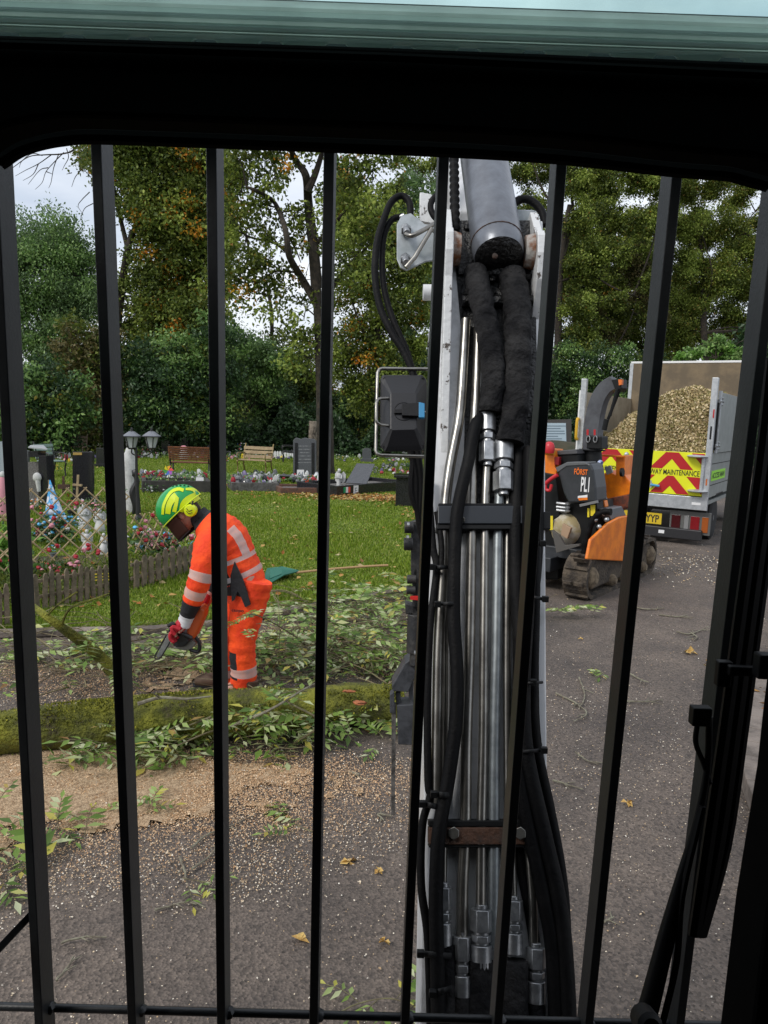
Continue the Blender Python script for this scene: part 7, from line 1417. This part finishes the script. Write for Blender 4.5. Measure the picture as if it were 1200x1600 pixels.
# boots
for dy, x0 in ((-.12, 382), (.13, 352)):
    g = MB(); hb = P_(x0, 1076, dy); hb.z = .0
    g.tube(crv([hb+V((.03, 0, .16)), hb+V((.01, 0, .08)), hb+V((-.06, 0, .055)), hb+V((-.15, 0, .045)), hb+V((-.2, 0, .04))], 4), [(.06, .055), (.058, .055), (.055, .055), (.045, .05), (.025, .035)], 14, up=(0, 0, 1)); g.ell(hb+V((.02, 0, .05)), (.055, .05, .05), n=12); g.build('boot', mat('brown work boot', (.09, .05, .03), .7), man)
    g = MB(); g.prism([hb+V((.08, -.05, 0)), hb+V((-.2, -.05, 0)), hb+V((-.22, 0, 0)), hb+V((-.2, .05, 0)), hb+V((.08, .05, 0))], (0, 0, .022)); g.build('sole', M_bkf, man)
# head under the helmet: face turned down to the saw
hc = P_(283, 800); face = (V((-.72, 0, -.70))).normalized(); crown = V((-.70, 0, .72)).normalized(); side = V((0, -1, 0))
HM = Matrix((face, side, crown)).transposed()     # local x=face, y=near side, z=crown
def HH(x, y, z): return hc+HM @ V((x, y, z))
g = MB(); g.ell(HH(.0, 0, -.01), (.095, .075, .11), rot=HM, n=18); g.ell(HH(.055, 0, -.075), (.05, .045, .05), rot=HM, n=12); g.tube([HH(.085, 0, .01), HH(.105, 0, -.025), HH(.112, 0, -.04), HH(.095, 0, -.05)], [.009, .012, .014, .008], 8)
for s_ in (-1, 1): g.ell(HH(.075, s_*.032, .01), (.014, .016, .009), rot=HM, n=8); g.ell(HH(-.005, s_*.076, -.02), (.02, .01, .032), rot=HM, n=10)
g.tube([HH(.094, -.024, -.07), HH(.1, 0, -.072), HH(.094, .024, -.07)], .006, 6); g.build('face', M_skin, man)
he = bpy.data.objects.new('helmet', None); S.collection.objects.link(he); he.parent = man
hs = .143; hh_c = HH(-.012, 0, .035)
def dome(u, v, k=1.0, zlo=-.30):
    th = u*(math.pi/2+.30); ph = v*2*math.pi; x = math.sin(th)*math.cos(ph); y = math.sin(th)*math.sin(ph); z = math.cos(th)
    sx = hs*1.08 if x > 0 else hs*1.10; return hh_c+HM @ V((x*sx*k, y*hs*.80*k, (z*hs*.92)*k))
vs = []; fs = []; nu, nv = 14, 40; g = MB(); g.grid(lambda u, v: dome(u, v), nu, nv)
o = g.build('shell', M_hg, he); sd_m = o.modifiers.new('thickness', 'SOLIDIFY'); sd_m.thickness = .004; sd_m.offset = -1
# yellow swirls as raised tapes on the near side: each follows the shell
def on_shell(px, py, k=1.02):
    d = ray(px, py).normalized(); o_ = HM.transposed() @ (CAM-hh_c); dl = HM.transposed() @ d; Sx, Sy, Sz = hs*1.09*k, hs*.80*k, hs*.92*k
    a = V((o_.x/Sx, o_.y/Sy, o_.z/Sz)); b = V((dl.x/Sx, dl.y/Sy, dl.z/Sz)); A = b.dot(b); B_ = 2*a.dot(b); C = a.dot(a)-1; disc = B_*B_-4*A*C
    t_ = (-B_-math.sqrt(max(disc, 0)))/(2*A); return CAM+d*t_
def tape(pts, w_):
    pts = crv([V((x, y, 0)) for x, y in pts], 6); c = [on_shell(p.x, p.y) for p in pts]; vs = []
    for i, p in enumerate(pts):
        a = pts[max(i-1, 0)]; b = pts[min(i+1, len(pts)-1)]; d = (b-a).normalized(); n_ = V((-d.y, d.x, 0)); ww = 1.3*(w_[0]+(w_[1]-w_[0])*i/(len(pts)-1))
        q0 = p+n_*ww/2; q1 = p-n_*ww/2; vs += [on_shell(q0.x, q0.y, 1.03), on_shell(q1.x, q1.y, 1.03)]
    n = len(pts); return vs, [(2*i, 2*i+1, 2*i+3, 2*i+2) for i in range(n-1)]
g = MB()
for pts, w_ in (([(254, 804), (256, 788), (266, 770), (278, 764), (287, 766)], (3.2, 4.2)), ([(262, 803), (264, 790), (270, 779), (276, 774)], (6, 9)), ([(272, 800), (275, 788), (277, 777)], (5, 4)), ([(283, 800), (286, 788), (294, 780), (306, 775)], (5, 9)), ([(290, 764), (302, 765), (311, 774)], (2.5, 6)), ([(311, 776), (303, 782), (298, 786)], (6, 4))): v_, f_ = tape(pts, w_); g.add(v_, f_, 0, True)
g.build('swirl', M_hy, he)
g = MB(); g.tube([hh_c+HM @ V((math.cos(a_)*hs*(1.14 if math.cos(a_) > 0 else 1.10), math.sin(a_)*hs*.84, -hs*.24-.0*math.cos(a_))) for a_ in [i*math.pi/16 for i in range(33)]], .0035, 6); g.build('rim', M_hy, he)
g = MB()
for i in range(5): p = on_shell(270+i*6, 758.5+.3*(i-2)**2, 1.02); g.ell(p, (.008, .004, .005), n=6)
g.build('vent', mat('dark green vent', (.005, .06, .02), .6), he)
mf = P_(297, 798, -.125); g = MB(); rot = V((0, -1, 0)).to_track_quat('Z', 'Y').to_matrix(); g.lathe([(.036, -.045), (.04, -.02), (.04, 0), (.034, .012), (.015, .016)], mf, 20, rot=rot); g.build('ear_defender', M_hy, he)
g = MB()
for k in (-.012, .004): g.tube([mf+V((-.018, -.018, .012+k)), mf+V((-.004, -.018, -.006+k)), mf+V((.018, -.018, .004+k))], .002, 5)
g.tube([mf+V((.01, 0, .03)), mf+V((.015, .01, .06))], .006, 6); g.build('ear_defender_mark', M_bkf, he)
g = MB(); 
def visor(u, v): a_ = (u-.5)*3.0; r_ = .135+.015*v; return HH(math.cos(a_)*r_*.92, math.sin(a_)*r_*.74, .015-.145*v)
g.grid(visor, 16, 8); o = g.build('mesh_visor', mat('brown mesh visor', (.035, .014, .010), .7, spec=.1), he); q_ = o.modifiers.new('thickness', 'SOLIDIFY'); q_.thickness = .002
g = MB(); g.tube([visor(i/16, 0) for i in range(17)], .007, 6); g.tube([visor(i/16, 1) for i in range(17)], .004, 6); g.build('visor_frame', M_bkf, he)
g = MB(); g.ell(HH(-.075, 0, -.02), (.04, .07, .07), rot=HM, n=14); g.build('hair', mat('brown hair', (.03, .015, .008), .8), man)
# gloves
M_glove = mat('red work glove', (.42, .01, .02), .7, bump=.3, bscale=40)
def glove(c0, c1, r_, fing, d):
    g = MB(); g.tube(crv([c0, c0.lerp(c1, .5), c1], 4), [r_, r_*1.1, r_*.9], 14)
    for k in range(5):
        a = c1+fing*(-.03+.02*k) if k < 4 else c0.lerp(c1, .55)+fing*-.045; ln = (.055, .065, .065, .055, .05)[k]; d1 = (d[0] if k < 4 else d[2]); d2 = d[1]
        g.tube(crv([a-d1*.02, a+d1*ln*.5, a+d1*ln*.7+d2*ln*.5, a+d1*ln*.5+d2*ln], 3), [.014, .0135, .012, .010], 8)
    return g
g = glove(P_(289, 970, -.24), P_(277, 984, -.25), .036, V((.25, .9, .1)).normalized(), (V((-.8, 0, -.5)).normalized(), V((.25, 0, -.95)).normalized(), V((-.9, -.2, .35)).normalized())); g.build('glove', M_glove, man)
g = glove(P_(322, 932, .06), P_(315, 945, .0), .032, V((.2, .9, .1)).normalized(), (V((-.5, -.4, -.7)).normalized(), V((.4, -.3, -.8)).normalized(), V((-.4, -.6, .2)).normalized())); g.build('glove', M_glove, man)
g = MB()
for k in range(2): a = P_(270+k*3, 975-k*1, -.27); g.tube([a, a+V((-.03, -.01, -.012))], [.015, .011], 8)
g.build('glove_fingertip', M_bkf, man)
# ------------------------------------------------------------------ chainsaw
cs = thing('chainsaw', 'orange and black chainsaw held in the workman\'s gloved hands, bar pointing down', 'chainsaw', P_(295, 985, -.2))
dy = -.17
def cp(name, pts, y0, th, m, bev=.006): g = MB(); g.prism([P_(x, y, y0) for x, y in pts], (0, th, 0)); return g.build(name, m, cs, bevel=bev)
cp('housing', [(312, 948), (320, 953), (319, 965), (309, 988), (303, 1000), (293, 995), (291, 985), (301, 962)], dy-.06, .12, mat('orange saw casing', (.50, .08, .015), .4), .014)
cp('clutch_cover', [(266, 986), (276, 984), (292, 992), (296, 1003), (288, 1011), (274, 1012), (266, 1004)], dy-.05, .12, mat('black saw casing', (.018, .018, .02), .4), .01)
cp('engine', [(283, 1003), (300, 1000), (306, 1006), (300, 1014), (288, 1017), (270, 1013)], dy-.02, .1, mat('grey engine fins', (.16, .15, .13), .6), .006)
g = MB(); g.tube(crv([P_(x, y, dy-.06) for x, y in [(264, 984), (275, 986), (290, 992), (300, 997)]], 4), .013, 10); g.build('front_handle', MATS['black saw casing'], cs)
g = MB(); g.tube(crv([P_(x, y, dy) for x, y in [(296, 992), (305, 995), (311, 1003), (312, 1012), (309, 1018), (300, 1016), (293, 1010)]], 5), .012, 10); g.build('rear_handle', MATS['black saw casing'], cs)
g = MB(); g.prism([P_(x, y, dy-.03) for x, y in [(264, 988), (271, 992), (262, 1008), (252, 1024), (247, 1028), (244, 1025), (252, 1010)]], (0, .006, 0)); g.build('guide_bar', M_zinc, cs)
g = MB(); e = [(271, 994), (262, 1009), (252, 1026), (246, 1030), (242, 1026), (250, 1010), (260, 992)]; g.tube(crv([P_(x, y, dy-.027) for x, y in e], 4), .005, 6); g.build('chain', M_dk, cs)
# repeats share a group
GRP = {'bench': 'benches among the graves', 'headstone': 'headstones along the grave rows', 'statue': 'statues standing on the graves', 'flowers': 'flowers laid on the graves', 'stick': 'sticks scattered on the tarmac', 'trellis': 'lattice panels round the left plot', 'fence': 'low picket fences round the plots', 'branch': 'cut branches on the ground', 'leaf': 'single leaves fallen on the tarmac', 'grave': 'kerbed graves on the lawn', 'cross': 'grave crosses', 'card': 'white cards on the graves'}
for o in list(S.collection.objects):
    if o.parent is None and o.get('category') in GRP and 'group' not in o and o.get('kind') is None: o['group'] = GRP[o['category']]
